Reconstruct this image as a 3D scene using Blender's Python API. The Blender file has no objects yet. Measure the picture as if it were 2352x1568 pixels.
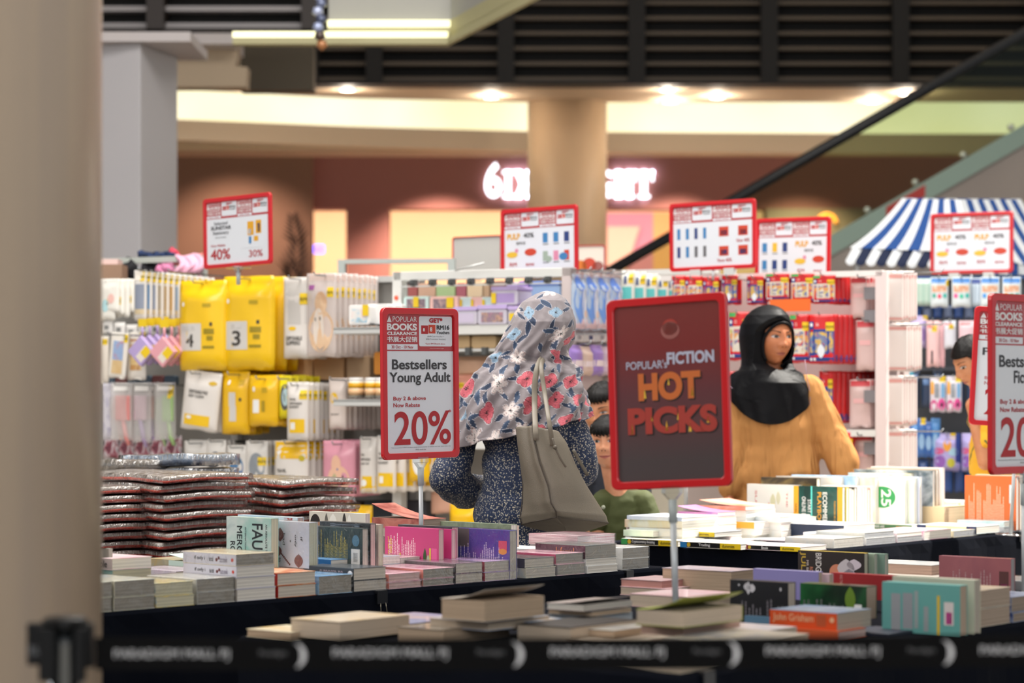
import bpy, bmesh, math, random
import numpy as np
from mathutils import Vector, Matrix
random.seed(7); np.random.seed(7)
SC = bpy.context.scene; COL = SC.collection
PI = math.pi; R = math.radians

# ------------------------------------------------------------------ camera, world, light
FPX, CX, HY, CH = 5500.0, 1176.0, 918.0, 1.28       # focal length in pixels, horizon row, camera height
cam_d = bpy.data.cameras.new('camera'); cam = bpy.data.objects.new('camera', cam_d); COL.objects.link(cam)
cam.location = (0, 0, CH); cam.rotation_euler = (PI/2, 0, 0)
cam_d.sensor_width = 36; cam_d.lens = FPX/2352*36; cam_d.shift_y = (HY-784)/2352
cam_d.clip_end = 200; cam_d.clip_start = 0.1
cam_d.dof.use_dof = True; cam_d.dof.focus_distance = 7.75; cam_d.dof.aperture_fstop = 2.9; cam_d.dof.aperture_blades = 9
SC.camera = cam
vs = SC.view_settings
SC.display_settings.display_device = 'sRGB'
vs.view_transform = 'Standard'; vs.look = 'None'; vs.gamma = 1; vs.use_curve_mapping = False; vs.exposure = 0.45
w = bpy.data.worlds.new('world'); SC.world = w; w.use_nodes = True
bg = w.node_tree.nodes['Background']; bg.inputs[0].default_value = (0.86, 0.93, 1.0, 1); bg.inputs[1].default_value = 0.42
SUN = Vector((0.52, 0.26, 0.82)).normalized()        # towards the sun, through the skylight
ld = bpy.data.lights.new('sun', 'SUN'); ld.energy = 7.0; ld.angle = R(0.6); ld.color = (1.0, 0.95, 0.86)
lo = bpy.data.objects.new('sun', ld); COL.objects.link(lo); lo.rotation_euler = SUN.to_track_quat('Z', 'Y').to_euler()
def area(name, loc, to, sx, sy, e, col):
    l = bpy.data.lights.new(name, 'AREA'); l.shape = 'RECTANGLE'; l.size = sx; l.size_y = sy; l.energy = e; l.color = col
    o = bpy.data.objects.new(name, l); COL.objects.link(o); o.location = loc
    o.rotation_euler = (Vector(loc)-Vector(to)).to_track_quat('Z', 'Y').to_euler(); return o
area('atrium_ceiling_light', (0.2, 9.6, 7.6), (0.2, 9.2, 0), 7, 6, 720, (1.0, 0.97, 0.93))
area('gallery_ceiling_light', (-4.2, 6.0, 4.6), (-1.2, 10.5, 1.0), 3.5, 3, 120, (1.0, 0.95, 0.9))
area('camera_fill_light', (0.5, -3.0, 4.6), (0, 9, 1.1), 6, 3, 180, (0.99, 0.96, 0.94))  # unseen fill light added behind the camera
area('mezzanine_ceiling_light', (1.0, 19.5, 8.3), (1.0, 22, 0), 12, 3, 60, (1.0, 0.93, 0.82))

for sx_, se_ in ((-3.4, 34), (-0.9, 110), (2.05, 110), (3.6, 70)):       # recessed shopfront spots; the one at the brown wall is added to brighten it
    l = bpy.data.lights.new('shopfront_spot', 'SPOT'); l.energy = se_*6; l.spot_size = R(95); l.spot_blend = 0.8; l.color = (1.0, 0.80, 0.62); l.shadow_soft_size = 0.05
    o = bpy.data.objects.new('shopfront_spot', l); COL.objects.link(o); o.location = (sx_, 28.25 if sx_ < -3 else 29.0, 4.42); o.rotation_euler = (R(30 if sx_ < -3 else 14), 0, 0)

# ------------------------------------------------------------------ helpers
def px(x, y, d): return Vector(((x-CX)/FPX*d, d, CH-(y-HY)/FPX*d))
def zpx(y, d): return CH-(y-HY)/FPX*d
def lin(c):
    if isinstance(c, str): c = [int(c[i:i+2], 16) for i in (0, 2, 4)]
    o = []
    for v in c[:3]:
        v /= 255.0
        o.append(v/12.92 if v <= 0.04045 else ((v+0.055)/1.055)**2.4)
    return (o[0], o[1], o[2], 1.0)
_M = {}
def nt(name):
    m = bpy.data.materials.new(name); m.use_nodes = True
    return m, m.node_tree, m.node_tree.nodes['Principled BSDF']
def mat(c, rough=0.5, metal=0.0, spec=0.5, emit=0.0, coat=0.0, alpha=1.0, name=None):
    k = (c if isinstance(c, str) else tuple(c), rough, metal, spec, emit, coat, alpha)
    if k in _M: return _M[k]
    m, t, b = nt(name or 'paint'); L = lin(c)
    b.inputs['Base Color'].default_value = L; b.inputs['Roughness'].default_value = rough; b.inputs['Metallic'].default_value = metal
    b.inputs['Specular IOR Level'].default_value = spec; b.inputs['Coat Weight'].default_value = coat; b.inputs['Coat Roughness'].default_value = 0.12
    b.inputs['Alpha'].default_value = alpha
    if emit: b.inputs['Emission Color'].default_value = L; b.inputs['Emission Strength'].default_value = emit
    _M[k] = m; return m
def coords(t, scale=(1, 1, 1), rot=(0, 0, 0), kind='Object'):
    tc = t.nodes.new('ShaderNodeTexCoord'); mp = t.nodes.new('ShaderNodeMapping')
    mp.inputs['Scale'].default_value = scale; mp.inputs['Rotation'].default_value = rot
    t.links.new(tc.outputs[kind], mp.inputs[0]); return mp.outputs[0]
def ramp(t, fac, stops, interp='LINEAR'):
    r = t.nodes.new('ShaderNodeValToRGB'); r.color_ramp.interpolation = interp
    e = r.color_ramp.elements
    while len(e) < len(stops): e.new(0.5)
    for i, (p, c) in enumerate(stops): e[i].position = p; e[i].color = lin(c)
    t.links.new(fac, r.inputs[0]); return r.outputs[0]
def bump(t, b, h, strength, dist=0.01):
    n = t.nodes.new('ShaderNodeBump'); n.inputs['Strength'].default_value = strength; n.inputs['Distance'].default_value = dist
    t.links.new(h, n.inputs['Height']); t.links.new(n.outputs[0], b.inputs['Normal'])
def noise(t, co, scale, detail=3, rough=0.5, dist=0.0):
    n = t.nodes.new('ShaderNodeTexNoise'); n.inputs['Scale'].default_value = scale; n.inputs['Detail'].default_value = detail
    n.inputs['Roughness'].default_value = rough; n.inputs['Distortion'].default_value = dist
    t.links.new(co, n.inputs['Vector']); return n.outputs[0]
def art(cols, scale=14, seed=0, rough=0.35, interp='LINEAR', stretch=(1, 1, 1), coat=0.2):
    """printed cover or card: blotchy illustration in the given colours"""
    k = ('art', tuple(cols), scale, seed, rough, interp, stretch)
    if k in _M: return _M[k]
    m, t, b = nt('printed_art'); co = coords(t, stretch)
    ad = t.nodes.new('ShaderNodeVectorMath'); ad.operation = 'ADD'; ad.inputs[1].default_value = (seed*3.7, seed*1.3, seed*2.1); t.links.new(co, ad.inputs[0])
    f = noise(t, ad.outputs[0], scale, 4, 0.55, 0.6)
    n = len(cols); st = [(0.28+0.44*i/max(1, n-1), c) for i, c in enumerate(cols)]
    t.links.new(ramp(t, f, st, interp), b.inputs['Base Color'])
    b.inputs['Roughness'].default_value = rough; b.inputs['Coat Weight'].default_value = coat
    _M[k] = m; return m
def page_mat(c, seed=0):
    k = ('page', c)
    if k in _M: return _M[k]
    m, t, b = nt('paper_pages'); co = coords(t, (3, 3, 900))
    f = noise(t, co, 1.0, 2); L = lin(c)
    dk = [int(c[i:i+2], 16)*0.86 for i in (0, 2, 4)]
    t.links.new(ramp(t, f, [(0.35, dk), (0.6, c)]), b.inputs['Base Color'])
    b.inputs['Roughness'].default_value = 0.85; b.inputs['Specular IOR Level'].default_value = 0.2
    bump(t, b, f, 0.25, 0.002); _M[k] = m; return m
def film(name='clear_film', tint='ffffff', gloss=0.2, rough=0.12, bscale=35, bstr=0.6):
    k = ('film', tint, gloss, rough, bscale, bstr)
    if k in _M: return _M[k]
    m = bpy.data.materials.new(name); m.use_nodes = True; t = m.node_tree; t.nodes.clear()
    o = t.nodes.new('ShaderNodeOutputMaterial'); mx = t.nodes.new('ShaderNodeMixShader'); tr = t.nodes.new('ShaderNodeBsdfTransparent'); g = t.nodes.new('ShaderNodeBsdfGlossy')
    tr.inputs[0].default_value = lin(tint); g.inputs['Roughness'].default_value = rough
    fr = t.nodes.new('ShaderNodeLayerWeight'); fr.inputs[0].default_value = gloss
    co = coords(t); h = noise(t, co, bscale, 3, 0.6, 1.2)
    n = t.nodes.new('ShaderNodeBump'); n.inputs['Strength'].default_value = bstr; n.inputs['Distance'].default_value = 0.01
    t.links.new(h, n.inputs['Height']); t.links.new(n.outputs[0], g.inputs['Normal']); t.links.new(n.outputs[0], fr.inputs['Normal'])
    t.links.new(fr.outputs['Facing'], mx.inputs[0]); t.links.new(tr.outputs[0], mx.inputs[1]); t.links.new(g.outputs[0], mx.inputs[2]); t.links.new(mx.outputs[0], o.inputs[0])
    _M[k] = m; return m

# text outlines, cached, fitted into a box on the plane of a matrix
_T = {}
def glyphs(s, bold=0.0, res=None):
    res = res or (7 if len(s) < 6 else 4 if len(s) < 16 else 2)
    k = (s, bold, res)
    if k in _T: return _T[k]
    c = bpy.data.curves.new('txt', 'FONT'); c.body = s; c.size = 1; c.resolution_u = res; c.fill_mode = 'FRONT'
    if bold: c.bevel_depth = bold; c.bevel_resolution = 0                # a heavier weight: the rim is laid flat afterwards
    o = bpy.data.objects.new('txt', c); COL.objects.link(o)
    dg = bpy.context.evaluated_depsgraph_get(); dg.update()
    me = bpy.data.meshes.new_from_object(o.evaluated_get(dg)); Z = [v.co.z for v in me.vertices]
    V = [(v.co.x, v.co.y) for v in me.vertices]; F = [tuple(p.vertices) for p in me.polygons if not bold or sum(Z[i] for i in p.vertices)/len(p.vertices) > bold*.25]
    bpy.data.objects.remove(o); bpy.data.curves.remove(c); bpy.data.meshes.remove(me)
    u = sorted({i for f in F for i in f}); r = {q: i for i, q in enumerate(u)}
    _T[k] = ([V[i] for i in u], [tuple(r[i] for i in f) for f in F]); return _T[k]

class MB:
    """collects shapes into one mesh"""
    def __init__(s): s.v = []; s.f = []; s.m = []; s.sm = []
    def add(s, V, F, M=None, mi=0, sm=False):
        o = len(s.v)
        for p in V:
            p = Vector(p); s.v.append(tuple(M @ p) if M is not None else tuple(p))
        for f in F: s.f.append(tuple(i+o for i in f)); s.m.append(mi); s.sm.append(sm)
        return s
    def box(s, x0, x1, y0, y1, z0, z1, M=None, mi=0):
        V = [(x0, y0, z0), (x1, y0, z0), (x1, y1, z0), (x0, y1, z0), (x0, y0, z1), (x1, y0, z1), (x1, y1, z1), (x0, y1, z1)]
        return s.add(V, [(0, 3, 2, 1), (4, 5, 6, 7), (0, 1, 5, 4), (1, 2, 6, 5), (2, 3, 7, 6), (3, 0, 4, 7)], M, mi)
    def poly(s, P, z0, z1, M=None, mi=0, sm=False):
        n = len(P); V = [(x, y, z0) for x, y in P]+[(x, y, z1) for x, y in P]
        F = [tuple(range(n-1, -1, -1)), tuple(range(n, 2*n))]+[(i, (i+1) % n, n+(i+1) % n, n+i) for i in range(n)]
        return s.add(V, F, M, mi, sm)
    def ring(s, A, B, z0, z1, M=None, mi=0):
        """frame between outline A and inner outline B (same count)"""
        n = len(A); V = [(x, y, z0) for x, y in A]+[(x, y, z0) for x, y in B]+[(x, y, z1) for x, y in A]+[(x, y, z1) for x, y in B]; F = []
        for i in range(n):
            j = (i+1) % n
            F += [(i, n+i, n+j, j), (2*n+i, 2*n+j, 3*n+j, 3*n+i), (i, j, 2*n+j, 2*n+i), (n+i, 3*n+i, 3*n+j, n+j)]
        return s.add(V, F, M, mi)
    def tube(s, pts, r, seg=8, M=None, mi=0, flat=None):
        P = [Vector(p) for p in pts]; n = len(P); rr = r if isinstance(r, (list, tuple)) else [r]*n; V = []; F = []; last = None
        for i, p in enumerate(P):
            t = (P[min(i+1, n-1)]-P[max(i-1, 0)]).normalized()
            if last is None:
                a = Vector((0, 0, 1)) if abs(t.z) < 0.9 else Vector((1, 0, 0)); u = t.cross(a).normalized()
            else: u = (last-t*last.dot(t)).normalized()
            last = u; v2 = t.cross(u)
            for k in range(seg):
                a = 2*PI*k/seg; V.append(p+u*math.cos(a)*rr[i]+v2*math.sin(a)*rr[i]*(flat or 1))
        for i in range(n-1):
            for k in range(seg):
                j = (k+1) % seg; F.append((i*seg+k, i*seg+j, (i+1)*seg+j, (i+1)*seg+k))
        F += [tuple(range(seg-1, -1, -1)), tuple(range((n-1)*seg, n*seg))]
        return s.add(V, F, M, mi, True)
    def lathe(s, prof, seg=24, M=None, mi=0):
        V = []; F = []; n = len(prof)
        for r, z in prof:
            for k in range(seg): V.append((r*math.cos(2*PI*k/seg), r*math.sin(2*PI*k/seg), z))
        for i in range(n-1):
            for k in range(seg):
                j = (k+1) % seg; F.append((i*seg+k, i*seg+j, (i+1)*seg+j, (i+1)*seg+k))
        F += [tuple(range(seg-1, -1, -1)), tuple(range((n-1)*seg, n*seg))]
        return s.add(V, F, M, mi, True)
    def grid(s, fn, nu, nv, M=None, mi=0, cu=False, sm=True):
        V = [fn(i/(nu if cu else nu-1), j/(nv-1)) for j in range(nv) for i in range(nu)]; F = []
        for j in range(nv-1):
            for i in range(nu if cu else nu-1):
                k = (i+1) % nu; F.append((j*nu+i, j*nu+k, (j+1)*nu+k, (j+1)*nu+i))
        return s.add(V, F, M, mi, sm)
    def ball(s, c, r, seg=16, rings=10, M=None, mi=0):
        r = r if isinstance(r, (list, tuple)) else (r, r, r); V = [(c[0], c[1], c[2]-r[2])]; F = []
        for j in range(1, rings):
            a = -PI/2+PI*j/rings
            for k in range(seg):
                b = 2*PI*k/seg; V.append((c[0]+r[0]*math.cos(a)*math.cos(b), c[1]+r[1]*math.cos(a)*math.sin(b), c[2]+r[2]*math.sin(a)))
        V.append((c[0], c[1], c[2]+r[2])); n = len(V)-1
        for k in range(seg):
            j = (k+1) % seg; F.append((0, 1+j, 1+k)); F.append((n, n-seg+k, n-seg+j))
            for q in range(rings-2): F.append((1+q*seg+k, 1+q*seg+j, 1+(q+1)*seg+j, 1+(q+1)*seg+k))
        return s.add(V, F, M, mi, True)
    def cap(s, p0, r0, p1, r1, seg=14):
        """tapered limb piece with round ends"""
        p0 = Vector(p0); p1 = Vector(p1); t = (p1-p0).normalized(); Q = t.to_track_quat('Z', 'Y'); L = (p1-p0).length; prof = []
        for i in range(7):
            a = -PI/2+PI/2*i/6; prof.append((max(1e-4, r0*math.cos(a)), r0*math.sin(a)))
        for i in range(7):
            a = PI/2*i/6; prof.append((max(1e-4, r1*math.cos(a)), L+r1*math.sin(a)))
        return s.lathe(prof, seg, Matrix.Translation(p0) @ Q.to_matrix().to_4x4())
    def quad(s, x0, x1, y0, y1, z=0, M=None, mi=0):
        return s.add([(x0, y0, z), (x1, y0, z), (x1, y1, z), (x0, y1, z)], [(0, 1, 2, 3)], M, mi)
    def text(s, tx, x0, y0, x1, y1, M=None, mi=0, z=0.0, bold=0.0):
        V, F = glyphs(tx, bold if bold >= .005 else 0)
        if not V: return s
        xs = [p[0] for p in V]; ys = [p[1] for p in V]; ax, bx, ay, by = min(xs), max(xs), min(ys), max(ys)
        W = [(x0+(x-ax)/(bx-ax or 1)*(x1-x0), y0+(y-ay)/(by-ay or 1)*(y1-y0), z) for x, y in V]
        return s.add(W, F, M, mi)
    def mesh(s, name, mats):
        me = bpy.data.meshes.new(name); me.from_pydata(s.v, [], s.f)
        for m in (mats if isinstance(mats, (list, tuple)) else [mats]): me.materials.append(m)
        me.polygons.foreach_set('material_index', s.m); me.polygons.foreach_set('use_smooth', s.sm); me.update(); return me
    def build(s, name, mats, parent=None, bevel=0.0, smooth=None):
        me = s.mesh(name, mats)
        if smooth: me.polygons.foreach_set('use_smooth', [True]*len(me.polygons))
        o = bpy.data.objects.new(name, me); COL.objects.link(o); o.parent = parent
        if bevel:
            b = o.modifiers.new('bevel', 'BEVEL'); b.width = bevel; b.segments = 2; b.limit_method = 'ANGLE'; b.harden_normals = False
        return o
def rrect(w, h, r, n=5, cx=0, cy=0):
    P = []
    for sx, sy, a0 in ((1, -1, -90), (1, 1, 0), (-1, 1, 90), (-1, -1, 180)):
        for i in range(n+1):
            a = R(a0+90*i/n); P.append((cx+sx*(w/2-r)+r*math.cos(a), cy+sy*(h/2-r)+r*math.sin(a)))
    return P
_LAB = {}
def tag(o, label, cat, group=None, kind=None):
    o['label'] = label; o['category'] = cat
    if group: o['group'] = group
    if kind: o['kind'] = kind
    _LAB.setdefault(label, []).append((o.name, group)); return o
def thing(name, label, cat, loc=(0, 0, 0), rz=0.0, group=None, rot=None):
    o = bpy.data.objects.new(name, None); o.empty_display_size = 0.05; COL.objects.link(o)
    o.location = loc; o.rotation_euler = rot if rot else (0, 0, rz); return tag(o, label, cat, group)
def struct(name, mb, m, bevel=0):
    o = mb.build(name, m, None, bevel); o['kind'] = 'structure'; return o
def dup(root, loc, label, rz=None, group=None):
    """a copy of a thing with copies of its parts and sub-parts"""
    r = root.copy(); COL.objects.link(r); r.location = loc
    if rz is not None: r.rotation_euler = (root.rotation_euler[0], root.rotation_euler[1], rz)
    tag(r, label, root['category'], group or root.get('group'))
    for ch in list(root.children):
        c = ch.copy(); COL.objects.link(c); c.parent = r
        for g in list(ch.children):
            e = g.copy(); COL.objects.link(e); e.parent = c
    return r
def remesh(mb, voxel, smooth=6, name='m'):
    """one continuous surface from overlapping solids"""
    me = mb.mesh(name, []); o = bpy.data.objects.new(name, me); COL.objects.link(o)
    r = o.modifiers.new('r', 'REMESH'); r.mode = 'VOXEL'; r.voxel_size = voxel; r.use_smooth_shade = True
    if smooth:
        sm = o.modifiers.new('s', 'SMOOTH'); sm.factor = 0.5; sm.iterations = smooth
    dg = bpy.context.evaluated_depsgraph_get(); dg.update()
    out = bpy.data.meshes.new_from_object(o.evaluated_get(dg)); out.name = name
    bpy.data.objects.remove(o); bpy.data.meshes.remove(me); return out
def link(name, me, m, parent, smooth=True):
    me.materials.clear()
    for q in (m if isinstance(m, (list, tuple)) else [m]): me.materials.append(q)
    if smooth: me.polygons.foreach_set('use_smooth', [True]*len(me.polygons))
    o = bpy.data.objects.new(name, me); COL.objects.link(o); o.parent = parent; return o
# ------------------------------------------------------------------ the mall
def X_(x, d): return (x-CX)/FPX*d
m, t, b = nt('floor_tile'); co = coords(t, (1, 1, 1)); f = noise(t, co, 0.6, 4)
t.links.new(ramp(t, f, [(0.3, 'a39a8e'), (0.7, 'b6ada1')]), b.inputs['Base Color']); b.inputs['Roughness'].default_value = 0.22
struct('floor', MB().box(-26, 26, -10, 40, -0.1, 0), m)
m_ceil = mat('d8d2c8', 0.9)
hx0, hx1, hy0, hy1 = 7.40, 10.2, 12.1, 17.2
r = MB(); r.box(-26, hx0, -10, 40, 12, 12.3); r.box(hx1, 26, -10, 40, 12, 12.3); r.box(hx0, hx1, -10, hy0, 12, 12.3); r.box(hx0, hx1, hy1, 40, 12, 12.3)
struct('ceiling', r, m_ceil)
struct('wall_back', MB().box(-26, 26, 36, 36.2, 0, 12), mat('a89a8a', 0.8)); struct('wall_left', MB().box(-13.2, -13, 12, 36, 0, 12), mat('b3a798', 0.8))
beige = mat('b39c84', 0.7); beige_l = mat('cdb9a0', 0.75); dark = mat('0c0907', 0.8); slat_m = mat('55483a', 0.6)
# walkway soffit, light cove and bulkhead, gently curved
soff = MB(); E_ = [(150, 24.45), (380, 24.5), (800, 25.25), (1213, 25.6), (2000, 25.6), (2500, 25.6)]
soff.poly([(X_(150, 24.4)-3, 24.36), (12, 24.36), (12, 25.6)]+[(X_(x, d), d) for x, d in E_[::-1]]+[(X_(150, 24.4)-3, 24.45)], 4.46, 4.6); struct('trim_1', soff, mat('d9c2a6', 0.7))
soff = MB(); soff.box(-9, 12, 27.32, 28.0, 4.12, 4.29); struct('trim_2', soff, mat('b79c86', 0.7))
path = [(150, 25.5), (380, 25.75), (800, 26.45), (1213, 26.95), (1600, 27.1), (2000, 27.2), (2500, 27.2)]
def band(z0, z1, off, th):
    q = MB(); P = [(X_(x, d), d+off) for x, d in path]; n = len(P)
    V = [(x, y, z) for z in (z0, z1) for x, y in P]+[(x, y+th, z) for z in (z0, z1) for x, y in P]; F = []
    for i in range(n-1):
        F += [(i, i+1, n+i+1, n+i), (2*n+i+1, 2*n+i, 3*n+i, 3*n+i+1), (n+i, n+i+1, 3*n+i+1, 3*n+i), (i+1, i, 2*n+i, 2*n+i+1)]
    return q.add(V, F)
m, t, b = nt('lit_cove_face'); co = coords(t, (1, 1, 1)); n_ = noise(t, co, 0.7, 2)
b.inputs['Base Color'].default_value = lin('efe9c8'); t.links.new(ramp(t, n_, [(0.3, 'e8e2b4'), (0.7, 'fbf6dc')]), b.inputs['Emission Color']); b.inputs['Emission Strength'].default_value = 0.78  # glow stands in for the cove face lit by hidden lamps
o = band(4.29, 5.0, 0.25, 0.05).build('cove_light', m); tag(o, 'long curved cream light cove glowing above the shopfront', 'light')
struct('trim_3', band(4.08, 4.30, 0.0, 0.22), mat('dcc6aa', 0.75))
# shopfront
mauve = mat('9a625b', 0.75); brown = mat('86604e', 0.8)
q = MB(); q.box(X_(380, 29.6)-6, X_(716, 29.6), 29.6, 29.9, 0, 4.6); o = struct('wall_brown', q, brown)
lf = MB()                                                            # palm frond mural printed on the brown wall
def frond(cx, cy, s, ang, nl=7):
    for k in range(nl):
        for sd in (-1, 1):
            by = k/nl*s*1.2; a = sd*R(52-3*k); L = s*(0.75-0.06*k); dx, dy = math.sin(a), math.cos(a); wd = 0.055*s
            pts = [(0, by), (dx*L*0.4-dy*wd, by+dy*L*0.4+dx*wd), (dx*L, by+dy*L), (dx*L*0.4+dy*wd, by+dy*L*0.4-dx*wd)]
            ca, sa = math.cos(ang), math.sin(ang)
            lf.add([(cx+x*ca-y*sa, 29.592, cy+x*sa+y*ca) for x, y in pts], [(0, 1, 2, 3)])
for (fx, fy, s, a) in ((682, 560, 0.30, 0.15), (676, 640, 0.42, -0.1), (690, 700, 0.45, 0.25)): frond(X_(fx, 29.6), zpx(fy, 29.6), s, a)
pm = lf.build('palm_mural', mat('2e1a12', 0.85)); tag(pm, 'dark palm frond mural on the brown wall beside the shop entrance', 'mural')
q = MB(); q.box(X_(716, 30), 12, 30, 30.4, zpx(479, 30), 4.62); q.box(X_(795, 30), X_(893, 30), 30.0, 30.4, 0, zpx(479, 30)); struct('wall_shopfront', q, mauve)
struct('wall_side_shop', MB().box(X_(1760, 30), 12, 29.97, 30.4, 0, zpx(479, 30)), mat('8d7a69', 0.7))
peach = mat('f0c9a0', 0.8)
q = MB(); q.box(-4, 12, 33.6, 33.8, 0, 4.1); q.box(-4.2, -4, 30.4, 33.8, 0, 4.1); struct('wall_shop_interior', q, peach)
q = MB(); q.box(X_(1385, 33.5), X_(1500, 33.5), 33.50, 33.58, 0, 3.9); q.add([(X_(1395, 33.4), 33.45, 2.2), (X_(1470, 33.4), 33.45, 3.7), (X_(1395, 33.4), 33.45, 3.7)], [(0, 1, 2)], mi=1)
tag(q.build('wall_panel', [mat('d9849a', 0.6), mat('f1b9a6', 0.6)]), 'pink display panel inside the shop beside the beige pillar', 'panel')
q = MB(); q.box(X_(1500, 33.5), X_(1580, 33.5), 33.50, 33.58, 0, 3.9); tag(q.build('wall_panel', mat('e7a468', 0.6)), 'orange display panel inside the shop next to the pink panel', 'panel')
area('shop_light', (0, 31.6, 4.0), (0, 32.6, 1.5), 9, 1.5, 230, (1.0, 0.84, 0.70))
# lit shop sign: slab letters, standing in full behind the pillar
lw = mat('eef3ff', 0.5, emit=2.6)
sg = thing('shop_sign', 'white glowing shop name letters on the mauve fascia behind the pillar', 'sign', (0, 29.98, 0))
def letter(ch, x0, x1, y0, y1):
    q = MB(); u = lambda x: X_(x, 30); a, b_, c, d = u(x0), u(x1), zpx(y1, 30), zpx(y0, 30); W = b_-a; H = d-c; s = 0.085*H
    bx = lambda xa, xb, za, zb: q.box(a+xa*W, a+xb*W, -0.05, 0, c+za*H, c+zb*H)
    if ch == '6': q.text('6', a, c, b_, d, Matrix.Rotation(PI/2, 4, 'X') @ Matrix.Translation((0, 0, 0.05)), bold=0.02)
    elif ch == 'I': bx(.28, .72, 0, 1); bx(.02, .98, 0, .1); bx(.02, .98, .9, 1)
    elif ch in 'EHT':
        if ch == 'E': bx(.12, .42, 0, 1); bx(.0, .95, 0, .12); bx(0, .95, .88, 1); bx(.3, .75, .45, .56); bx(.82, .95, 0, .34); bx(.82, .95, .66, 1)
        if ch == 'H':
            for k in (.08, .62): bx(k, k+.3, 0, 1); bx(k-.08, k+.38, 0, .1); bx(k-.08, k+.38, .9, 1)
            bx(.2, .8, .44, .56)
        if ch == 'T': bx(.35, .65, 0, 1); bx(.2, .8, 0, .1); bx(0, 1, .86, 1); bx(0, .12, .62, 1); bx(.88, 1, .62, 1)
    elif ch == 'X':
        for sgn in (0, 1):
            P = [(0.08, 0), (0.40, 0), (0.92, 1), (0.60, 1)]
            q.poly([(a+(1-x if sgn else x)*W, z*H+c) for x, z in P], 0, 0.05, Matrix(((1, 0, 0, 0), (0, 0, -1, 0), (0, 1, 0, 0), (0, 0, 0, 1))))
        for k in (0, .6): bx(k, k+.4, 0, .1); bx(k, k+.4, .9, 1)
    elif ch == 'G': q.text('G', a, c, b_, d, Matrix.Rotation(PI/2, 4, 'X') @ Matrix.Translation((0, 0, 0.05)), bold=0.03)
    q.build('letter', lw, sg)
for a_ in (('6', 1114, 1152, 374, 455), ('I', 1154, 1180, 393, 455), ('X', 1178, 1228, 393, 455), ('E', 1232, 1268, 393, 455), ('I', 1272, 1296, 393, 455), ('G', 1352, 1408, 391, 456), ('H', 1410, 1456, 393, 455), ('T', 1456, 1501, 393, 455)): letter(*a_)
# neon shapes in the shop
o = MB().tube([(X_(717, 30.5), 30.5, zpx(572, 30.5)), (X_(744, 30.5), 30.5, zpx(572, 30.5))], 0.055, 10).build('neon_light', mat('8a70ff', 0.4, emit=2.6)); tag(o, 'violet neon tube glowing just inside the shop entrance', 'light')
arc = [(X_(1900, 29.93)+0.11*math.cos(R(a)), 29.945, zpx(512, 29.93)+0.11*math.sin(R(a))) for a in range(0, 181, 20)]
o = MB().tube(arc, 0.025, 8).build('neon_light', mat('ff9a3a', 0.4, emit=2.4)); tag(o, 'small orange neon arch glowing beneath the escalator', 'light')
# round beige pillar
struct('pillar_1', MB().lathe([(0.425, 0), (0.425, 4.47)], 48, Matrix.Translation((X_(1303, 25.7), 25.7, 0))), mat('bfa587', 0.5))
# mezzanine slat wall
q = MB(); q.box(X_(705, 24), 9, 24.25, 24.35, zpx(192, 24), 5.9); struct('wall_mezzanine', q, dark)
q = MB(); s_ = 24/FPX
for k in range(8):
    yy = 178-35*k; q.box(X_(712, 24), 9, 24.10, 24.22, zpx(yy+4, 24), zpx(yy-5, 24))
struct('trim_4', q, slat_m)
q = MB()
for xx in (718, 860, 1163, 1464, 1768, 2070, 2380): q.box(X_(xx-20 if xx > 720 else 705, 24), X_(xx+18 if xx > 720 else 730, 24), 23.98, 24.2, zpx(192, 24), 5.9)
q.box(X_(705, 24), 9, 23.96, 24.2, zpx(194, 24), zpx(186, 24)); struct('trim_5', q, mat('120d0a', 0.7))
# lower gallery at the side with its own slats
q = MB(); q.box(-8, X_(736, 20), 20.3, 20.4, zpx(72, 20), 5.0); struct('wall_gallery', q, dark)
q = MB()
for yy in (53, 14, -26): q.box(-8, X_(733, 20), 20.12, 20.26, zpx(yy+6, 20), zpx(yy-6, 20))
struct('trim_6', q, mat('a8a3a4', 0.5))
q = MB()
for xx in (356, 712): q.box(X_(xx-20, 20), X_(xx+20, 20), 20.0, 20.3, zpx(72, 20), 5.0)
q.box(-8, X_(733, 20), 20.0, 20.3, zpx(72, 20), zpx(66, 20)); struct('trim_7', q, mat('2b201b', 0.5))
q = MB(); q.box(-8, X_(535, 19.8), 19.8, 20.6, zpx(101, 19.8), zpx(76, 19.8)); struct('beam_1', q, mat('c7bfbe', 0.6))
q = MB(); q.poly([(X_(360, 20), zpx(100, 20)), (X_(542, 20), zpx(100, 20)), (X_(542, 20), zpx(130, 20)), (X_(536, 20), zpx(148, 20)), (X_(565, 20), zpx(150, 20)), (X_(562, 20), zpx(196, 20)), (X_(360, 20), zpx(196, 20))], 0, 0.25, Matrix(((1, 0, 0, 0), (0, 0, 1, 20.1), (0, 1, 0, 0), (0, 0, 0, 1))))
struct('beam_2', q, mat('b9a58c', 0.75))
q = MB(); q.poly([(X_(545, 22), zpx(95, 22)), (X_(715, 22), zpx(95, 22)), (X_(715, 22), zpx(200, 22)), (X_(545, 22), zpx(200, 22))], 0, 0.3, Matrix(((1, 0, 0, 0), (0, 0, 1, 22.2), (0, 1, 0, 0), (0, 0, 0, 1)))); struct('beam_3', q, mat('5e564a', 0.8))
# square grey column with a darker return
M_ = Matrix.Translation((X_(292, 17), 17.35, 0)) @ Matrix.Rotation(R(-14), 4, 'Z')
q = MB(); q.box(-0.19, 0.19, -0.35, 0.35, 0, zpx(100, 17), M_); struct('column_1', q, mat('b5b2b5', 0.55), 0.01)
q = MB(); q.box(-0.8, 0.5, -0.45, 0.5, zpx(100, 17), zpx(78, 17), Matrix.Translation((X_(280, 17), 17.35, 0))); struct('beam_4', q, mat('bdb6b6', 0.6))
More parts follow.
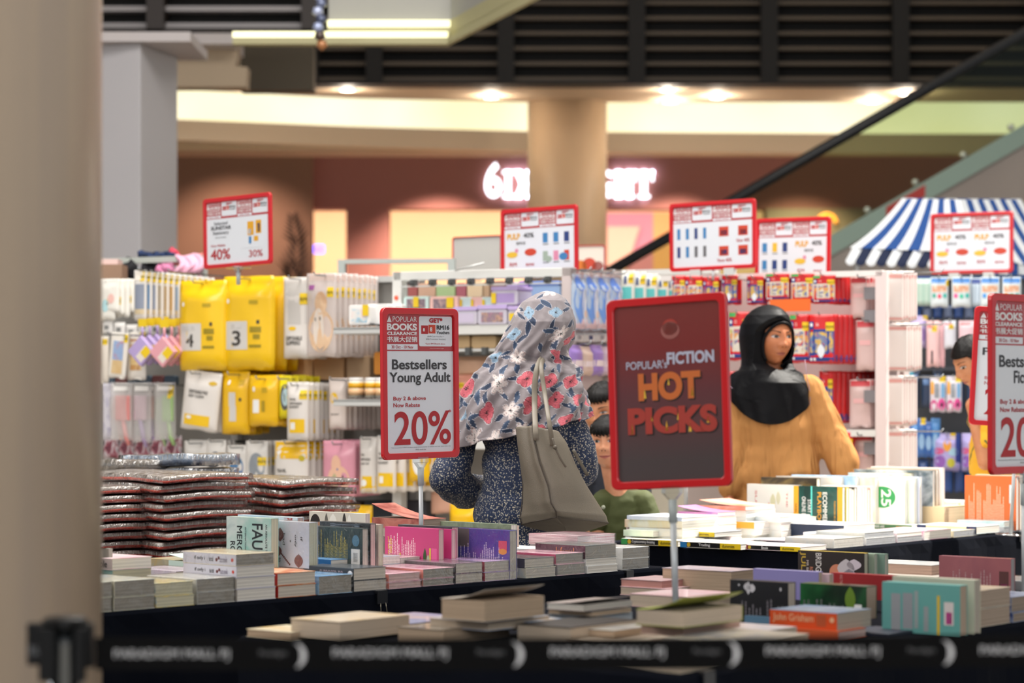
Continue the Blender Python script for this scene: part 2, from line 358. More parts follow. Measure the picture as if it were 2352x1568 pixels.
# suspended light frame over the atrium
lfm = thing('light_frame', 'stepped ceiling light frame with two glowing strips hanging high up', 'light', (0, 0, 0))
def pb(P, z0, z1, th, mt, nm):
    n = len(P); V = [(x, y, z) for z in (z0, z1) for x, y in P]+[(x, y+th, z) for z in (z0, z1) for x, y in P]; F = []
    for i in range(n-1): F += [(i, i+1, n+i+1, n+i), (2*n+i+1, 2*n+i, 3*n+i, 3*n+i+1), (n+i, n+i+1, 3*n+i+1, 3*n+i), (i+1, i, 2*n+i, 2*n+i+1)]
    MB().add(V, F).build(nm, mt, lfm)
P0 = [(X_(534, 16), 16), (X_(1028, 16), 16), (0.105, 14.3), (0.62, 12.6)]
P1 = [(X_(748, 16), 16.15), (X_(1034, 16.15), 16.15), (0.09, 14.5), (0.6, 12.8)]
bz = mat('a8a27c', 0.6); gl = mat('f3efbf', 0.5, emit=0.85)
pb(P0, zpx(101, 16), zpx(86, 16), 0.12, bz, 'rim'); pb(P0[:2], zpx(86, 16), zpx(72, 16), 0.1, gl, 'diffuser'); pb(P1[1:], zpx(86, 16), zpx(70, 16), 0.1, bz, 'rim')
pb(P1, zpx(72, 16), zpx(54, 16), 0.12, bz, 'rim'); pb(P1[:2], zpx(54, 16), zpx(38, 16), 0.1, gl, 'diffuser'); pb(P1[1:], zpx(54, 16), zpx(38, 16), 0.1, bz, 'rim')
pb([(x, y+0.1) for x, y in P1], zpx(38, 16), zpx(-40, 16), 0.1, mat('9b9a97', 0.7), 'panel')
orn = thing('hanging_ornament', 'string of bluish glass pieces ending in a copper drop', 'ornament', (X_(735, 15.5), 15.5, zpx(115, 15.5)))
for k, (dx, yy, c) in enumerate(((4, 105, 'b0764a'), (0, 84, '4a3a34'), (-4, 64, 'a9b4d6'), (3, 46, '4d5570'), (-5, 28, 'b8c0dd'), (3, 10, '6d7592'), (-3, -8, 'b8c0dd'))):
    z = (115-yy)*15.5/FPX; MB().lathe([(0.004, z-0.035), (0.04, z-0.005), (0.03, z+0.03), (0.004, z+0.035)], 6, Matrix.Translation((dx*0.003, 0, 0)) @ Matrix.Rotation(0.5*k, 4, 'Z')).build('pendant' if k else 'copper_drop', mat(c, 0.25, 0.3, coat=0.5), orn)
# recessed downlights in the walkway soffit
dl = mat('fff2df', 0.4, emit=6.0); rimm = mat('d9cbb8', 0.5)
for i, (xx, yy, lb) in enumerate(((596, 208, 'above the brown wall'), (798, 201, 'above the palm mural'), (1128, 222, 'beside the pillar, on the sign side'), (1533, 198, 'close to the slatted wall, past the pillar'), (1540, 238, 'half sunk in the cove light'), (1647, 222, 'between the pillar and the escalator'), (2004, 233, 'just above the escalator handrail'), (2082, 214, 'touching the escalator handrail'))):
    d = 3.17*FPX/(HY-yy); d = min(max(d, 24.45), 25.42)
    k = thing('downlight', 'round recessed downlight '+lb, 'light', (X_(xx, d), d, 4.455), group='walkway downlights')
    MB().ring([(0.09*math.cos(a*PI/12), 0.09*math.sin(a*PI/12)) for a in range(24)], [(0.07*math.cos(a*PI/12), 0.07*math.sin(a*PI/12)) for a in range(24)], -0.012, 0.004).build('rim', rimm, k)
    MB().lathe([(0.07, -0.02), (0.068, 0.0)], 20).build('lamp', dl, k)
    l = bpy.data.lights.new('downlight_lamp', 'POINT'); l.energy = 9; l.color = (1.0, 0.86, 0.70); l.shadow_soft_size = 0.05; lo = bpy.data.objects.new('downlight_lamp', l); COL.objects.link(lo); lo.parent = k; lo.location = (0, 0, -0.09)
# escalator, running up towards the far side
D = 21.0; esc = thing('escalator', 'glass sided escalator with black handrail and steel cladding rising past the stall', 'escalator', (X_(1440, D), D, 0))
ex = X_(1440, D); e0 = Vector((ex, D, zpx(600, D))); sl = (zpx(76, D)-zpx(600, D))/(X_(2352, D)-ex)
def ep(dx, drop, y=0.0): return (dx, y, e0.z+sl*dx-drop)
A_, B_ = -2.4, 7.0
q = MB(); q.tube([ep(A_, 0), ep(B_, 0)], [0.05, 0.05], 10); q.build('handrail', mat('14171c', 0.35), esc)
q = MB(); q.add([ep(A_, 0.03), ep(B_, 0.03), ep(B_, 0.84), ep(A_, 0.84), ep(A_, 0.03, 0.012), ep(B_, 0.03, 0.012), ep(B_, 0.84, 0.012), ep(A_, 0.84, 0.012)], [(0, 1, 2, 3), (7, 6, 5, 4), (0, 4, 5, 1), (3, 2, 6, 7)])
q.build('glass_panel', film('tinted_glass', 'd6dfce', 0.24, 0.06, 0.5, 0.05), esc)
q = MB(); q.add([ep(A_, 0.80, -0.05), ep(B_, 0.80, -0.05), ep(B_, 0.98, -0.05), ep(A_, 0.98, -0.05), ep(A_, 0.80, 0.1), ep(B_, 0.80, 0.1), ep(B_, 0.98, 0.1), ep(A_, 0.98, 0.1)], [(0, 1, 2, 3), (7, 6, 5, 4), (0, 4, 5, 1), (3, 2, 6, 7)])
q.build('skirt_trim', mat('8fa295', 0.4, 0.3), esc)
m, t, b = nt('brushed_steel'); co = coords(t, (0.8, 1, 0.8), (0, R(30), 0)); f = noise(t, co, 0.8, 1, 0.4, 0.4)
t.links.new(ramp(t, f, [(0.3, '8f8279'), (0.55, 'a0948a'), (0.75, '8b8079')]), b.inputs['Base Color']); b.inputs['Metallic'].default_value = 0.35; b.inputs['Roughness'].default_value = 0.38
q = MB(); q.add([ep(A_, 0.96), ep(B_, 0.96), ep(B_, 2.6), ep(A_, 2.6), ep(A_, 0.96, 0.9), ep(B_, 0.96, 0.9), ep(B_, 2.6, 0.9), ep(A_, 2.6, 0.9)], [(0, 1, 2, 3), (7, 6, 5, 4), (0, 4, 5, 1), (3, 2, 6, 7)])
q.build('cladding', m, esc)
for k in range(4): q = MB(); q.lathe([(0.03, 0), (0.03, 0.03)], 12, Matrix.Translation(ep(2.1+0.42*k, 0.76, -0.02)) @ Matrix.Rotation(PI/2, 4, 'X')); q.build('glass_clamp', mat('c9d2c4', 0.25, 0.8), esc)
q = MB(); xx = X_(2078, D)-ex; q.add([ep(xx-0.17, 0.83, -0.055), ep(xx+0.17, 0.83, -0.055), ep(xx+0.17, 0.93, -0.055), ep(xx-0.17, 0.93, -0.055)], [(3, 2, 1, 0)]); q.build('warning_sticker', mat('b5342c', 0.5), esc)
# striped stall canopy
D = 14.5; st = thing('stall_canopy', 'blue and white striped canopy of the market stall under the escalator', 'canopy', (X_(2130, D), D, 0))
sx = X_(2130, D); u = lambda x, y, d: (X_(x, d)-sx, d-D, zpx(y, d))
wh = mat('e9edf0', 0.8); bl = mat('1f4f95', 0.8); nv = mat('1b2747', 0.8)
def strips(TL, TR, BL, BR, n, nm, sag=0.05):
    q = MB()
    for i in range(n):
        for j in range(6):
            V = []
            for (a, c) in ((i/n, j/6), ((i+1)/n, j/6), ((i+1)/n, (j+1)/6), (i/n, (j+1)/6)):
                tp = Vector(TL).lerp(Vector(TR), a); bt = Vector(BL).lerp(Vector(BR), a); p = tp.lerp(bt, c); p.z -= sag*4*c*(1-c)*0.5; V.append(p)
            q.add(V, [(0, 3, 2, 1)], mi=i % 2)
    o = q.build(nm, [wh, bl], st); sd = o.modifiers.new('thick', 'SOLIDIFY'); sd.thickness = 0.004; return o
strips(u(2072, 456, 15.1), u(2205, 458, 14.9), u(1952, 568, 14.6), u(2250, 580, 14.2), 11, 'front_slope')
strips(u(2205, 458, 14.9), u(2345, 458, 15.6), u(2250, 580, 14.2), u(2470, 640, 14.6), 11, 'side_slope')
strips(u(2072, 456, 15.1), u(2345, 458, 15.6), u(2000, 560, 16.2), u(2440, 560, 16.6), 11, 'rear_slope')
q = MB()
for i in range(13):
    a = u(1958+23.5*i, 570+0.9*i, 14.58-0.03*i); n = 8
    V = [(a[0], a[1], a[2]), (a[0]+0.062, a[1], a[2])]+[(a[0]+0.031-0.045+0.031*math.cos(R(180*k/n)), a[1]-0.02, a[2]-0.075-0.03*math.sin(R(180*k/n))) for k in range(n+1)]
    q.add(V, [tuple(range(len(V)-1, -1, -1))], mi=i % 2)
o = q.build('valance', [wh, nv], st); sd = o.modifiers.new('thick', 'SOLIDIFY'); sd.thickness = 0.004
q = MB()
for i in range(10):
    a = Vector(u(2250, 580, 14.2)).lerp(Vector(u(2470, 640, 14.6)), i/10); V = [a, a+Vector((0.058, 0.04, -0.012))]+[a+Vector((0.029+0.029*math.cos(R(180*k/8)), 0.02, -0.09-0.03*math.sin(R(180*k/8)))) for k in range(9)]
    q.add(V, [tuple(range(len(V)-1, -1, -1))], mi=i % 2)
o = q.build('valance', [wh, bl], st); sd = o.modifiers.new('thick', 'SOLIDIFY'); sd.thickness = 0.004
for (xx, yy, dd) in ((1968, 575, 14.62), (2335, 600, 14.4), (2075, 560, 16.2), (2420, 560, 16.4)):
    a = u(xx, yy, dd); MB().tube([(a[0], a[1], 0), a], 0.018, 8).build('pole', mat('cfd0cf', 0.4, 0.4), st)
# round beige column close to the camera
m, t, b = nt('column_laminate'); co = coords(t, (9, 9, 0.25)); f = noise(t, co, 1.0, 2)
t.links.new(ramp(t, f, [(0.35, 'b5a698'), (0.6, 'c2b09b')]), b.inputs['Base Color']); b.inputs['Roughness'].default_value = 0.3  # vertical streaks paint soft reflections into the laminate colour
struct('column_2', MB().lathe([(0.42, 0), (0.42, 6)], 72, Matrix.Translation((X_(233, 4.45)-0.425, 4.45, 0))), m)
# queue barrier: post and printed belt
Dt = 3.6; bk = mat('070708', 0.45, spec=.3); bs = thing('barrier_post', 'black and chrome queue barrier post in front of the beige column', 'barrier post', (X_(150, Dt), Dt, 0))
MB().lathe([(0.16, 0), (0.16, 0.012), (0.05, 0.03), (0.03, 0.04)], 32).build('base', bk, bs)
MB().lathe([(0.0275, 0.03), (0.0275, 0.945)], 28).build('tube', mat('9fa6ad', 0.12, 1.0), bs)
MB().ring([(0.031*math.cos(a*PI/14), 0.031*math.sin(a*PI/14)) for a in range(28)], [(0.0276*math.cos(a*PI/14), 0.0276*math.sin(a*PI/14)) for a in range(28)], 0.80, 0.83).build('collar', bk, bs)
q = MB(); q.lathe([(0.03, 0.94), (0.034, 0.944), (0.034, 0.95), (0.028, 0.954)], 28); q.build('cap', bk, bs)
q = MB(); q.box(-0.056, -0.026, -0.012, 0.014, 0.882, 0.945); q.box(0.030, 0.042, -0.014, 0.014, 0.878, 0.944); q.box(-0.034, -0.010, -0.034, -0.018, 0.86, 0.94); q.box(0.018, 0.034, -0.03, -0.012, 0.86, 0.94); q.build('belt_cassette', bk, bs, 0.002)
TX = Matrix.Rotation(PI/2, 4, 'X')                                    # plane facing the viewer: text x to +x, up to +z
q = MB(); q.text('PAR', -0.052, 0.895, -0.028, 0.912, Matrix.Translation((0, -0.0130, 0)) @ TX); q.build('lettering', mat('77797c', 0.6), bs)
bt = thing('barrier_belt', 'black queue belt printed with white lettering stretched across the front', 'barrier belt', (X_(150, Dt), Dt, 0))
def bp(xp): return Vector((X_(xp, Dt)-X_(150, Dt), (xp-215)/2200*0.06, 0.9+0.0*xp))
q = MB(); n = 24; P = [bp(218+2440*i/n) for i in range(n+1)]
V = []
for i, p in enumerate(P):
    sg_ = -0.004*math.sin(PI*i/n)
    for dy in (0, 0.0012): V += [(p.x, p.y+dy, 0.874+sg_), (p.x, p.y+dy, 0.923+sg_)]
F = []
for i in range(n): o_ = 4*i; F += [(o_, o_+4, o_+5, o_+1), (o_+2, o_+3, o_+7, o_+6), (o_+1, o_+5, o_+7, o_+3), (o_, o_+2, o_+6, o_+4)]
q.add(V, F); q.build('webbing', mat('060607', 0.8, spec=0.15), bt)
for k in range(5):
    q = MB(); q2 = MB(); q3 = MB()
    x0 = 262+501.5*k; a, c = bp(x0), bp(x0+264); zz = 0.8965
    q.text('PARADIGM MALL PJ', a.x, zz-0.0085, c.x, zz+0.0085, Matrix.Translation((0, a.y-0.0008, 0)) @ TX)
    e = bp(x0+418); L = []
    for i in range(15):
        an = R(-75+165*i/14); L.append((e.x+0.018*math.cos(an)-0.004, zz-0.002+0.019*math.sin(an)))
    L2 = [(e.x+0.010*math.cos(R(-75+165*i/14))-0.004, zz-0.002+0.0185*math.sin(R(-75+165*i/14))) for i in range(15)]
    q3.add([(x, e.y-0.0008, z) for x, z in L]+[(x, e.y-0.0008, z) for x, z in L2], [(i, i+1, 16+i, 15+i) for i in range(14)])
    a, c = bp(x0+332), bp(x0+395); q2.text('Paradigm', a.x, zz-0.004, c.x, zz+0.006, Matrix.Translation((0, a.y-0.0008, 0)) @ TX)
    q.build('lettering', mat('d0d0d2', 0.6), bt); q3.build('crescent_logo', mat('d0d0d2', 0.6), bt); q2.build('small_lettering', mat('6a6a6c', 0.6), bt)
# ------------------------------------------------------------------ book tables
ZT = 0.73
class Table:
    """frame on a table top: a runs along one front edge, b runs inwards from it"""
    def __init__(s, o, ang):
        s.o = Vector((o[0], o[1], 0)); s.ang = R(ang); s.e = Vector((math.cos(s.ang), math.sin(s.ang), 0)); s.n = Vector((-math.sin(s.ang), math.cos(s.ang), 0)); s.rz = s.ang-PI/2
    def at(s, a, b, z=ZT): p = s.o+s.e*a+s.n*b; p.z = z; return p
    def a_of(s, xp, b):                                   # where the sight line through a column of the photo crosses the line at depth b
        k = (xp-CX)/FPX; q = s.o+s.n*b; return (k*q.y-q.x)/(s.e.x-k*s.e.y)
    def b_of(s, xp, a):
        k = (xp-CX)/FPX; q = s.o+s.e*a; return (k*q.y-q.x)/(s.n.x-k*s.n.y)
T1 = Table((-1.063, 6.2), 46.9); T2 = Table((1.049, 8.69), 51); T3 = Table((0.335, 4.8), 51)
m_cl, t, b = nt('navy_cloth'); b.inputs['Base Color'].default_value = lin('090d17'); b.inputs['Roughness'].default_value = 0.95; b.inputs['Specular IOR Level'].default_value = 0.08
co = coords(t); bump(t, b, noise(t, co, 220, 2), 0.2, 0.001)
m_wood = mat('b99a72', 0.6); m_leg = mat('6b6d70', 0.35, 0.8)
def cloth_table(T, a0, a1, b0, b1, tl, cl):
    c = T.at((a0+a1)/2, (b0+b1)/2, 0); L, W = (a1-a0)/2, (b1-b0)/2
    t = thing('display_table', tl, 'table', c, T.ang)
    MB().box(-L+.03, L-.03, -W+.03, W-.03, ZT-0.035, ZT-0.006).build('tabletop', m_wood, t)
    for sx in (-1, 1):
        for sy in (-1, 1): MB().tube([(sx*(L-.1), sy*(W-.1), 0), (sx*(L-.1), sy*(W-.1), ZT-0.035)], 0.018, 10).build('leg', m_leg, t)
    k = MB(); per = []; N = 60; r = 0.03
    for p, q in (((-L, -W), (L, -W)), ((L, -W), (L, W)), ((L, W), (-L, W)), ((-L, W), (-L, -W))):
        n = max(6, int(math.hypot(q[0]-p[0], q[1]-p[1])/0.06))
        for i in range(n): per.append((p[0]+(q[0]-p[0])*i/n, p[1]+(q[1]-p[1])*i/n))
    V = []; rows = [(0.0, ZT-0.0), (0.004, ZT-0.002), (0.010, ZT-0.010), (0.012, ZT-0.05), (0.02, 0.4), (0.03, 0.02)]
    V.append((0, 0, ZT))
    for j, (off, z) in enumerate(rows):
        for i, (x, y) in enumerate(per):
            d = math.hypot(x, y); wv = (0.012*math.sin(i*1.3)+0.01*math.sin(i*0.7+1)) * max(0, (j-2)/3.0)
            sx = (1 if x >= L-1e-6 else -1 if x <= -L+1e-6 else 0); sy = (1 if y >= W-1e-6 else -1 if y <= -W+1e-6 else 0)
            V.append((x+sx*(off+wv), y+sy*(off+wv), z))
    n = len(per); F = [(0, 1+i, 1+(i+1) % n) for i in range(n)]
    for j in range(len(rows)-1):
        for i in range(n): F.append((1+j*n+i, 1+(j+1)*n+i, 1+(j+1)*n+(i+1) % n, 1+j*n+(i+1) % n))
    k.add(V, F, sm=False); o = k.build('tablecloth', m_cl); o.location = c; o.rotation_euler = (0, 0, T.ang); tag(o, cl, 'tablecloth')
cloth_table(T1, -0.7, 2.32, 0.0, 2.45, 'long book table under the young adult sign and the film-wrapped bags', 'dark navy cloth hanging off the young adult book table')
cloth_table(T2, 0.0, 1.78, 0.0, 0.93, 'sunlit book table in front of the girl in the black headscarf', 'dark navy cloth on the sunlit business book table')
cloth_table(T3, 0.0, 2.3, 0.0, 1.24, 'shaded book table behind the queue belt', 'dark navy cloth on the shaded fiction table behind the queue belt')

PG = page_mat('d8cfc2'); PGW = page_mat('ebe7df'); PGY = page_mat('d9d5bb'); PGP = page_mat('e3c2bd'); PGB = page_mat('cdb49b'); PGG = page_mat('a9a49a')
FILM = film('shrink_film', 'ffffff', 0.16, 0.10, 26, 0.7)
BK = mat('1a1a1c', 0.4); WHT = mat('f4f4f2', 0.5); YEL = mat('f3d41c', 0.45); INK = mat('2a2a2c', 0.6)
def book(label, base, rz, h, w, t, cover, pages=None, stand=False, wrap=False, spine=None, prints=(), sprint=(), flap=0.0, lean=0.0, group=None, blurb=None, kind='paperback_book', sp=None):
    """lying: spine along x on the -y side; stand: cover upright facing -y, spine on top"""
    pages = pages or PG; c = 0.0014; s = sp or (1 if stand else -1)
    if stand: root = thing(kind, label, 'book', (base[0], base[1], base[2]+w/2), group=group, rot=(PI/2+lean, 0, rz))
    else: root = thing(kind, label, 'book', base, rz, group)
    q = MB(); H, W = h/2, w/2
    if flap and not stand:
        q.box(-H, H, -W, W, 0, c)
        n = 10; V = []; top = []
        for i in range(n+1):
            u = i/n; xx = -H+h*u; lift = flap*((1-u)**2 if flap > 0 else u**2)
            for y in (-W, W): V.append((xx, y, t-c+abs(lift)))
            for y in (-W, W): V.append((xx, y, t+abs(lift)))
        F = []
        for i in range(n): o = 4*i; F += [(o, o+1, o+5, o+4), (o+2, o+6, o+7, o+3), (o, o+4, o+6, o+2), (o+1, o+3, o+7, o+5)]
        F += [(0, 2, 3, 1), (4*n, 4*n+1, 4*n+3, 4*n+2)]; q.add(V, F)
    else: q.box(-H, H, -W, W, 0, c); q.box(-H, H, -W, W, t-c, t)
    q.box(-H, H, *((W-c, W) if s > 0 else (-W, -W+c)), c, t-c, mi=1)
    q.build('cover', [cover, spine or cover], root)
    q = MB(); q.box(-H+.002, H-.0012, -W+(.002 if s > 0 else c), W-(c if s > 0 else .002), c, t-c); q.build('pages', pages, root)
    P = {}
    for (tx, u0, v0, u1, v1, mt) in prints:               # u along the spine, v upwards, as seen when standing
        q = P.setdefault(mt, MB()); z = t+0.0006
        x0, x1, y0, y1 = -H+h*u0, -H+h*u1, -W+w*v0, -W+w*v1
        if tx is None: q.quad(x0, x1, y0, y1, z-0.0003)
        elif tx == 'disc': q.add([((x0+x1)/2+(x1-x0)/2*math.cos(a*PI/16), (y0+y1)/2+(y1-y0)/2*math.sin(a*PI/16), z-0.00015) for a in range(32)], [tuple(range(32))])
        elif tx == 'leaf': q.add([((x0+x1)/2+(x1-x0)/2*math.sin(a*PI/10)*abs(math.sin(a*PI/10)), (y0+y1)/2+(y1-y0)/2*math.cos(a*PI/10), z) for a in range(20)], [tuple(range(20))])
        elif tx[0] == '~': q.text(tx[1:], y0, x0, y1, x1, Matrix(((0, -1, 0, 0), (1, 0, 0, 0), (0, 0, 1, z), (0, 0, 0, 1))) @ Matrix.Scale(1, 4)) if False else q.text(tx[1:], y0, -x1, y1, -x0, Matrix(((0, -1, 0, 0), (1, 0, 0, 0), (0, 0, 1, z), (0, 0, 0, 1))), bold=0.015)
        else: q.text(tx, -y1, x0, -y0, x1, Matrix(((0, 1, 0, 0), (-1, 0, 0, 0), (0, 0, 1, z), (0, 0, 0, 1))), bold=0.015)
    for mt, q in P.items(): q.build('cover_print', mt, root)
    P = {}
    for (tx, u0, v0, u1, v1, mt) in sprint:               # on the spine (lying), u along, v up
        q = P.setdefault(mt, MB()); M = Matrix(((1, 0, 0, 0), (0, 0, -1, -W-0.0006), (0, 1, 0, 0), (0, 0, 0, 1)))
        if tx is None: q.quad(-H+h*u0, -H+h*u1, t*v0, t*v1, -0.0003, M)
        elif tx == 'disc': q.add([(-H+h*(u0+u1)/2+t*(v1-v0)/2*math.cos(a*PI/12), t*(v0+v1)/2+t*(v1-v0)/2*math.sin(a*PI/12), -0.00015) for a in range(24)], [tuple(range(24))], M)
        else: q.text(tx, -H+h*u0, t*v0, -H+h*u1, t*v1, M, bold=0.012)
    for mt, q in P.items(): q.build('spine_print', mt, root)
    if blurb:                                             # printed lines of the back cover, standing
        u0, u1, v0, v1, mt, nl, sd = blurb; rr = random.Random(sd); q = MB()
        for i in range(nl):
            if rr.random() < 0.16: continue
            uu = u0+(u1-u0)*i/nl; L = (v1-v0)*rr.uniform(0.45, 1); x = -H+h*uu; y0 = -W+w*v0
            y = y0
            while y < y0+w*L:
                l = rr.uniform(0.004, 0.011); q.quad(x, x+h*(u1-u0)/nl*0.42, y, min(y+l, y0+w*L), t+0.0004); y += l+0.0015
        q.build('blurb', mt, root)
    if wrap:
        e = 0.0018; q = MB(); q.box(-H-e, H+e, -W-e, W+e, -0.0002 if not stand else -e, t+e); q.build('plastic_wrap', FILM, root)
    return root
ORD = {1: ['single'], 2: ['upper', 'lower'], 3: ['top', 'middle', 'bottom'], 4: ['top', 'second', 'third', 'bottom'], 5: ['top', 'second', 'third', 'fourth', 'bottom']}
def stack(T, x0, x1, b, ys, covers, where, h=0.215, pages=None, wrap=(), z0=None, desc=None, spines=None, sprints=None, jig=0.004, flap=None, tops=None, hs=None, a0=None):
    """books with page ends facing out; x0..x1 and ys are read from the photo, ys from the top edge down to the table"""
    A = T.a_of(x0, b) if a0 is None else a0; B = T.a_of(x1, b); wdt = B-A; d = T.at((A+B)/2, b).y; n = len(ys)-1
    z = ZT if z0 is None else z0
    for i in range(n-1, -1, -1):
        t = (ys[i+1]-ys[i])*d/FPX; hh = (hs[i] if hs else h); j = random.uniform(-jig, jig); jb = random.uniform(0, jig*2) if i < n-1 else 0.0
        c = covers[i % len(covers)]; ww = wdt-0.002
        p = T.at(A+wdt/2+j*0.4, b+jb+hh/2, z)
        de = (desc[i] if isinstance(desc, (list, tuple)) else desc) or 'pale paged paperback'
        lab = de if n == 1 else f"{ORD[n][i]} {de} {where}"
        if n == 1: lab = f"{de} {where}"
        book(lab, p, T.rz+random.uniform(-.012, .012), hh, ww, t-0.0006, c, (pages[i] if isinstance(pages, (list, tuple)) else pages), wrap=(wrap == 'all' or i in wrap), spine=(spines[i] if spines else None),
             sprint=(sprints[i] if sprints and sprints[i] else ()), flap=(flap if flap and i == 0 else 0.0), prints=(tops if tops and i == 0 else ()))
        z += t
    return z
def standing(T, x0, x1, b, y0, y1, label, cover, pages=None, t=0.025, zb=None, wrap=False, **k):
    """cover upright, facing along the page-end direction's left neighbour; x0..x1 is the cover seen in the photo, b the depth of its near end"""
    A = T.a_of(x1, b); ca = A
    # near end of the cover at depth b; far end further inwards
    Bf = T.b_of(x0, A); h = Bf-b; d = T.at(A, b+h/2).y; z = ZT if zb is None else zb
    w_ = (zpx(y0, d)-z) if y1 is None else (y1-y0)*d/FPX
    if y1 is not None and zb is None: z = max(ZT, zpx(y1, d)); w_ = zpx(y0, d)-z
    p = T.at(A+0.0, b+h/2, z)
    return book(label, p, T.rz, h, w_, t, cover, pages, stand=True, wrap=wrap, **k)

# --- the young adult table: front row of page ends along the edge
cA = art(['c9d8d4', 'e9e3c9', 'b6c6cf'], 18, 1); cP = art(['e6a9bd', 'f1cdd6', 'd77fa0'], 22, 2); cB = art(['5b8fc9', '8fc0e8', 'dfe8ee'], 16, 3); cR = art(['a9322c', 'd98a52', 'e9dcc4'], 18, 4)
cD = art(['2c3034', '4b5157', '3a3f46'], 18, 5); cG = mat('5d5a5b', 0.4); RED = mat('b02a22', 0.4)
stack(T1, 214, 259, 0.0, [1336, 1372, 1406], [cA], 'at the table edge against the beige column', wrap='all', pages=PGG, desc='film wrapped grey paged paperback')
stack(T1, 262, 357, 0.0, [1333, 1371, 1402], [cA], 'second in from the beige column, front row', wrap='all', pages=PGG, desc='film wrapped speckled paperback')
stack(T1, 360, 449, 0.0, [1340, 1371, 1396], [art(['d8cdb8', 'e7d38d', '9fb9c4'], 20, 6)], 'under the twig-spined books, front row', wrap=(0,), pages=PGY, desc='cream paged paperback')
stack(T1, 453, 541, 0.0, [1333, 1363, 1391], [art(['c0c7cc', 'e0dcd2', '8f979d'], 20, 7)], 'leaning on the tall white stack, front row', wrap='all', pages=PGG, desc='film wrapped ridged paperback')
LV = mat('c9c8d3', 0.4); TW = mat('6b2a2a', 0.5)
twig = [('laura nowlin', .70, .25, .84, .75, mat('8a8294', .5)), ('had told', .50, .3, .58, .7, INK), ('if only i', .22, .3, .42, .7, INK), ('disc', .62, .3, .66, .6, TW), ('disc', .66, .5, .70, .75, TW), (None, .62, .48, .70, .54, TW), ('disc', .91, .34, .96, .66, mat('c4402f', .5))]
stack(T1, 544, 634, -0.004, [1274, 1302, 1328, 1354, 1382], [art(['d9c9a4', 'e8dcc0', 'c2b79a'], 14, 8), LV, LV, LV], 'that juts out beside the red-spined pair', h=0.226, pages=[PGG, PGW, PGW, PGW], wrap=(0,), spines=[LV, LV, mat('b9b3ab', .5), mat('b9b3ab', .5)], sprints=[twig, twig, None, None], desc=['white book with twig spine', 'white book with twig spine', 'white paged book', 'white paged book'])
stack(T1, 638, 727, 0.0, [1318, 1347, 1375], [cR], 'with red spines, right of the twig-spined books', spines=[RED, RED], desc='red spined paperback')
stack(T1, 731, 809, 0.0, [1325, 1368], [cB], 'in silvery film at the table edge below the black RACHEL spine', wrap='all', pages=PGG, desc='thick blue paperback')
LB = mat('e8e8ea', .5)
stack(T1, 812, 889, 0.0, [1300, 1328, 1354], [cD, cD], 'beside the thick silvery film wrapped paperback', wrap=(1,), spines=[mat('33363b', .4), mat('33363b', .4)], sprints=[[('RACHEL', .07, .25, .24, .6, LB), ('SUPPOSED TO', .34, .2, .8, .75, mat('9c8c92', .5)), ('disc', .9, .2, .97, .8, LB)], None], desc=['dark spined paperback lettered RACHEL', 'dark spined paperback in film'])
stack(T1, 893, 968, 0.0, [1317, 1336, 1352], [cP], 'with coral pink covers at the table edge', wrap='all', pages=PGP, desc='thin coral pink paperback', spines=[mat('e58f84', .4)]*2)
stack(T1, 971, 1043, 0.0, [1302, 1325, 1342], [cP], 'right of the thin coral pink pair', wrap='all', pages=PGG, spines=[mat('e58f84', .4), mat('c98f84', .4)], desc=['coral spined film wrapped book', 'coral edged film wrapped book'])
stack(T1, 1046, 1109, 0.0, [1290, 1314, 1337], [art(['4a4448', '8a7a86', 'd8a4bc'], 14, 9)], 'with dark grey spines in the front row', wrap='all', pages=PG, spines=[mat('5a5456', .35)]*2, desc='grey spined wrapped book')
stack(T1, 1112, 1184, 0.0, [1287, 1312, 1333], [art(['d79cc0', 'c4b0dc', 'efc6d8'], 14, 10)], 'propped against the purple standing book', wrap='all', pages=PG, spines=[mat('a03048', .4)]*2, desc='pink covered wrapped book')
stack(T1, 1207, 1277, 0.0, [1282, 1304, 1327], [cG, cA], 'right of the purple standing book', wrap='all', pages=PG, desc='white paged film wrapped book')
stack(T1, 1279, 1344, 0.0, [1268, 1292, 1318], [cP, cP], 'with a bright pink top cover near the table corner', wrap='all', pages=PGG, spines=[mat('c2496f', .4), mat('8a8286', .4)], desc='pink covered book')
MA = mat('57303f', .4)
stack(T1, 1347, 1419, -0.004, [1248, 1279, 1295, 1312], [art(['59605f', '7d8583', 'a37b5c'], 12, 11), WHT, WHT], 'at the end of the young adult table', wrap=(0,), pages=[PGG, PGW, PGW], spines=[MA, WHT, WHT], sprints=[[('Infernal', .42, .12, .78, .8, mat('d9894e', .5))], None, None], desc=['maroon spined wrapped book', 'white book', 'white book'])
stack(T1, 1430, 1491, 0.02, [1256, 1281, 1306], [WHT], 'alone past the corner of the young adult table', wrap='all', pages=PGG, desc='white book with foil page ends')
# standing row behind
stand_pink = dict(blurb=(.08, .62, .1, .85, mat('f1d7de', .6), 18, 3))
def barcode(u0, v0, u1, v1): return [(None, u0, v0, u1, v1, WHT)]+[(None, u0+(u1-u0)*.25, v0+(v1-v0)*(.25+.08*k), u1-(u1-u0)*.25, v0+(v1-v0)*(.29+.08*k), INK) for k in range(7)]
PK = mat('c7467e', .35)
standing(T1, 1062, 1187, 0.0, 1214, 1330, 'purple back cover book standing on edge at the front of the table', art(['3d3f86', '51479a', '6a4a9a'], 9, 12, interp='EASE'), PG, 0.032, wrap=True, blurb=(.1, .9, .1, .74, mat('cfc6dc', .6), 24, 5), prints=[(None, .80, .58, .95, .78, mat('d4526c', .5)), ('disc', .80, .5, .95, .62, mat('e09440', .5)), (None, .0, .62, .26, 1.0, mat('6a5f60', .4))])
yb = mat('e2c84c', .5)
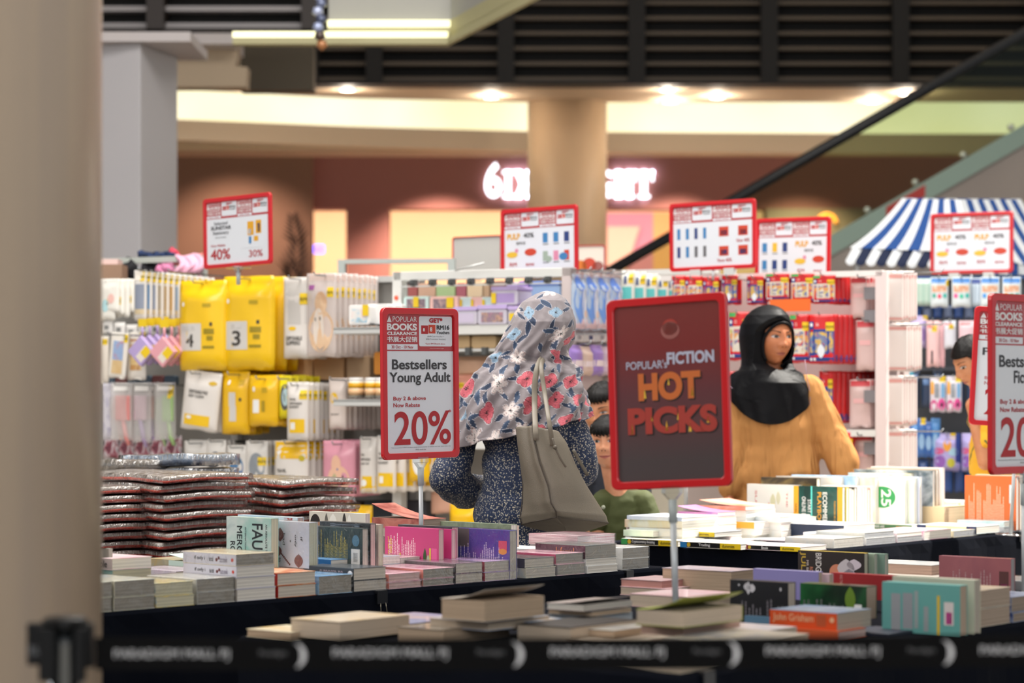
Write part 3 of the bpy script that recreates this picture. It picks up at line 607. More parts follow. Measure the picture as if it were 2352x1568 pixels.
standing(T1, 897, 1020, 0.14, 1211, 1300, 'bright pink book standing on edge beside the dark green one', PK, PGP, 0.024, prints=[('you still see me', .05, .1, .09, .75, yb), ('not that small', .10, .05, .14, .7, yb), (None, .83, .0, .86, .5, yb), (None, .87, .0, .97, .5, mat('e0609a', .5)), ('leaf', .72, .05, .78, .5, mat('3c5a34', .5)), ('leaf', .78, .0, .84, .34, mat('a9b79c', .5)), ('leaf', .26, .0, .32, .36, mat('d8b55c', .5))], **stand_pink)
standing(T1, 925, 1048, 0.165, 1212, 1300, 'second pink book standing right behind the bright pink one', PK, PGP, 0.022)
standing(T1, 930, 1053, 0.19, 1206, 1300, 'dark covered book standing behind the two pink ones', cD, PGP, 0.03)
standing(T1, 1000, 1188, 0.30, 1199, 1290, 'grey green book standing at the back under the elbow of the shopper', art(['6d7a63', '9aa58c', '55604f'], 14, 13), PGW, 0.03)
standing(T1, 1020, 1192, 0.345, 1202, 1290, 'cream book standing behind the grey green one', mat('d9cfc0', .5), PGP, 0.02)
gD = art(['16262a', '1d3434', '22403c'], 7, 14)
gy = mat('c7b24a', .6)
standing(T1, 731, 846, 0.12, 1210, 1296, 'dark green back cover with yellow blurb standing on edge', gD, PG, 0.024, wrap=True, blurb=(.1, .72, .1, .92, gy, 24, 8), prints=barcode(.78, .0, .95, .45)+[('disc', .80, .52, .94, .82, mat('4f7f9a', .5))])
standing(T1, 747, 863, 0.15, 1199, 1296, 'black book standing behind the dark green one', BK, PGP, 0.022, wrap=True, prints=[('SOUL', .2, .82, .8, .97, mat('7f8a99', .5))])
standing(T1, 764, 880, 0.172, 1201, 1296, 'pale paged book standing third behind the dark green one', mat('c9b9ac', .5), PGY, 0.02, wrap=True)
lav = art(['b9bfcb', 'c9ccd6', 'aab2c0'], 5, 15)
dg = mat('3e3a40', .6)
standing(T1, 620, 730, 0.19, 1196, 1300, 'lavender grey cover reading if only i had, standing on edge', lav, PGY, 0.035, wrap=True, prints=[('if', .83, .58, .87, .68, dg), ('only', .70, .45, .75, .72, dg), ('i', .61, .55, .63, .6, dg), ('had', .46, .48, .51, .74, dg), ('to', .37, .1, .42, .2, dg), ('h', .28, .06, .33, .12, dg), ('laura nowlin', .06, .0, .09, .6, mat('7c7680', .6)), ('leaf', .33, .55, .48, .86, TW), ('leaf', .30, .22, .44, .46, TW), ('leaf', .70, .0, .88, .3, mat('7a4540', .5))]+[(None, .18+.024*k, .57-.031*k, .21+.024*k, .61-.031*k, TW) for k in range(18)])
fau = art(['4f9a92', '8fc4b8', 'c9d6d0', '6a8f9a'], 6, 16)
standing(T1, 538, 640, 0.30, 1187, 1300, 'sea green thriller cover lettered FAU standing on edge', fau, PGY, 0.03, prints=[('FAULT', .58, .02, .82, .88, mat('252a2c', .5)), ('MERCY', .24, .12, .36, .82, mat('1f2527', .5)), ('ROAD', .09, .02, .2, .5, mat('1f2527', .5)), ('INTERNATIONAL BEST', .42, .1, .45, .8, dg), ('AN ABSOLUTE THRILLER', .88, .05, .92, .88, dg)])
standing(T1, 561, 698, 0.345, 1184, 1300, 'light blue book standing behind the sea green thriller', art(['a9c9e0', 'd6e4ec', '8fb4d4'], 10, 17), PGP, 0.026, prints=[('PIER', .78, .86, .92, .98, RED)])
standing(T1, 721, 850, 0.46, 1176, 1290, 'white book with a painted tiger and red petals standing behind', mat('d9d4c8', .5), PGW, 0.02, prints=[('disc', .02, .55, .2, .95, mat('2a2422', .5)), ('leaf', .08, .6, .3, .8, mat('b07a52', .5)), ('leaf', .28, .6, .34, .98, mat('6a665f', .5)), ('leaf', .36, .6, .5, .98, mat('f2efe6', .5)), ('disc', .55, .5, .7, .72, RED), ('leaf', .6, .7, .66, 1.0, mat('3a3734', .5)), ('disc', .8, .55, .9, .8, RED), ('leaf', .68, .6, .76, .98, mat('f2efe6', .5))])
# lying in the middle of the table
stack(T1, 259, 352, 0.26, [1231, 1258, 1283, 1305, 1328], [art(['f1c3cf', 'f5e3e3', 'e79bb4'], 9, 18), mat('a9c4bd', .5), mat('9cb0b4', .5), mat('a5b0a9', .5)], 'in the second row beside the beige column', pages=[PGW, PGY, PGG, PGY], wrap=(3,), spines=[mat('b7a7a4', .5), mat('8fb0a8', .5), mat('a0b0b0', .5), mat('a0b0b0', .5)], sprints=[[('a Cole', .6, .2, .9, .8, INK)], None, None, None], desc=['pink and white topped paperback', 'mint edged paperback', 'grey green paperback', 'film wrapped paperback'])
for k in range(3):
    p = T1.at(T1.a_of(228+9*k, 0.235), 0.33, ZT); book(('first', 'second', 'third')[k]+' upright cream paged book beside the column, spine turned away', p, T1.rz+PI/2, 0.155, 0.14, 0.018, mat('a8a79a', .5), PGY, stand=True)
stack(T1, 405, 485, 0.42, [1252, 1272, 1296], [art(['b9a6d6', 'e9dfe6', 'd8b9d0'], 12, 19), mat('c98f7a', .5)], 'in the second row, with a lilac sketch cover', pages=[PGW, PGP], wrap=(0,), desc=['lilac sketched paperback', 'salmon edged paperback'])
stack(T1, 492, 558, 0.50, [1250, 1272, 1300], [mat('d4e8dc', .5), mat('d9d3c4', .5)], 'behind the twig-spined books', pages=[PGY, PGW], desc=['pale mint cover paperback curling up', 'cream paperback'], flap=0.018)
stack(T1, 585, 624, 0.36, [1262, 1292], [cP], 'lying below the sea green thriller', desc='small pink topped paperback')
q_ = [('WARREN', .2, .15, .8, .85, mat('d9d4c0', .5))]
book('teal spined book lettered WARREN lying behind the front row', T1.at(T1.a_of(415, 0.24), 0.33, ZT), T1.rz, 0.2, 0.12, 0.032, mat('d98a66', .5), PG, spine=mat('1f6f8a', .4), sprint=q_)
bt_ = ZT+0.05
book('bright blue covered book lying in the middle of the young adult table', T1.at(T1.a_of(800, 0.2), 0.30, ZT+.062), T1.rz-.05, 0.235, 0.155, 0.018, art(['8fc0ea', '5a9ad6', 'cfe0ee'], 8, 20), PGW, spine=mat('2f7fc4', .4), sprint=[('PIP & MAX', .1, .15, .5, .85, mat('cfe6f6', .5))])
book('dull red paperback lying under the bright blue book', T1.at(T1.a_of(800, 0.2), 0.30, ZT), T1.rz-.02, 0.22, 0.15, 0.030, mat('8a3a34', .5), PG)
book('green paperback sandwiched below the bright blue book', T1.at(T1.a_of(800, 0.2), 0.30, ZT+.031), T1.rz+.03, 0.22, 0.15, 0.030, mat('3e6a54', .5), PGW)
for k in range(3): book(('blue spined book lettered TWISTED in clear film', 'cream paperback right under the TWISTED book', 'beige paperback at the bottom beneath the TWISTED book')[k], T1.at(T1.a_of(880, 0.2)+.015, 0.315, ZT+(.052, .026, 0)[k]), T1.rz, 0.205, 0.14, 0.025, (art(['dfe6ee', 'b9cede', 'eef0ee'], 9, 21), mat('d9cdb9', .5), mat('c8b79d', .5))[k], PGW, wrap=(k == 0), spine=(mat('7fa6c9', .4), None, None)[k], sprint=[('TWISTED ANGELS', .2, .15, .85, .85, mat('2f4a6a', .5))] if k == 0 else ())
book('salmon and white book lying beside the twig-spined books', T1.at(T1.a_of(690, 0.2), 0.31, ZT+.03), T1.rz, 0.2, 0.13, 0.026, mat('e8b7a4', .5), PGW)
book('blue edged paperback under the salmon and white book', T1.at(T1.a_of(690, 0.2), 0.31, ZT), T1.rz, 0.2, 0.13, 0.029, mat('6f95b8', .5), PGW)
stack(T1, 905, 968, 0.215, [1273, 1300, 1326], [mat('e6c4cc', .4), mat('c9bcb4', .5)], 'just in front of the bright pink standing book', pages=[PGW, PGP], wrap=(0,), desc=['clear wrapped pink topped book', 'pale paperback'])
stack(T1, 620, 690, 0.62, [1226, 1252, 1276], [art(['e0b04a', 'b7a98f', '8f8776'], 14, 22)], 'with a golden patterned cover behind the thriller', desc='golden patterned paperback')
stack(T1, 440, 520, 0.66, [1228, 1250, 1274], [art(['c9a24a', 'b0a890', 'd9c9a0'], 16, 23)], 'with an ochre map cover beside the film-wrapped bags', desc='ochre map covered paperback')
zz = stack(T1, 974, 1027, 0.62, [1169, 1194, 1214], [art(['b5453a', 'd98a7a', '8a2f2a'], 9, 24), art(['d9c9b9', 'b5a595'], 9, 25)], 'behind the slim sign pole', pages=[page_mat('b5a093'), page_mat('b8a89b')], h=0.25, flap=0.045, z0=ZT+.09, desc=['thick book whose red cover curls up', 'thick grey paged book'])
book('thick brown paged book at the bottom beneath the curling red cover', T1.at((T1.a_of(974, .62)+T1.a_of(1027, .62))/2, .62+.125, ZT), T1.rz, 0.25, 0.125, 0.088, mat('8f7f72', .6), page_mat('b0a093'))
stack(T1, 1330, 1418, 0.16, [1225, 1250, 1275, 1300], [art(['c06a80', 'e3c9cf', '9c5a6c'], 60, 26, stretch=(.1, .1, 9)), mat('c9bfc4', .5), WHT], 'with striped pink page edges at the far corner', pages=[art(['c06a80', 'e9dfe0', 'b0667a'], 3, 27, stretch=(1, 1, 60)), PGW, PGW], wrap=(0,), desc=['pink striped edged book', 'grey topped book', 'white backed book'])
stack(T1, 1235, 1300, 0.2, [1240, 1262, 1288], [WHT, mat('d5d5da', .5)], 'with a flat white cover below the grey bag', pages=PGW, desc=['plain white covered book', 'pale grey book'])

# --- film-wrapped bags piled at the back of the table
mb_g, t, b = nt('quilted_bag'); co = coords(t, (1, 1, 1)); f = noise(t, co, 9, 3, 0.6, 1)
t.links.new(ramp(t, f, [(0.3, '8d847a'), (0.6, 'b5ada2'), (0.8, 'd8d2c8')]), b.inputs['Base Color']); b.inputs['Roughness'].default_value = 0.35; bump(t, b, f, 0.5, 0.01)
BAGF = film('bag_film', 'f6f4f4', 0.42, 0.16, 34, 1.0)
bagred = mat('c94a36', .4); bagblue = art(['7d8fa3', '9fb2c4', '5f6f84'], 10, 30); baggrey = art(['7e776c', '9a9388'], 12, 31)
def wbag(label, c, rz, L, W, t, top, side, seed, group):
    rr = random.Random(seed); group = group and group; root = thing('wrapped_bag', label, 'bag', c, rz, group)
    r0 = random.Random(group or 1); ph = [r0.uniform(0, 6) for _ in range(6)]
    def wav(x, y): return 0.0055*math.sin(9*x+ph[0]+3*y)+0.004*math.sin(17*x+ph[1])+0.004*math.sin(13*y+ph[2])
    def shell(e, dz0, dz1, nu=22, nv=12, edge=0.0):
        q = MB(); V = []; F = []
        for s_ in (0, 1):
            for j in range(nv):
                for i in range(nu):
                    x = (-.5+i/(nu-1))*(L+2*e); y = (-.5+j/(nv-1))*(W+2*e); ed = max(0, max(abs(x)/(L/2), abs(y)/(W/2))-0.9)*10
                    ed = min(1, ed); z = (t+dz1 if s_ else dz0)+wav(x, y)*(0.9 if s_ else 0.75); z += (-1 if s_ else 1)*ed*t*0.07
                    V.append((x+(rr.uniform(-edge, edge) if ed else 0), y+(rr.uniform(-edge, edge) if ed else 0), z))
        n = nu*nv
        for s_ in (0, 1):
            for j in range(nv-1):
                for i in range(nu-1):
                    a = s_*n+j*nu+i; f = (a, a+1, a+nu+1, a+nu); F.append(f if s_ else f[::-1])
        per = [i for i in range(nu)]+[j*nu+nu-1 for j in range(1, nv)]+[(nv-1)*nu+i for i in range(nu-2, -1, -1)]+[j*nu for j in range(nv-2, 0, -1)]
        for k in range(len(per)): a, b2 = per[k], per[(k+1) % len(per)]; F.append((a, b2, n+b2, n+a))
        return q.add(V, F, sm=True)
    shell(0, 0.004, -0.004).build('bag', top, root)
    q = shell(0.002, 0.001, -0.5*t); q.build('side_panel', side, root)
    q = MB()
    for i in range(14):
        x = -L/2+L*(i+.5)/14; z = t*0.66+wav(x, -W/2); q.box(x-.001, x+.001, -W/2-.0012, -W/2, z-.007, z+.007); z = t*.66+wav(L/2, x*W/L); q.box(L/2, L/2+.0012, x*W/L-.001, x*W/L+.001, z-.007, z+.007)
    q.build('stitching', mat('d9d2c6', .5), root)
    shell(0.010, 0.0005, -0.0015, 26, 14, 0.007).build('plastic_wrap', BAGF, root); return root
def bagpile(xp, dd, n, th, L, W, rz, where, seed, z=ZT):
    for i in range(n):
        rr = random.Random(seed+i); k = n-1-i
        nm = ('topmost', 'second from top', 'third from top', 'fourth from top', 'fifth from top', 'sixth from top', 'seventh from top', 'eighth from top', 'ninth from top', 'tenth from top')
        lab = f"grey red film wrapped bag, {'lowest' if i == 0 else nm[k]} in {where}"
        wbag(lab, px(xp, HY, dd)*1+Vector((rr.uniform(-.012, .012), rr.uniform(-.01, .01), z-CH)), rz+rr.uniform(-.05, .05), L, W, th-.002, mb_g, bagred, seed+i, 'film wrapped bags')
        z += th
    return z
za = bagpile(388, 8.65, 9, 0.033, 0.40, 0.40, R(-40), 'the tall pile beside the column', 50)
zb = bagpile(655, 8.95, 8, 0.0335, 0.36, 0.36, R(-40), 'the shorter pile behind the thriller', 70)
bagpile(188, 8.45, 8, 0.032, 0.36, 0.36, R(-40), 'the pile hugging the column', 90)
for (xp, dd, lab, tp, s_, zz, Lx) in ((410, 9.35, 'blue grey bag in clear film lying behind the tall pile, upper one', bagblue, mat('4f5f74', .5), ZT+.29, .36), (408, 9.35, 'blue grey bag in clear film under the other blue one', bagblue, mat('7a3a34', .5), ZT+.235, .36), (255, 9.25, 'taupe bag in clear film beside the blue grey ones', baggrey, mat('6f675c', .5), ZT+.27, .34), (250, 9.3, 'taupe bag half hidden beneath another taupe bag', baggrey, mat('6f675c', .5), ZT+.215, .34)):
    wbag(lab, px(xp, HY, dd)+Vector((0, 0, zz-CH)), R(-35), Lx, 0.26, .05, tp, s_, int(xp+zz*100), None)
for k, (xp, dd, n) in enumerate(((410, 9.35, 4), (252, 9.28, 3))):
    for i in range(n):
        th = (0.235/4, 0.215/3)[k]; wbag(('lower wrapped bag in the stack under the blue grey ones', 'lower wrapped bag in the stack under the taupe ones')[k], px(xp, HY, dd)+Vector((0, 0, ZT+i*th-CH)), R(-35), .35, .26, th-.004, baggrey, mat('6f675c', .5), 300+10*k+i, ('bags under the blue grey ones', 'bags under the taupe ones')[k])
# ------------------------------------------------------------------ helpers that read a lying book from its three visible corners
wa = [art(['f3f2ec', 'e9e6dc', 'd7e0e6'], 10, 40+i) for i in range(2)]+[art(['f4efe8', 'efe3c2', 'e6edf2'], 9, 44), art(['f2eef0', 'ecd6dc', 'f6f6f6'], 9, 45)]
def ab(T, x, y, z):
    p = px(x, y, (CH-z)*FPX/(y-HY)); p.z = 0; v = p-T.o; return v.dot(T.e), v.dot(T.n)
def lay(T, xl, xc, xr, yt, yb, label, cover, pages=None, z=ZT, wmax=0.30, yaw=0.0, **k):
    """xl..xc: long face towards the spine edge, xc..xr: end face; yt/yb: top and bottom of the corner between them"""
    z0 = z
    while True:
        A, B = ab(T, xc, yb, z); h = T.b_of(xl, A)-B
        if T is not T2 or B+h <= .84 or z > ZT+.22: break
        z += .004
        if ab(T, xc, yb, z)[0] < .03: B = min(B, .84-h); break
    d = T.at(A, B).y; w_ = min(wmax, T.a_of(xr, B)-A); t = (yb-yt)*d/FPX
    if z-ZT > .03 and (z-z0 > .008):                          # books carrying it
        n = max(1, round((z-ZT-.001)/.028)); tt = (z-ZT-.0012)/n
        for i in range(n): book('white book in the stack carrying the '+' '.join(label.replace('black and ', '').split()[:8]), T.at(A+w_/2+random.uniform(.004, .012), B+h/2+random.uniform(-.006, .006), ZT+.0006+i*tt), T.rz+random.uniform(-.02, .02), h*.98, w_*.97, tt-.0006, wa[(i+int(xl)) % 4], PGW, group='stack under '+label[:30])
    return book(label, T.at(A+w_/2, B+h/2, z), T.rz+yaw, h, w_, t, cover, pages, **k)
def stand2(T, x0, x1, y0, yb, label, cover, pages=None, t=0.025, z=ZT, a=None, **k):
    """upright cover; a fixes its place along the edge, else it follows from the bottom corner"""
    if a is None:
        A, B = ab(T, x1, yb, z); d = T.at(A, B).y; w_ = (yb-y0)*d/FPX
    else: A = a; B = T.b_of(x1, A); d = T.at(A, B).y; z = ZT+.0058; w_ = zpx(y0, d)-z
    h = T.b_of(x0, A)-B
    return book(label, T.at(A+t, B+h/2, z), T.rz, h, w_, t, cover, pages, stand=True, **k)
# --- the sunlit table
GRN = mat('2f7d46', .4); YSP = mat('e7c81f', .4); bkm = mat('141415', .35); dsc = mat('cfae2a', .5)
def dummies(title, blk, w0, w1): return [(None, 0, 0, .11, 1, blk), ('disc', .12, .12, .17, .88, dsc), (None, .665, 0, 1, 1, YSP), ('dummies', .70, .22, .90, .78, bkm), (title, w0, .2, w1, .8, mat('e9e9ea', .5))]
lay(T2, 1427, 1556, 1640, 1241.5, 1255, 'black and yellow guide spine reading Cryptocurrency Investing', wa[2], PGW, spine=bkm, sprint=dummies('Cryptocurrency Investing', mat('3f9a52', .4), .19, .60), wmax=.18)
lay(T2, 1562, 1701, 1760, 1249, 1262.5, 'black and yellow guide spine reading Trading', wa[0], PGW, spine=bkm, sprint=dummies('Trading', mat('2a7fc0', .4), .31, .50), wmax=.18)
lay(T2, 1702, 1838, 1900, 1256, 1267, 'thin black and yellow guide spine reading Bitcoin', wa[3], PGW, spine=bkm, sprint=dummies('Bitcoin', mat('b8283c', .4), .35, .46), wmax=.18)
for xx in ((1560, 1700, 1244), (1427, 1556, 1233)): pass
lay(T2, 1512, 1641, 1720, 1222, 1233, 'green and yellow guide spine reading Candlestick Charting', art(['b9a6d0', 'efeede', 'd9cbe3'], 8, 46), PGW, z=ZT+.028, spine=mat('2f5a38', .4), sprint=dummies('Candlestick Charting', mat('3a4a86', .4), .2, .62), wmax=.19)
lay(T2, 1500, 1641, 1720, 1233, 1247, 'cream guide hidden below the Candlestick Charting book', wa[0], PGW, z=ZT, wmax=.19)
lay(T2, 1600, 1732, 1795, 1199, 1214, 'brown and yellow spined book behind the Candlestick Charting guide', art(['9aa6ae', 'b9c2c8', '8a949c'], 9, 47), PGW, z=ZT+.03, spine=mat('b39a86', .5), sprint=[(None, .62, 0, 1, 1, mat('e9a93a', .5)), ('THE LITTLE BOOK', .26, .3, .62, .75, LB)], wmax=.19)
lay(T2, 1596, 1735, 1795, 1214, 1229, 'white guide hidden below the brown and yellow spine', wa[1], PGW, z=ZT, wmax=.19)
for k, (y0, y1) in enumerate(((1212, 1221), (1222, 1231))):
    lay(T2, 1742, 1874, 1960, y0, y1, ('upper', 'lower')[k]+' green spined book lettered WARREN BUFFETT', art(['eef2ee', 'cfe0cf', 'e6ecf0'], 9, 48), PGW, z=ZT+.026-.017*k, spine=mat('4a6a3a', .4), sprint=[('WARREN BUFFETT', .3, .15, .58, .9, LB), (None, 0, 0, .06, 1, mat('8fae5a', .4)), (None, .88, 0, 1, 1, mat('a8a83a', .4))], wmax=.17)
lay(T2, 1800, 1938, 2010, 1206, 1240, 'tall white paged book with navy cover edge beneath the playbook', art(['dfe6ea', 'f2f2f2', 'b9c6d4'], 9, 49), PGW, z=ZT, spine=mat('1c2a44', .4), wmax=.24)
lay(T2, 1845, 1990, 2056, 1228, 1245, 'white spined book lettered KINGMA near the table corner', mat('f2f2f0', .5), PGW, z=ZT+.005, spine=mat('efefee', .5), sprint=[('KINGMA', .08, .3, .22, .7, mat('6a7a9a', .5)), ('CASHFLOWS', .42, .3, .7, .72, mat('9aa4b4', .5))], wmax=.17)
lay(T2, 1832, 1888, 1912, 1242, 1254, 'green spined booklet in front of the KINGMA book', wa[0], PGW, z=ZT+.004, spine=mat('5a9a3c', .4), sprint=[(None, .72, 0, 1, 1, mat('6a2a22', .4))], wmax=.12)
stack(T2, 1916, 1984, 0.0, [1240, 1262], [wa[0]], 'at the sunlit table corner beside the KINGMA book', desc='white book in crinkled film', wrap='all', pages=PGW)
FO = page_mat('c6c8cc')
stack(T2, 1990, 2058, 0.0, [1226, 1239, 1255], [wa[1], mat('e4e4e6', .4)], 'along the lit cloth edge', wrap='all', pages=FO, desc='silvery film wrapped book')
stack(T2, 2060, 2119, 0.0, [1227, 1236, 1249], [wa[3]], 'left of the pink striped cover', pages=[PGW, FO], desc='white topped book', wrap=(1,))
stack(T2, 2123, 2186, 0.0, [1222, 1243], [art(['e9a6c0', 'f6eef2', 'f2c9d9'], 10, 50, interp='CONSTANT')], 'lying between the white and the film wrapped books', desc='pink striped cover book', pages=PGW)
stack(T2, 2189, 2245, 0.0, [1223, 1238], [wa[2]], 'next to the technical analysis book', desc='pale yellow book in film', pages=FO, wrap='all')
TB = mat('1b2b58', .4)
lay(T2, 2106, 2243, 2303, 1209, 1226, 'cream spined book reading Technical Analysis for the Trading Professional', art(['f4f4ee', 'cfe3ea', 'e9eef0'], 9, 51), PGW, z=ZT+.006, spine=mat('e9dcae', .5), sprint=[(None, 0, 0, .155, 1, TB), (None, .83, 0, 1, 1, TB), (None, .88, .2, .93, .75, mat('c9302c', .4)), ('TECHNICAL ANALYSIS', .18, .3, .45, .68, INK), ('TRADING PROFESSIONAL', .52, .3, .82, .68, INK)], wmax=.2)
stack(T2, 2306, 2352, 0.0, [1197, 1210, 1223], [art(['9fd0d6', 'd6ecee', 'b9d9e0'], 8, 52), mat('b9c0c6', .4)], 'beside the binder clip on the sunlit table', pages=[PGW, FO], wrap='all', desc='teal topped book')
lay(T2, 2005, 2094, 2140, 1205, 1218, 'green spined book ending in LINES under the red method book', wa[0], PGW, z=ZT+.004, spine=mat('3f6e46', .4), sprint=[('TREND LINES', 0.02, .3, .3, .75, LB), ('TIM PEARSON', .6, .3, .95, .65, mat('d98a4a', .5))], wmax=.2)
lay(T2, 2092, 2222, 2286, 1185, 1197, 'red spined book reading Smart Money Method', art(['f2efec', 'e9d2d2', 'f6f4f2'], 9, 53), PGW, z=ZT+.028, spine=mat('d2403a', .4), sprint=[('SMART MONEY Method', .15, .1, .56, .72, LB), ('STEPHEN CLAPHAM', .66, .25, .86, .6, mat('7a1f1c', .5)), (None, .88, .15, .93, .8, mat('f0c63a', .5))], wmax=.21)
lay(T2, 2090, 2224, 2288, 1197, 1206, 'white book lying under the red method book', wa[1], PGW, z=ZT+.006, wmax=.21)
lay(T2, 2212, 2345, 2420, 1167, 1185, 'pale pink spined book reading The Finance Book', wa[3], PGW, z=ZT+.012, spine=mat('f0dfe3', .5), sprint=[('THE FINANCE BOOK', .2, .3, .66, .72, mat('9a6a9a', .5)), (None, .04, .2, .07, .8, mat('f0c63a', .5))], wmax=.21)
lay(T2, 2093, 2215, 2272, 1153, 1166, 'white spined book reading The Psychology of Money', mat('f6f6f5', .5), PGW, z=ZT+.075, spine=mat('eeeeec', .5), sprint=[('The Psychology of Money', .04, .2, .5, .8, mat('8a8d90', .5)), ('disc', .53, .12, .58, .88, mat('7a828a', .5)), ('MORGAN HOUSEL', .62, .3, .86, .7, mat('8a8d90', .5)), (None, .89, .2, .93, .75, mat('f0c63a', .5))], wmax=.21)
for k in range(3): lay(T2, 2097, 2218-3*k, 2276, 1166+9*k, 1175+9*k, ('first', 'second', 'third')[k]+' white book beneath the Psychology of Money', wa[k], PGW, z=ZT+.056-.0185*k, wmax=.21)
lay(T2, 2024, 2160, 2210, 1172, 1187, 'white book with curled black cover lettered MILLIONAIRE', mat('3a3836', .4), PGW, z=ZT+.02, spine=mat('f0f0ee', .5), sprint=[('MILLIONAIRE', .4, .3, .9, .95, mat('b9b4aa', .5))], flap=.012, wmax=.16)
for k in range(2): lay(T2, 2297, 2400, 2440, 1184+7*k, 1191+7*k, ('upper', 'lower')[k]+' black spine reading Unlock Your at the photo edge', wa[k], PGW, z=ZT+.016-.013*k, spine=bkm, sprint=[('UNLOCK YOUR', .13, .2, .5, .8, LB), ('MIND', .52, .2, .8, .8, mat('d9b43a', .5))], wmax=.1)
# standing books on the sunlit table
ec = art(['123c3a', '17524c', '0f2e2c', '1a6a62'], 7, 54); cy = mat('5fd6cf', .4); og = mat('f0a92c', .4)
stand2(T2, 1823, 1935, 1118, 1200, 'dark green and gold Ecommerce Playbook standing on edge', ec, PGW, .022, a=1.10, prints=[(None, 0, 0, .1, 1, og), (None, .9, 0, 1, 1, og), ('ARIEL CHEW', .03, .08, .065, .62, mat('8a5a1a', .5)), (None, .355, 0, .385, 1, cy), ('ECOMMERCE', .60, -.0, .69, .87, mat('f5f5f2', .4)), ('PLAYBOOK', .49, .0, .57, .87, og), ('ONLINE BUSINESS', .17, .0, .25, .76, LB), ('START & BUILD', .29, .0, .36, .70, LB), ('FOREWORD BY CAROL F', .83, .05, .86, .68, og)])
lt = art(['f3efe9', 'f6f3ee', 'e9e2d6'], 5, 55); stand2(T2, 1716, 1838, 1114, 1196, 'white cover with red spaced letters and a faint leaf standing on edge', lt, PGW, .022, a=1.123, prints=[('SUN', .15, .42, .19, .86, mat('d98a8a', .5)), ('OF', .40, .35, .43, .6, mat('d98a8a', .5)), ('THE', .74, .5, .77, .84, mat('d98a8a', .5)), ('leaf', .44, .45, .54, .8, mat('d9d6b4', .5)), ('leaf', .55, .55, .63, .85, mat('dcd8bc', .5))])
sc_ = ['f2d24a', 'e6e2da', 'e9e4d2', '2e2e30', 'dfe3ea', 'd9dcd6', 'cfcfc9', 'e9e4e0', 'd8552c', 'efe7da']
xs = [1945, 1952, 1959, 1966, 1973, 1980, 1986, 1992, 1998, 2004]
for k in range(10):
    A = 1.10; B = T2.b_of(1937, A); off = .024+.0215*k
    book(f"{('pale yellow', 'off white', 'cream', 'black spined', 'bluish white', 'grey white', 'stone', 'ivory', 'orange spined', 'buff')[k]} book filed upright in the row behind the playbook", T2.at(A+off+.02, B+.115, ZT+.0058), T2.rz, .23, .182-.005*(k % 3), .02, mat(sc_[k], .5), PGW, stand=True)
for k, (x0, x1, y0, yb, lb, c, z) in enumerate(((1748, 1876, 1098, 1175, 'dark gold framed book standing at the back behind the white cover', art(['2b2722', '4a4034', 'b79a5a'], 5, 56), .06), (1782, 1930, 1096, 1172, 'white book standing behind the dark gold one', wa[0], .06), (1818, 1966, 1093, 1170, 'pale blue edged book standing behind the white ones', art(['f2f4f6', '9fc6ea', 'f4f4f2'], 8, 57), .06), (1850, 2010, 1095, 1168, 'cream white book standing furthest behind the playbook', wa[2], .06))): stand2(T2, x0, x1, y0, yb, lb, c, PGW, .028, a=(1.14, 1.36, 1.39, 1.42)[k])
gd = mat('2f9a55', .4)
stand2(T2, 1930, 2078, 1102, 1172, 'white cover with a big green disc reading 25 standing on edge', mat('f4f4f2', .5), PGW, .02, a=1.45, prints=[('disc', .46, .42, .86, .86, gd), ('25', .64, .46, .79, .80, WHT), ('NEVER SPLIT', .52, .48, .56, .80, WHT)])
for k, (x0, x1, y0, lb, c) in enumerate(((1945, 2100, 1098, 'green edged white book filed behind the green disc cover', mat('dfe9d6', .5)), (1960, 2112, 1095, 'navy edged white book filed behind the green disc cover', mat('c9cfe0', .5)), (1948, 2092, 1088, 'yellow striped book standing behind the green disc cover', art(['f0d94a', 'f6f2e2', '8fc6ea'], 6, 58)), (1962, 2142, 1081, 'blue topped glossy book standing behind the yellow striped one', art(['8fb6de', '5a6a70', 'e6e9ea', 'c9b46a'], 6, 59)), (1990, 2150, 1078, 'brown edged book filed near the back of the sunlit table', mat('c9b49a', .5)), (2000, 2164, 1074, 'red edged white book filed last at the back', mat('f2e6e2', .5)))): stand2(T2, x0, x1, y0, 1168, lb, c, PGW, .022, a=1.475+.026*k, wrap=(k == 3))
orb = mat('dd6a2c', .45); stand2(T2, 2216, 2334, 1094, 1172, 'orange back cover with white blurb standing on edge', orb, PGW, .024, a=1.66, blurb=(.08, .78, .12, .9, mat('f0c9a8', .6), 22, 9), prints=[(None, .87, .5, .96, .84, WHT)]+[(None, .89+.012*k, .55, .895+.012*k, .78, mat('8a4a2a', .5)) for k in range(5)])
stand2(T2, 2240, 2343, 1091, 1170, 'pale paged book standing right behind the orange one', mat('f0d9c0', .5), PGW, .024, a=1.69)
stack(T2, 2168, 2226, .27, [1121, 1176], [mat('d9c39a', .5)], 'lying behind the red edged white book', desc='tan block of pages', pages=page_mat('d9c7a6'), h=.2)
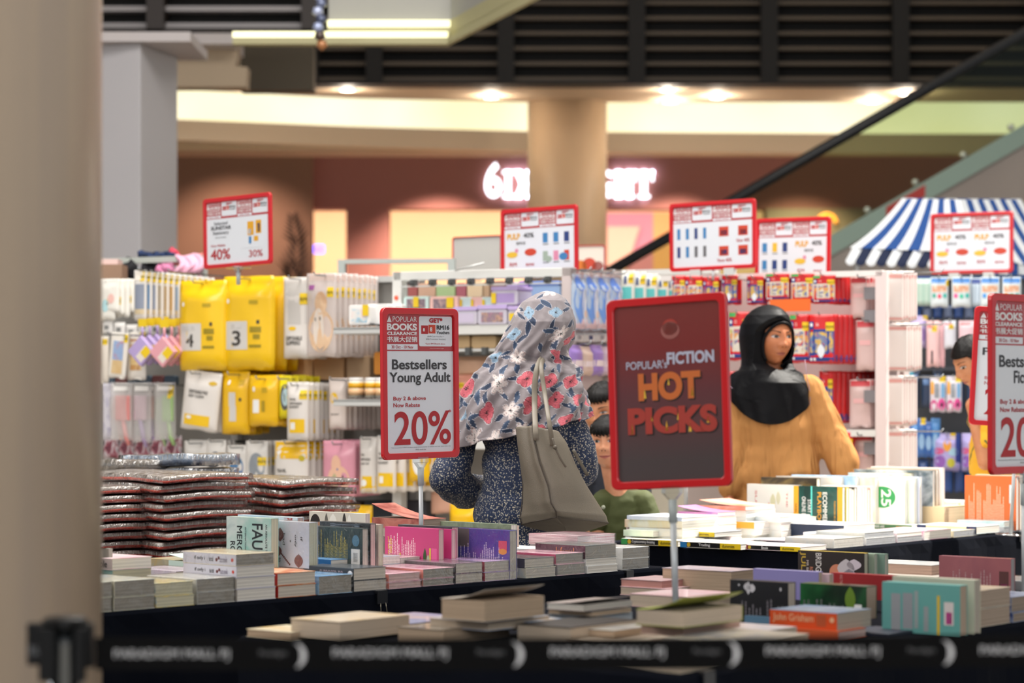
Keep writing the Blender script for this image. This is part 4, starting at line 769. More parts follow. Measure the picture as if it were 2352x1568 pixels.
# flat books and magazines filling the sunlit table
sn = [('wide white magazine with an orange band lying under the grey bag', 1390, 1475, 1560, 1196, 1214, art(['f6f4ee', 'efc58a', 'e6ecf4'], 4, 60), .03, .32), ('light green topped booklet beside the Cryptocurrency guide', 1432, 1500, 1560, 1219, 1233, art(['cfe6c9', 'e6f0de', 'f2f4ee'], 6, 61), .028, .12),
      ('blue sketched magazine lying at the back of the sunlit table', 1440, 1566, 1650, 1188, 1197, art(['8fa6d0', 'dfe6f2', 'f4f4f4'], 6, 62), .03, .3), ('pink and violet magazine curling behind the white pole', 1556, 1648, 1690, 1176, 1186, art(['e08fa6', 'b07ac0', 'f2c6cf'], 5, 63), .03, .25), ('coral magazine with lifted corner at the girl\'s side', 1606, 1712, 1780, 1162, 1172, art(['ea7a5a', 'f2b6a2', 'f6e2da'], 5, 64), .04, .25),
      ('white glossy book lying flat before the white leaf cover', 1640, 1790, 1860, 1186, 1200, wa[0], .02, .25), ('cream flat book between the brown spine and the leaf cover', 1690, 1815, 1880, 1190, 1207, wa[2], .01, .2), ('white flat paperback beside the light green booklet', 1400, 1460, 1530, 1226, 1243, wa[1], .0, .16)]
for lb, x0, x1, x2, y0, y1, c, dz, wm in sn: lay(T2, x0, x1, x2, y0, y1, lb, c, PGW, z=ZT+dz, wmax=wm, flap=(.02 if 'curl' in lb or 'lifted' in lb else 0))
for r_ in range(1, 8):
    for c_ in range(4):
        a_, b_ = .06+.2*r_, .13+.24*c_
        if a_ > 1.5 or b_ > .74 or (r_ < 2 and c_ < 2): continue
        book('white sunlit book lying flat amid the bottom layer on the sunlit table', T2.at(a_+.1, b_, ZT+.0003), T2.rz+random.uniform(-.02, .02), .225, .175, .003+.002*random.random(), wa[(r_+c_) % 4], PGW, group='flat books on the sunlit table', kind='thin_booklet')

# --- the shaded fiction table in front
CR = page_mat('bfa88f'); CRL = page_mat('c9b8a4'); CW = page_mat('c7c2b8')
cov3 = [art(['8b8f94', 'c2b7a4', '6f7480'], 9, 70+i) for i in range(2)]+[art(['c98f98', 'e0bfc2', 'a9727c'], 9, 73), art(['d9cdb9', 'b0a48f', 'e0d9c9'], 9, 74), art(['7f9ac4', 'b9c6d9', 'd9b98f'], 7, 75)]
def sh(*a, **k): return lay(T3, *a, **k)
sh(566, 668, 760, 1452, 1470, 'thin cream book with a yellow cover at the far tip of the shaded table', art(['e0b43a', 'd9cdb4', 'e6d8a4'], 6, 76), CR, wmax=.16, sp=1)
sh(666, 780, 940, 1428, 1470, 'thick cream paged book lying at the tip of the shaded table', art(['b9aa94', 'cdbfa8', 'c9a24a'], 6, 77), CRL, z=ZT+.006, sp=1, wmax=.24)
sh(800, 940, 1110, 1432, 1452, 'blue patterned cover beneath the open flapped book', art(['56608a', '8a8fae', 'c9a89a'], 6, 78), CRL, z=ZT+.004, sp=1, wmax=.24)
sh(1012, 1113, 1250, 1380, 1428, 'thick book with its pale cover lifting, high on the shaded table', mat('b8ada0', .5), CR, z=ZT+.055, sp=1, flap=-.025, wmax=.24)
sh(985, 1120, 1262, 1428, 1449, 'peach and blue cover under the lifting book', cov3[4], CRL, z=ZT+.03, sp=1, wmax=.24)
sh(912, 1018, 1170, 1447, 1480, 'cream book with a dark slanted back cover near the belt', art(['3a332c', '7f7464', '9a8f7f'], 6, 79), CR, sp=1, wmax=.26)
sh(1186, 1310, 1470, 1441, 1483, 'wide cream page block in the front row of the shaded table', mat('241d18', .5), CRL, sp=1, wmax=.26)
sh(1120, 1215, 1290, 1428, 1450, 'orange and sky cover tucked behind the wide page block', cov3[4], CRL, z=ZT+.02, sp=1, wmax=.2)
sh(1296, 1410, 1560, 1448, 1474, 'grey covered paperback with a yellow sticker in the front row', art(['8b9098', 'a9a59c', '707684'], 7, 80), CR, z=ZT+.008, sp=1, wmax=.26)
sh(1300, 1420, 1580, 1474, 1492, 'cream paperback below the grey covered one', mat('a08f7c', .5), CR, sp=1, wmax=.26)
sh(1255, 1340, 1452, 1389, 1404, 'crumpled white magazine near the centre of the shaded table', art(['d9d2c9', 'b9aaa4', 'cfc6c0'], 8, 81), CW, z=ZT+.055, sp=1, flap=-.01, wmax=.22)
sh(1258, 1360, 1450, 1404, 1416, 'tan edged paperback under the crumpled magazine', cov3[0], CR, z=ZT+.04, sp=1, wmax=.22)
sh(1262, 1362, 1452, 1416, 1440, 'light blue paged book under the tan edged one', mat('b5c0c9', .5), page_mat('b9c0c6'), z=ZT+.014, sp=1, wmax=.22)
sh(1460, 1568, 1706, 1405, 1442, 'cream book with a lifted lime green cover in front of the sign pole', mat('8f9a34', .5), CRL, z=ZT+.06, sp=1, flap=-.03, wmax=.24)
sh(1470, 1570, 1700, 1442, 1462, 'red and white edged paperback under the lime green cover', mat('c9b0a4', .5), page_mat('c9a89a'), z=ZT+.035, sp=1, wmax=.24)
sh(1560, 1660, 1760, 1455, 1478, 'white price labelled book beside the belt', cov3[3], CRL, z=ZT+.006, sp=1, wmax=.24)
sh(1440, 1560, 1700, 1478, 1500, 'cream paperback with a red sticker low in the front row', cov3[3], CR, z=ZT+.0, sp=1, wmax=.26)
sh(1610, 1745, 1830, 1450, 1476, 'pale illustrated cover lying before the orange spined novel', art(['b4bcc9', 'd9c9c4', 'cfc0a4'], 8, 82), CRL, z=ZT+.016, sp=1, wmax=.24)
sh(1425, 1520, 1600, 1334, 1352, 'pink edged paperback at the back beside the thick tan block', art(['8a8a8c', 'c9a4a8', '9a8f92'], 8, 83), page_mat('c08f86'), z=ZT+.03, sp=1, wmax=.2)
sh(1424, 1530, 1660, 1352, 1372, 'rose coloured cover spread below the pink edged paperback', cov3[2], CRL, z=ZT+.008, sp=1, wmax=.26)
sh(1520, 1680, 1740, 1312, 1362, 'thick tan page block at the back of the shaded table', art(['d9c2ba', 'b0a6b4', 'e6d2cc'], 8, 84), CR, z=ZT+.02, sp=1, wmax=.22)
sh(1560, 1668, 1740, 1343, 1366, 'white edged book in front of the thick tan block', art(['b06a6a', 'd9c9c6', 'a04a50'], 7, 85), page_mat('c9bfc0'), z=ZT+.008, sp=1, wmax=.2)
sh(1445, 1600, 1705, 1372, 1402, 'pink and white cover just behind the sign pole', art(['e0c0c4', 'c9a4aa', 'd9d6da'], 7, 86), CRL, z=ZT+.03, sp=1, wmax=.24)
def s3(*a, **k): return stand2(T3, *a, **k)
s3(1833, 1985, 1270, 1345, 'dark romance cover lettered BRIDG and JULIA with a yellow spine', mat('2c2320', .45), page_mat('c9c6b0'), .022, z=ZT+.03, spine=mat('d9b93a', .5), prints=[('JULIA', .03, .05, .12, .96, mat('c9a83a', .5)), ('BRIDGERTON', .27, -.3, .36, .94, mat('e0d9d4', .5)), ('ROMANCING', .18, -.2, .23, .5, mat('d98a6a', .5)), ('MR BRIDG', .13, .1, .165, .7, mat('c9bcb4', .5)), ('disc', .48, .1, .70, .62, mat('d98a6a', .5)), ('leaf', .60, .2, .86, .8, mat('cfc6c9', .5)), ('leaf', .74, .45, .96, .8, mat('d9ccd4', .5)), ('leaf', .66, .0, .9, .5, mat('b9b4c4', .5))])
for k in range(2): s3(1856+22*k, 2008+24*k, 1272, 1344, ('second', 'third')[k]+' pale paged romance filed behind the yellow spined one', mat(('9fb09a', '7f9a8a')[k], .5), page_mat('c9c9b9'), .02, z=ZT+.03)
s3(1730, 1880, 1313, 1380, 'lilac topped book standing behind the black ones', mat('8f88c0', .5), CRL, .02, z=ZT+.03, spine=mat('a9a4d0', .5))
s3(1780, 1905, 1318, 1380, 'lilac and peach illustrated book beside the lilac one', art(['b0a6cc', 'd9b9b4', 'c9b0c4'], 6, 87), CRL, .02, z=ZT+.03)
s3(1908, 2050, 1322, 1380, 'red book standing in the second row of the shaded table', mat('9a2024', .45), page_mat('c9c0a4'), .026, z=ZT+.03, prints=[('AND THEN', .15, .5, .2, .95, mat('c98a86', .5))])
fl = mat('cfccd0', .5)
s3(1677, 1810, 1338, 1424, 'black cover with a white blossom standing on edge', mat('17161a', .4), page_mat('c4b8ac'), .035, z=ZT+.015, blurb=(.2, .95, .0, .55, mat('6f6a70', .6), 12, 12), prints=[('leaf', .28, .62, .36, .98, fl), ('leaf', .33, .68, .44, .92, fl), ('leaf', .24, .72, .34, .94, fl), ('disc', .14, .84, .17, .9, fl), ('disc', .86, .76, .89, .86, fl)])
s3(1838, 1990, 1347, 1424, 'black cover with a green glow and barcode standing on edge', art(['0f1512', '16301f', '2a6a3a', '0f1712'], 4, 88), page_mat('b9a898'), .05, z=ZT+.015, blurb=(.05, .7, .0, .6, mat('6a6f6a', .6), 10, 13), prints=barcode(.82, .0, .93, .45)+[('leaf', .68, .2, .84, .98, mat('6a8a2a', .5))])
sh(1768, 1922, 2002, 1408, 1450, 'thick novel with an orange spine reading John Grisham', art(['6f8fb4', '8a94a4', 'a9b4c4'], 6, 89), page_mat('b5ab9c'), z=ZT+.018, spine=mat('d8501e', .4), sprint=[('John Grisham', .05, .3, .66, .82, mat('e9b48a', .5)), (None, .70, .2, .84, .85, mat('b5532c', .5)), ('disc', .9, .45, .96, .75, mat('e9b48a', .5))], wmax=.2)
sh(1800, 1925, 1990, 1450, 1470, 'flat orange topped book beneath the orange spined novel', mat('c9582c', .5), page_mat('cfb4ac'), z=ZT+.0, wmax=.2)
sh(1710, 1812, 1850, 1420, 1440, 'blue and black edged book under the white blossom cover', mat('5a7f9a', .5), page_mat('6a7480'), z=ZT, wmax=.15)
sh(1930, 2040, 2120, 1456, 1462, 'dark blue booklet lying flat in front of the teal book', mat('272c3e', .5), mat('3a3e4c', .6), z=ZT+.0, wmax=.2)
tl = mat('5f9d98', .45)
s3(2026, 2205, 1345, 1461, 'large teal book with grey blurb columns standing on edge', tl, page_mat('a89888'), .036, z=ZT+.0, prints=[(None, .12, .05, .24, .78, mat('8f9296', .6)), (None, .27, .08, .40, .8, mat('8c8f94', .6)), (None, .42, .1, .47, .85, mat('8f9a9a', .6)), (None, .54, .05, .60, .55, mat('8c9496', .6)), (None, .71, .0, .745, .78, mat('cfae2e', .5)), (None, .80, .2, .92, .66, mat('cfc6c4', .5)), (None, .825, .22, .9, .46, mat('b83a86', .5))])
s3(2050, 2238, 1332, 1456, 'cream book standing directly behind the large teal one', mat('b9b9a6', .5), page_mat('a8a298'), .03, z=ZT+.0)
s3(2157, 2322, 1283, 1362, 'dusty mauve back cover standing on edge with faint blurb', art(['9a5a5f', 'a8666a', '8f5560'], 5, 90), page_mat('b4aeb0'), .024, z=ZT+.03, blurb=(.15, .75, .0, .7, mat('b58a8c', .6), 14, 14), prints=[(None, .84, .0, .97, .62, mat('5f3a38', .5)), (None, .86, .0, .95, .25, mat('c0508a', .5))])
sh(1985, 2140, 2200, 1298, 1325, 'white sketched cover on a pile behind the teal book', art(['c9d6d8', 'e6e6e2', '9fb4bc'], 10, 91), page_mat('c9aa98'), z=ZT+.035, sp=1, wmax=.2)
sh(1990, 2150, 2210, 1325, 1345, 'plain cream book beneath the white sketched cover', mat('c9c0b4', .5), CRL, z=ZT+.015, sp=1, wmax=.2)
for k in range(2): stack(T3, 2240+3*k, 2322, 0.0, [(1372, 1414)[k], (1414, 1456)[k]], [cov3[k]], ('upper one of the pair beside the large teal book', 'lower one of the pair beside the large teal book')[k], desc='grey brown paged paperback', pages=page_mat('a39486'), z0=ZT+(.045, 0)[k]+.0005)
sh(1410, 1563, 1698, 1500, 1547, 'cream book peeking out below the belt at the table corner', cov3[3], CRL, sp=1, wmax=.16)
stack(T3, 1702, 1860, .0, [1489, 1538], [cov3[0]], 'peeking out below the belt beside the corner one', desc='cream paged paperback', pages=CRL, h=.2)
stack(T3, 2326, 2400, 0.0, [1392, 1428, 1450], [art(['3a4a7a', 'b9c4d6', '8fa0c0'], 7, 92)], 'cut by the photo edge on the shaded table', desc='navy lettered paperback', pages=page_mat('8f8276'))
sh(2250, 2352, 2420, 1335, 1356, 'clear wrapped grey book lying behind the brown paged pair', mat('8f9698', .4), CW, z=ZT+.03, wrap=True, wmax=.2)
# binder clips on the cloths
def clip(label, T, a, b, side, s=1.0, handle=True, hc='b9bcc0'):
    p = T.at(a, b, ZT-.012); k = thing('binder_clip', label, 'clip', p, T.rz+(0 if side == 'b' else -PI/2))
    # local -x... face pointing out of the cloth edge
    q = MB(); q.box(-.012*s, .016*s, -.02*s, .02*s, .004, .0125); q.box(.016*s, .020*s, -.02*s, .02*s, -.026*s, .0125); q.build('clip_body', mat('1b1d22', .35, coat=.3), k)
    if handle:
        q = MB(); q.tube([(.022*s, -.010*s, -.024*s), (.030*s, -.016*s, -.05*s), (.036*s, -.016*s, -.075*s), (.038*s, -.008*s, -.083*s), (.037*s, .0, -.078*s), (.030*s, .008*s, -.05*s), (.022*s, .010*s, -.024*s)], .0009, 6); q.build('wire_handle', mat(hc, .25, .9), k)
clip('black binder clip with a wire loop under the young adult books', T1, T1.a_of(868, 0), 0.0, 'b', 1.0, hc='8a8478')
clip('black binder clip at the corner of the young adult table', T1, T1.a_of(1438, 0), 0.0, 'b', .9, False)
clip('black binder clip with a long wire handle on the sunlit cloth', T2, T2.a_of(2338, 0), 0.0, 'b', 1.1)
clip('binder clip hidden low on the shaded table under the belt', T3, T3.a_of(1612, 0), 0.0, 'b', 1.0, False)
# ------------------------------------------------------------------ signs
FR = mat('c8101c', .3, coat=.4, name='red_frame'); SW = mat('dfe3ea', .35, coat=.3); HD = mat('b23a40', .35, coat=.3); TXD = mat('3a3a3e', .5); TXR = mat('b0262e', .5); TXW = mat('e6e4e6', .5); TXG = mat('6a6a6e', .5)
CLR = film('clear_plastic', 'f2f4f5', .3, .1, 8, .1); POLE = mat('c3c8cb', .35, .2)
PAL = {'w': SW, 'd': TXD, 'r': TXR, 'W': TXW, 'g': TXG, 'h': HD, 'y': mat('e0a52a', .5), 'b': mat('3f7fb5', .5), 'n': mat('2a3f7a', .5), 'p': mat('d98aa6', .5), 's': mat('c9452f', .5), 'o': mat('d9772c', .5), 'm': mat('9a5a55', .5), 'e': mat('9fb0a0', .5), 'k': mat('1a1616', .5), 'f': mat('c96a30', .45), 'F': mat('a93a30', .45), 'l': mat('b9bcd0', .4), 'x': mat('e2b93c', .5)}
def sign(label, xc, yc, d, w, h, yaw, items, roll=0.0, back=0.0, pole=None, poster=None, fw=0.02, zbase=ZT, clipy=True):
    c = px(xc, yc, d); root = thing('sale_sign', label, 'sign', c, rot=(R(-back), R(roll), R(yaw)))
    root.rotation_mode = 'XYZ'; root.matrix_world = Matrix.Translation(c) @ Matrix.Rotation(R(yaw), 4, 'Z') @ Matrix.Rotation(R(roll), 4, 'Y') @ Matrix.Rotation(R(-back), 4, 'X')
    root.matrix_basis = root.matrix_world.copy()
    V = Matrix(((1, 0, 0, 0), (0, 0, -1, 0), (0, 1, 0, 0), (0, 0, 0, 1)))      # plane x,z; extrude towards the viewer (-y)
    MB().ring(rrect(w, h, .018), rrect(w-2*fw, h-2*fw, .012), -.006, .009, V).build('frame', FR, root, .003)
    MB().poly(rrect(w-1.6*fw, h-1.6*fw, .012), -.004, .001, V).build('poster', poster or SW, root)
    pw, ph = w-2*fw, h-2*fw
    for it in items:
        tx, u0, v0, u1, v1, mk = it[:6]; bo = it[6] if len(it) > 6 else 0.02; z = .0016 if tx is None else .0019 if mk == 'k' else .0022
        if mk == 'h': z = .0013
        x0, x1, y0, y1 = -pw/2+pw*u0, -pw/2+pw*u1, ph/2-ph*v1, ph/2-ph*v0; q = MB(); mt = PAL[mk]
        if tx is None: q.quad(x0, x1, y0, y1, z, V); nm = 'header_panel' if mk == 'h' else 'printed_panel'
        elif tx == 'disc': q.add([((x0+x1)/2+(x1-x0)/2*math.cos(a*PI/12), (y0+y1)/2+(y1-y0)/2*math.sin(a*PI/12), z) for a in range(24)], [tuple(range(24))], V); nm = 'printed_picture'
        elif tx == 'tri': q.add([(x0, y0, z), (x1, y0, z), ((x0+x1)/2, y1, z)], [(0, 1, 2)], V); nm = 'emblem'
        elif tx == 'rr': q.add([(a, b, .00145) for a, b in rrect(x1-x0, y1-y0, .006, 4, (x0+x1)/2, (y0+y1)/2)], [tuple(range(20))] if False else [tuple(range(20))], V) if False else q.add([(a, b, .00145) for a, b in rrect(x1-x0, y1-y0, .006, 4, (x0+x1)/2, (y0+y1)/2)], [tuple(range(20))], V); nm = 'printed_panel'
        else: q.text(tx, x0, y0, x1, y1, V, z=z, bold=bo); nm = 'lettering'
        q.build(nm, mt, root)
    if pole:                                                       # clear clip, slim pole down to a clear foot
        L = c.z-zbase; q = MB(); q.box(-.024, .024, -.012, .012, -h/2-.012, -h/2+.006); q.poly([(-.024, -h/2-.012), (.024, -h/2-.012), (.007, -h/2-.03), (-.007, -h/2-.03)], -.008, .008, V); q.build('clip', CLR, root)
        MB().tube([(0, 0, -h/2-.028), (0, 0, -h/2-.085)], .0105, 12).build('sleeve', mat('b9c2c2', .3, alpha=.8), root)
        MB().tube([(0, 0, -h/2-.06), (0, 0, -L+.004)], .0065 if pole == 1 else pole, 12).build('pole', POLE, root)
        MB().lathe([(.06, 0), (.06, .004), (.012, .01)], 24, Matrix.Translation((0, 0, -L))).build('foot', CLR, root)
    elif clipy:
        q = MB()
        for sx in (-.1, .1): q.box(sx-.03, sx+.03, -.012, .012, -h/2-.03, -h/2+.006)
        q.build('clip', mat('cdd0cd', .35), root); MB().tube([(0, 0, -h/2), (0, .0, -h/2-.05)], .006, 8).build('pole', POLE, root)
    return root
def header(u0=0.0, u1=1.0, vh=.265, full=True):
    k = lambda u: u0+(u1-u0)*u; L = [(None, u0, 0, u1, vh, 'h')]; s = vh/.265
    L += [('tri', k(.015), .012*s, k(.085), .058*s, 'W'), ('POPULAR', k(.10), .016*s, k(.455), .054*s, 'W', 0.0), ('BOOKS', k(.015), .066*s, k(.455), .116*s, 'W', .045), ('CLEARANCE', k(.018), .126*s, k(.455), .150*s, 'W', .04), ('书展大促销', k(.015), .160*s, k(.46), .204*s, 'W', .02),
          (None, k(.012), .215*s, k(.465), .255*s, 'w'), ('30 Oct - 10 Nov', k(.08), .224*s, k(.40), .247*s, 'r', .015), ('rr', k(.49), .012*s, k(.985), .230*s, 'w'), ('GET*', k(.64), .022*s, k(.84), .058*s, 'r', .055),
          (None, k(.52), .078*s, k(.625), .14*s, 'r'), (None, k(.63), .072*s, k(.735), .136*s, 's'), ('8', k(.545), .098*s, k(.575), .122*s, 'W', .03), ('8', k(.65), .09*s, k(.685), .122*s, 'W', .03), ('RM16', k(.75), .074*s, k(.945), .108*s, 'd', .045), ('Vouchers', k(.75), .116*s, k(.945), .140*s, 'd', .025)]
    if full: L += [('(RM8 Cash Voucher +', k(.61), .152*s, k(.865), .166*s, 'g', 0), ('RM8 Promotion Voucher)', k(.59), .172*s, k(.885), .186*s, 'g', 0), ('*Spend RM150nett & above.', k(.58), .205*s, k(.88), .219*s, 'r', 0.01), ('*Terms & Conditions apply.', k(.64), .243*s, k(.86), .249*s, 'W', 0)]
    return L
def best(second): return header()+[('Bestsellers', .085, .325, .90, .398, 'd', .022)]+second+[('Buy 2 & above', .10, .592, .58, .628, 'r', .018), ('Now Rebate', .10, .640, .49, .670, 'r', .018), ('20%', .11, .70, .955, .945, 'r', .015), ('*', .92, .692, .962, .715, 'r', .01), ('*With any purchase of RM15 and above, except nett-priced items. For selected items with rebate sticker only.', .06, .956, .95, .966, 'd', 0), ('While stocks last.', .42, .973, .58, .983, 'd', 0)]
sign('red framed sign reading Bestsellers Young Adult, Buy 2 and above 20%', 964.5, 880.5, 7.6, .34, .477, 47, best([('Young Adult', .045, .418, .955, .512, 'd', .022)]), roll=-.7, pole=.0075)
sign('red framed Bestsellers Fiction sign cut off by the photo edge', 2353, 882, 6.4, .335, .477, 45, best([('Fiction', .32, .418, .72, .495, 'd', .022)]), roll=0.0, pole=.0075)
sign('red framed sale sign hiding the boy behind the fiction sign', 2342, 845, 9.7, .40, .48, 6, header()+[('Parenting', .06, .33, .9, .42, 'd', .01), ('Buy 2 & above', .1, .592, .58, .628, 'r', .0), ('Now Rebate', .1, .64, .49, .67, 'r', .0), ('20%', .11, .70, .955, .945, 'r', .0)], roll=3.2, pole=.0075)
pm_, t, b = nt('hot_poster_shaded'); tc = t.nodes.new('ShaderNodeTexCoord'); sp_ = t.nodes.new('ShaderNodeSeparateXYZ'); t.links.new(tc.outputs['Generated'], sp_.inputs[0])
t.links.new(ramp(t, sp_.outputs[2], [(0.12, '4a4042'), (0.5, '63343a'), (0.75, '7a2a2a'), (1.0, '7c3230')]), b.inputs['Base Color']); b.inputs['Roughness'].default_value = .3; b.inputs['Coat Weight'].default_value = .4; b.inputs['Coat Roughness'].default_value = .2  # ramp puts the shade and reflection on the poster into its colour
hot = [('POPULAR\'s', .10, .315, .49, .362, 'l', .01), ('FICTION', .49, .275, .935, .345, 'l', .04)]
for (tx, u0, v0, u1, v1) in (('HOT', .21, .385, .80, .545), ('PICKS', .10, .58, .945, .735)):
    hot += [(tx, u0+.012, v0+.008, u1+.012, v1+.008, 'k', .06), (tx, u0, v0, u1, v1, 'F' if tx == 'PICKS' else 'f', .05)]
hot += [('disc', .44, .10, .62, .20, 'm'), ('disc', .455, .085, .605, .18, 'F')]
for (u, v, s_, c) in ((.27, .50, .03, 'x'), (.50, .44, .02, 'x'), (.72, .50, .03, 'x'), (.14, .70, .03, 'x'), (.33, .64, .02, 'x'), (.47, .69, .03, 'y'), (.58, .64, .02, 'x'), (.69, .70, .03, 'x'), (.86, .66, .025, 'y')): hot.append(('tri', u-s_/2, v-s_, u+s_/2, v+s_, c))
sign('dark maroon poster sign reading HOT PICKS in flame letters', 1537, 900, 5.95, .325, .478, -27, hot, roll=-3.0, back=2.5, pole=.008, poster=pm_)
pole_s = thing('sign_pole', 'slim white sign pole standing on the sunlit table', 'sign pole', px(1575, 1205, 9.85)*1)
MB().tube([(0, 0, -.02), (0, 0, .46)], .009, 10).build('pole', mat('eef0f0', .4), pole_s); MB().lathe([(.045, -.022), (.045, -.018), (.01, -.01)], 20).build('foot', CLR, pole_s)
hh = .30
def head2(vh=.27): return header(0, .5, vh, False)+header(.5, 1, vh, False)
def pulp(u0): k = lambda u: u0+.5*u; return [('PULP', k(.08), .34, k(.45), .44, 'y', .04), ('40%', k(.55), .34, k(.85), .42, 'd', .02), ('RM10', k(.35), .48, k(.6), .53, 'd', .02), ('disc', k(.06), .64, k(.38), .74, 'x'), ('disc', k(.58), .60, k(.92), .72, 's'), ('disc', k(.3), .59, k(.4), .66, 'p'), ('RM', k(.15), .82, k(.35), .88, 'r', .02), ('RM4', k(.62), .84, k(.85), .89, 'r', .02)]
def toys(u0, cs, n=6, seed=0):
    rr = random.Random(seed); o = []
    for i in range(n):
        u = u0+.05+.15*(i % 3); v = .36+.3*(i//3); o += [(None, u, v, u+.07, v+.16, cs[i % len(cs)]), (None, u, v+.18, u+.08, v+.195, 'g')]
    return o
sign('red framed sign reading Selected Stationery 40% with yellow folders', 546, 531, 11.3, .47, .335, -41, head2()+[('Selected', .12, .32, .34, .37, 'd', .01), ('SUNSTAR', .07, .39, .40, .45, 'd', .03), ('Stationery', .10, .47, .36, .54, 'd', .01), ('(Assorted)', .14, .56, .31, .59, 'd', 0), ('Now Rebate', .07, .68, .30, .72, 'r', .01), ('40%', .06, .76, .38, .93, 'r', .02), (None, .66, .36, .76, .58, 'y'), (None, .79, .35, .88, .56, 'y'), (None, .67, .48, .72, .56, 'w'), (None, .82, .40, .86, .54, 'n'), (None, .76, .60, .83, .68, 'y'), (None, .68, .60, .72, .72, 'b'), (None, .55, .71, .92, .78, 'w'), ('30%', .68, .82, .90, .93, 'r', .01)], roll=-1.2, pole=.005, zbase=1.9)
sign('red framed sale sign with small product pictures over the white shelf', 1239, 555, 11.6, .48, .335, -40, head2()+pulp(0)+toys(.5, 'bbneps', 6, 1)+[('disc', .58, .74, .68, .84, 'e'), ('disc', .78, .70, .9, .82, 'b')], roll=-.6, pole=.005, zbase=0)
sign('red framed sale sign picturing blue pens and red boxes', 1637, 541, 11.86, .508, .341, -38, head2()+[(None, .05+.11*(i % 4), .36+.3*(i//4), .09+.11*(i % 4), .54+.3*(i//4), 'bbnbnbgg'[i]) for i in range(8)]+[(None, .58+.24*(i % 2), .36+.32*(i//2), .70+.24*(i % 2), .52+.32*(i//2), 's') for i in range(4)]+[(None, .60+.24*(i % 2), .42+.32*(i//2), .68+.24*(i % 2), .5+.32*(i//2), 'n') for i in range(4)]+[('Now 40%', .56, .88, .74, .94, 'r', .01), ('Now 40%', .80, .57, .96, .63, 'r', .01)], roll=-.5)
sign('red framed sale sign peeking between two others over the red packs', 1821, 575, 12.4, .46, .34, -40, head2()+toys(0, 'bxnbnn', 6, 2)+pulp(.5)+[('28%', .12, .88, .36, .98, 'r', .01)], roll=1.0)
sign('red framed sale sign with two matching halves before the striped canopy', 2232, 558, 13.3, .48, .34, -31, head2()+pulp(0)+pulp(.5), roll=0.3)
sign('blank grey sign with a thin red edge on the rack', 1096, 590, 13.2, .33, .23, -34, [], roll=0, poster=mat('c9c7c2', .4), fw=.006, pole=.005, zbase=0)
fp = sign('framed food picture with red blobs beside the beige pillar', 1352, 597, 13.6, .2, .17, -20, [('disc', .05, .5, .45, 1.0, 'o'), ('disc', .3, .42, .75, .95, 's'), ('disc', .62, .55, .98, 1.0, 'm')], poster=mat('e9ded2', .5), fw=.006, pole=.005, zbase=0)

# ------------------------------------------------------------------ shelving units and hanging goods
class Gond:
    def __init__(s, xp, d, ang): s.o = Vector((X_(xp, d), d, 0)); s.a = R(ang); s.u = Vector((math.cos(s.a), math.sin(s.a), 0)); s.v = Vector((math.sin(s.a), -math.cos(s.a), 0))
    def at(s, t, v, z): p = s.o+s.u*t+s.v*v; p.z = z; return p
    def t(s, xp, v): k = (xp-CX)/FPX; q = s.o+s.v*v; return (k*q.y-q.x)/(s.u.x-k*s.u.y)
    def z(s, yp, t, v): return zpx(yp, s.at(t, v, 0).y)
    def root(s, name, label, cat='shelving'): return thing(name, label, cat, (s.o.x, s.o.y, 0), s.a)
GA = Gond(1312, 11.2, -26); GC = Gond(2026, 11.5, -26); GD = Gond(2110, 13.2, -12)
GBX = Gond(1316, 11.25, 64)                                     # end face of the white unit
GCX = Gond(2036, 11.55, 64)
MET = mat('c9cac8', .4); METW = mat('dcdcd8', .45); METP = mat('d2c4c2', .45); PEG = mat('a9adb0', .25, .9); BOARD = mat('8e8c88', .6); DKB = mat('3c3f45', .6)
TAG = mat('ecc91c', .5); TAGI = mat('6a5a10', .6)
def pegs(root, G, lst, m=PEG, r=.004):
    for (t, z, v0, v1) in lst: MB().tube([(t, -v0, z), (t, -v1, z), (t, -v1-.012, z+.014)], r, 6).build('peg_hook', m, root)
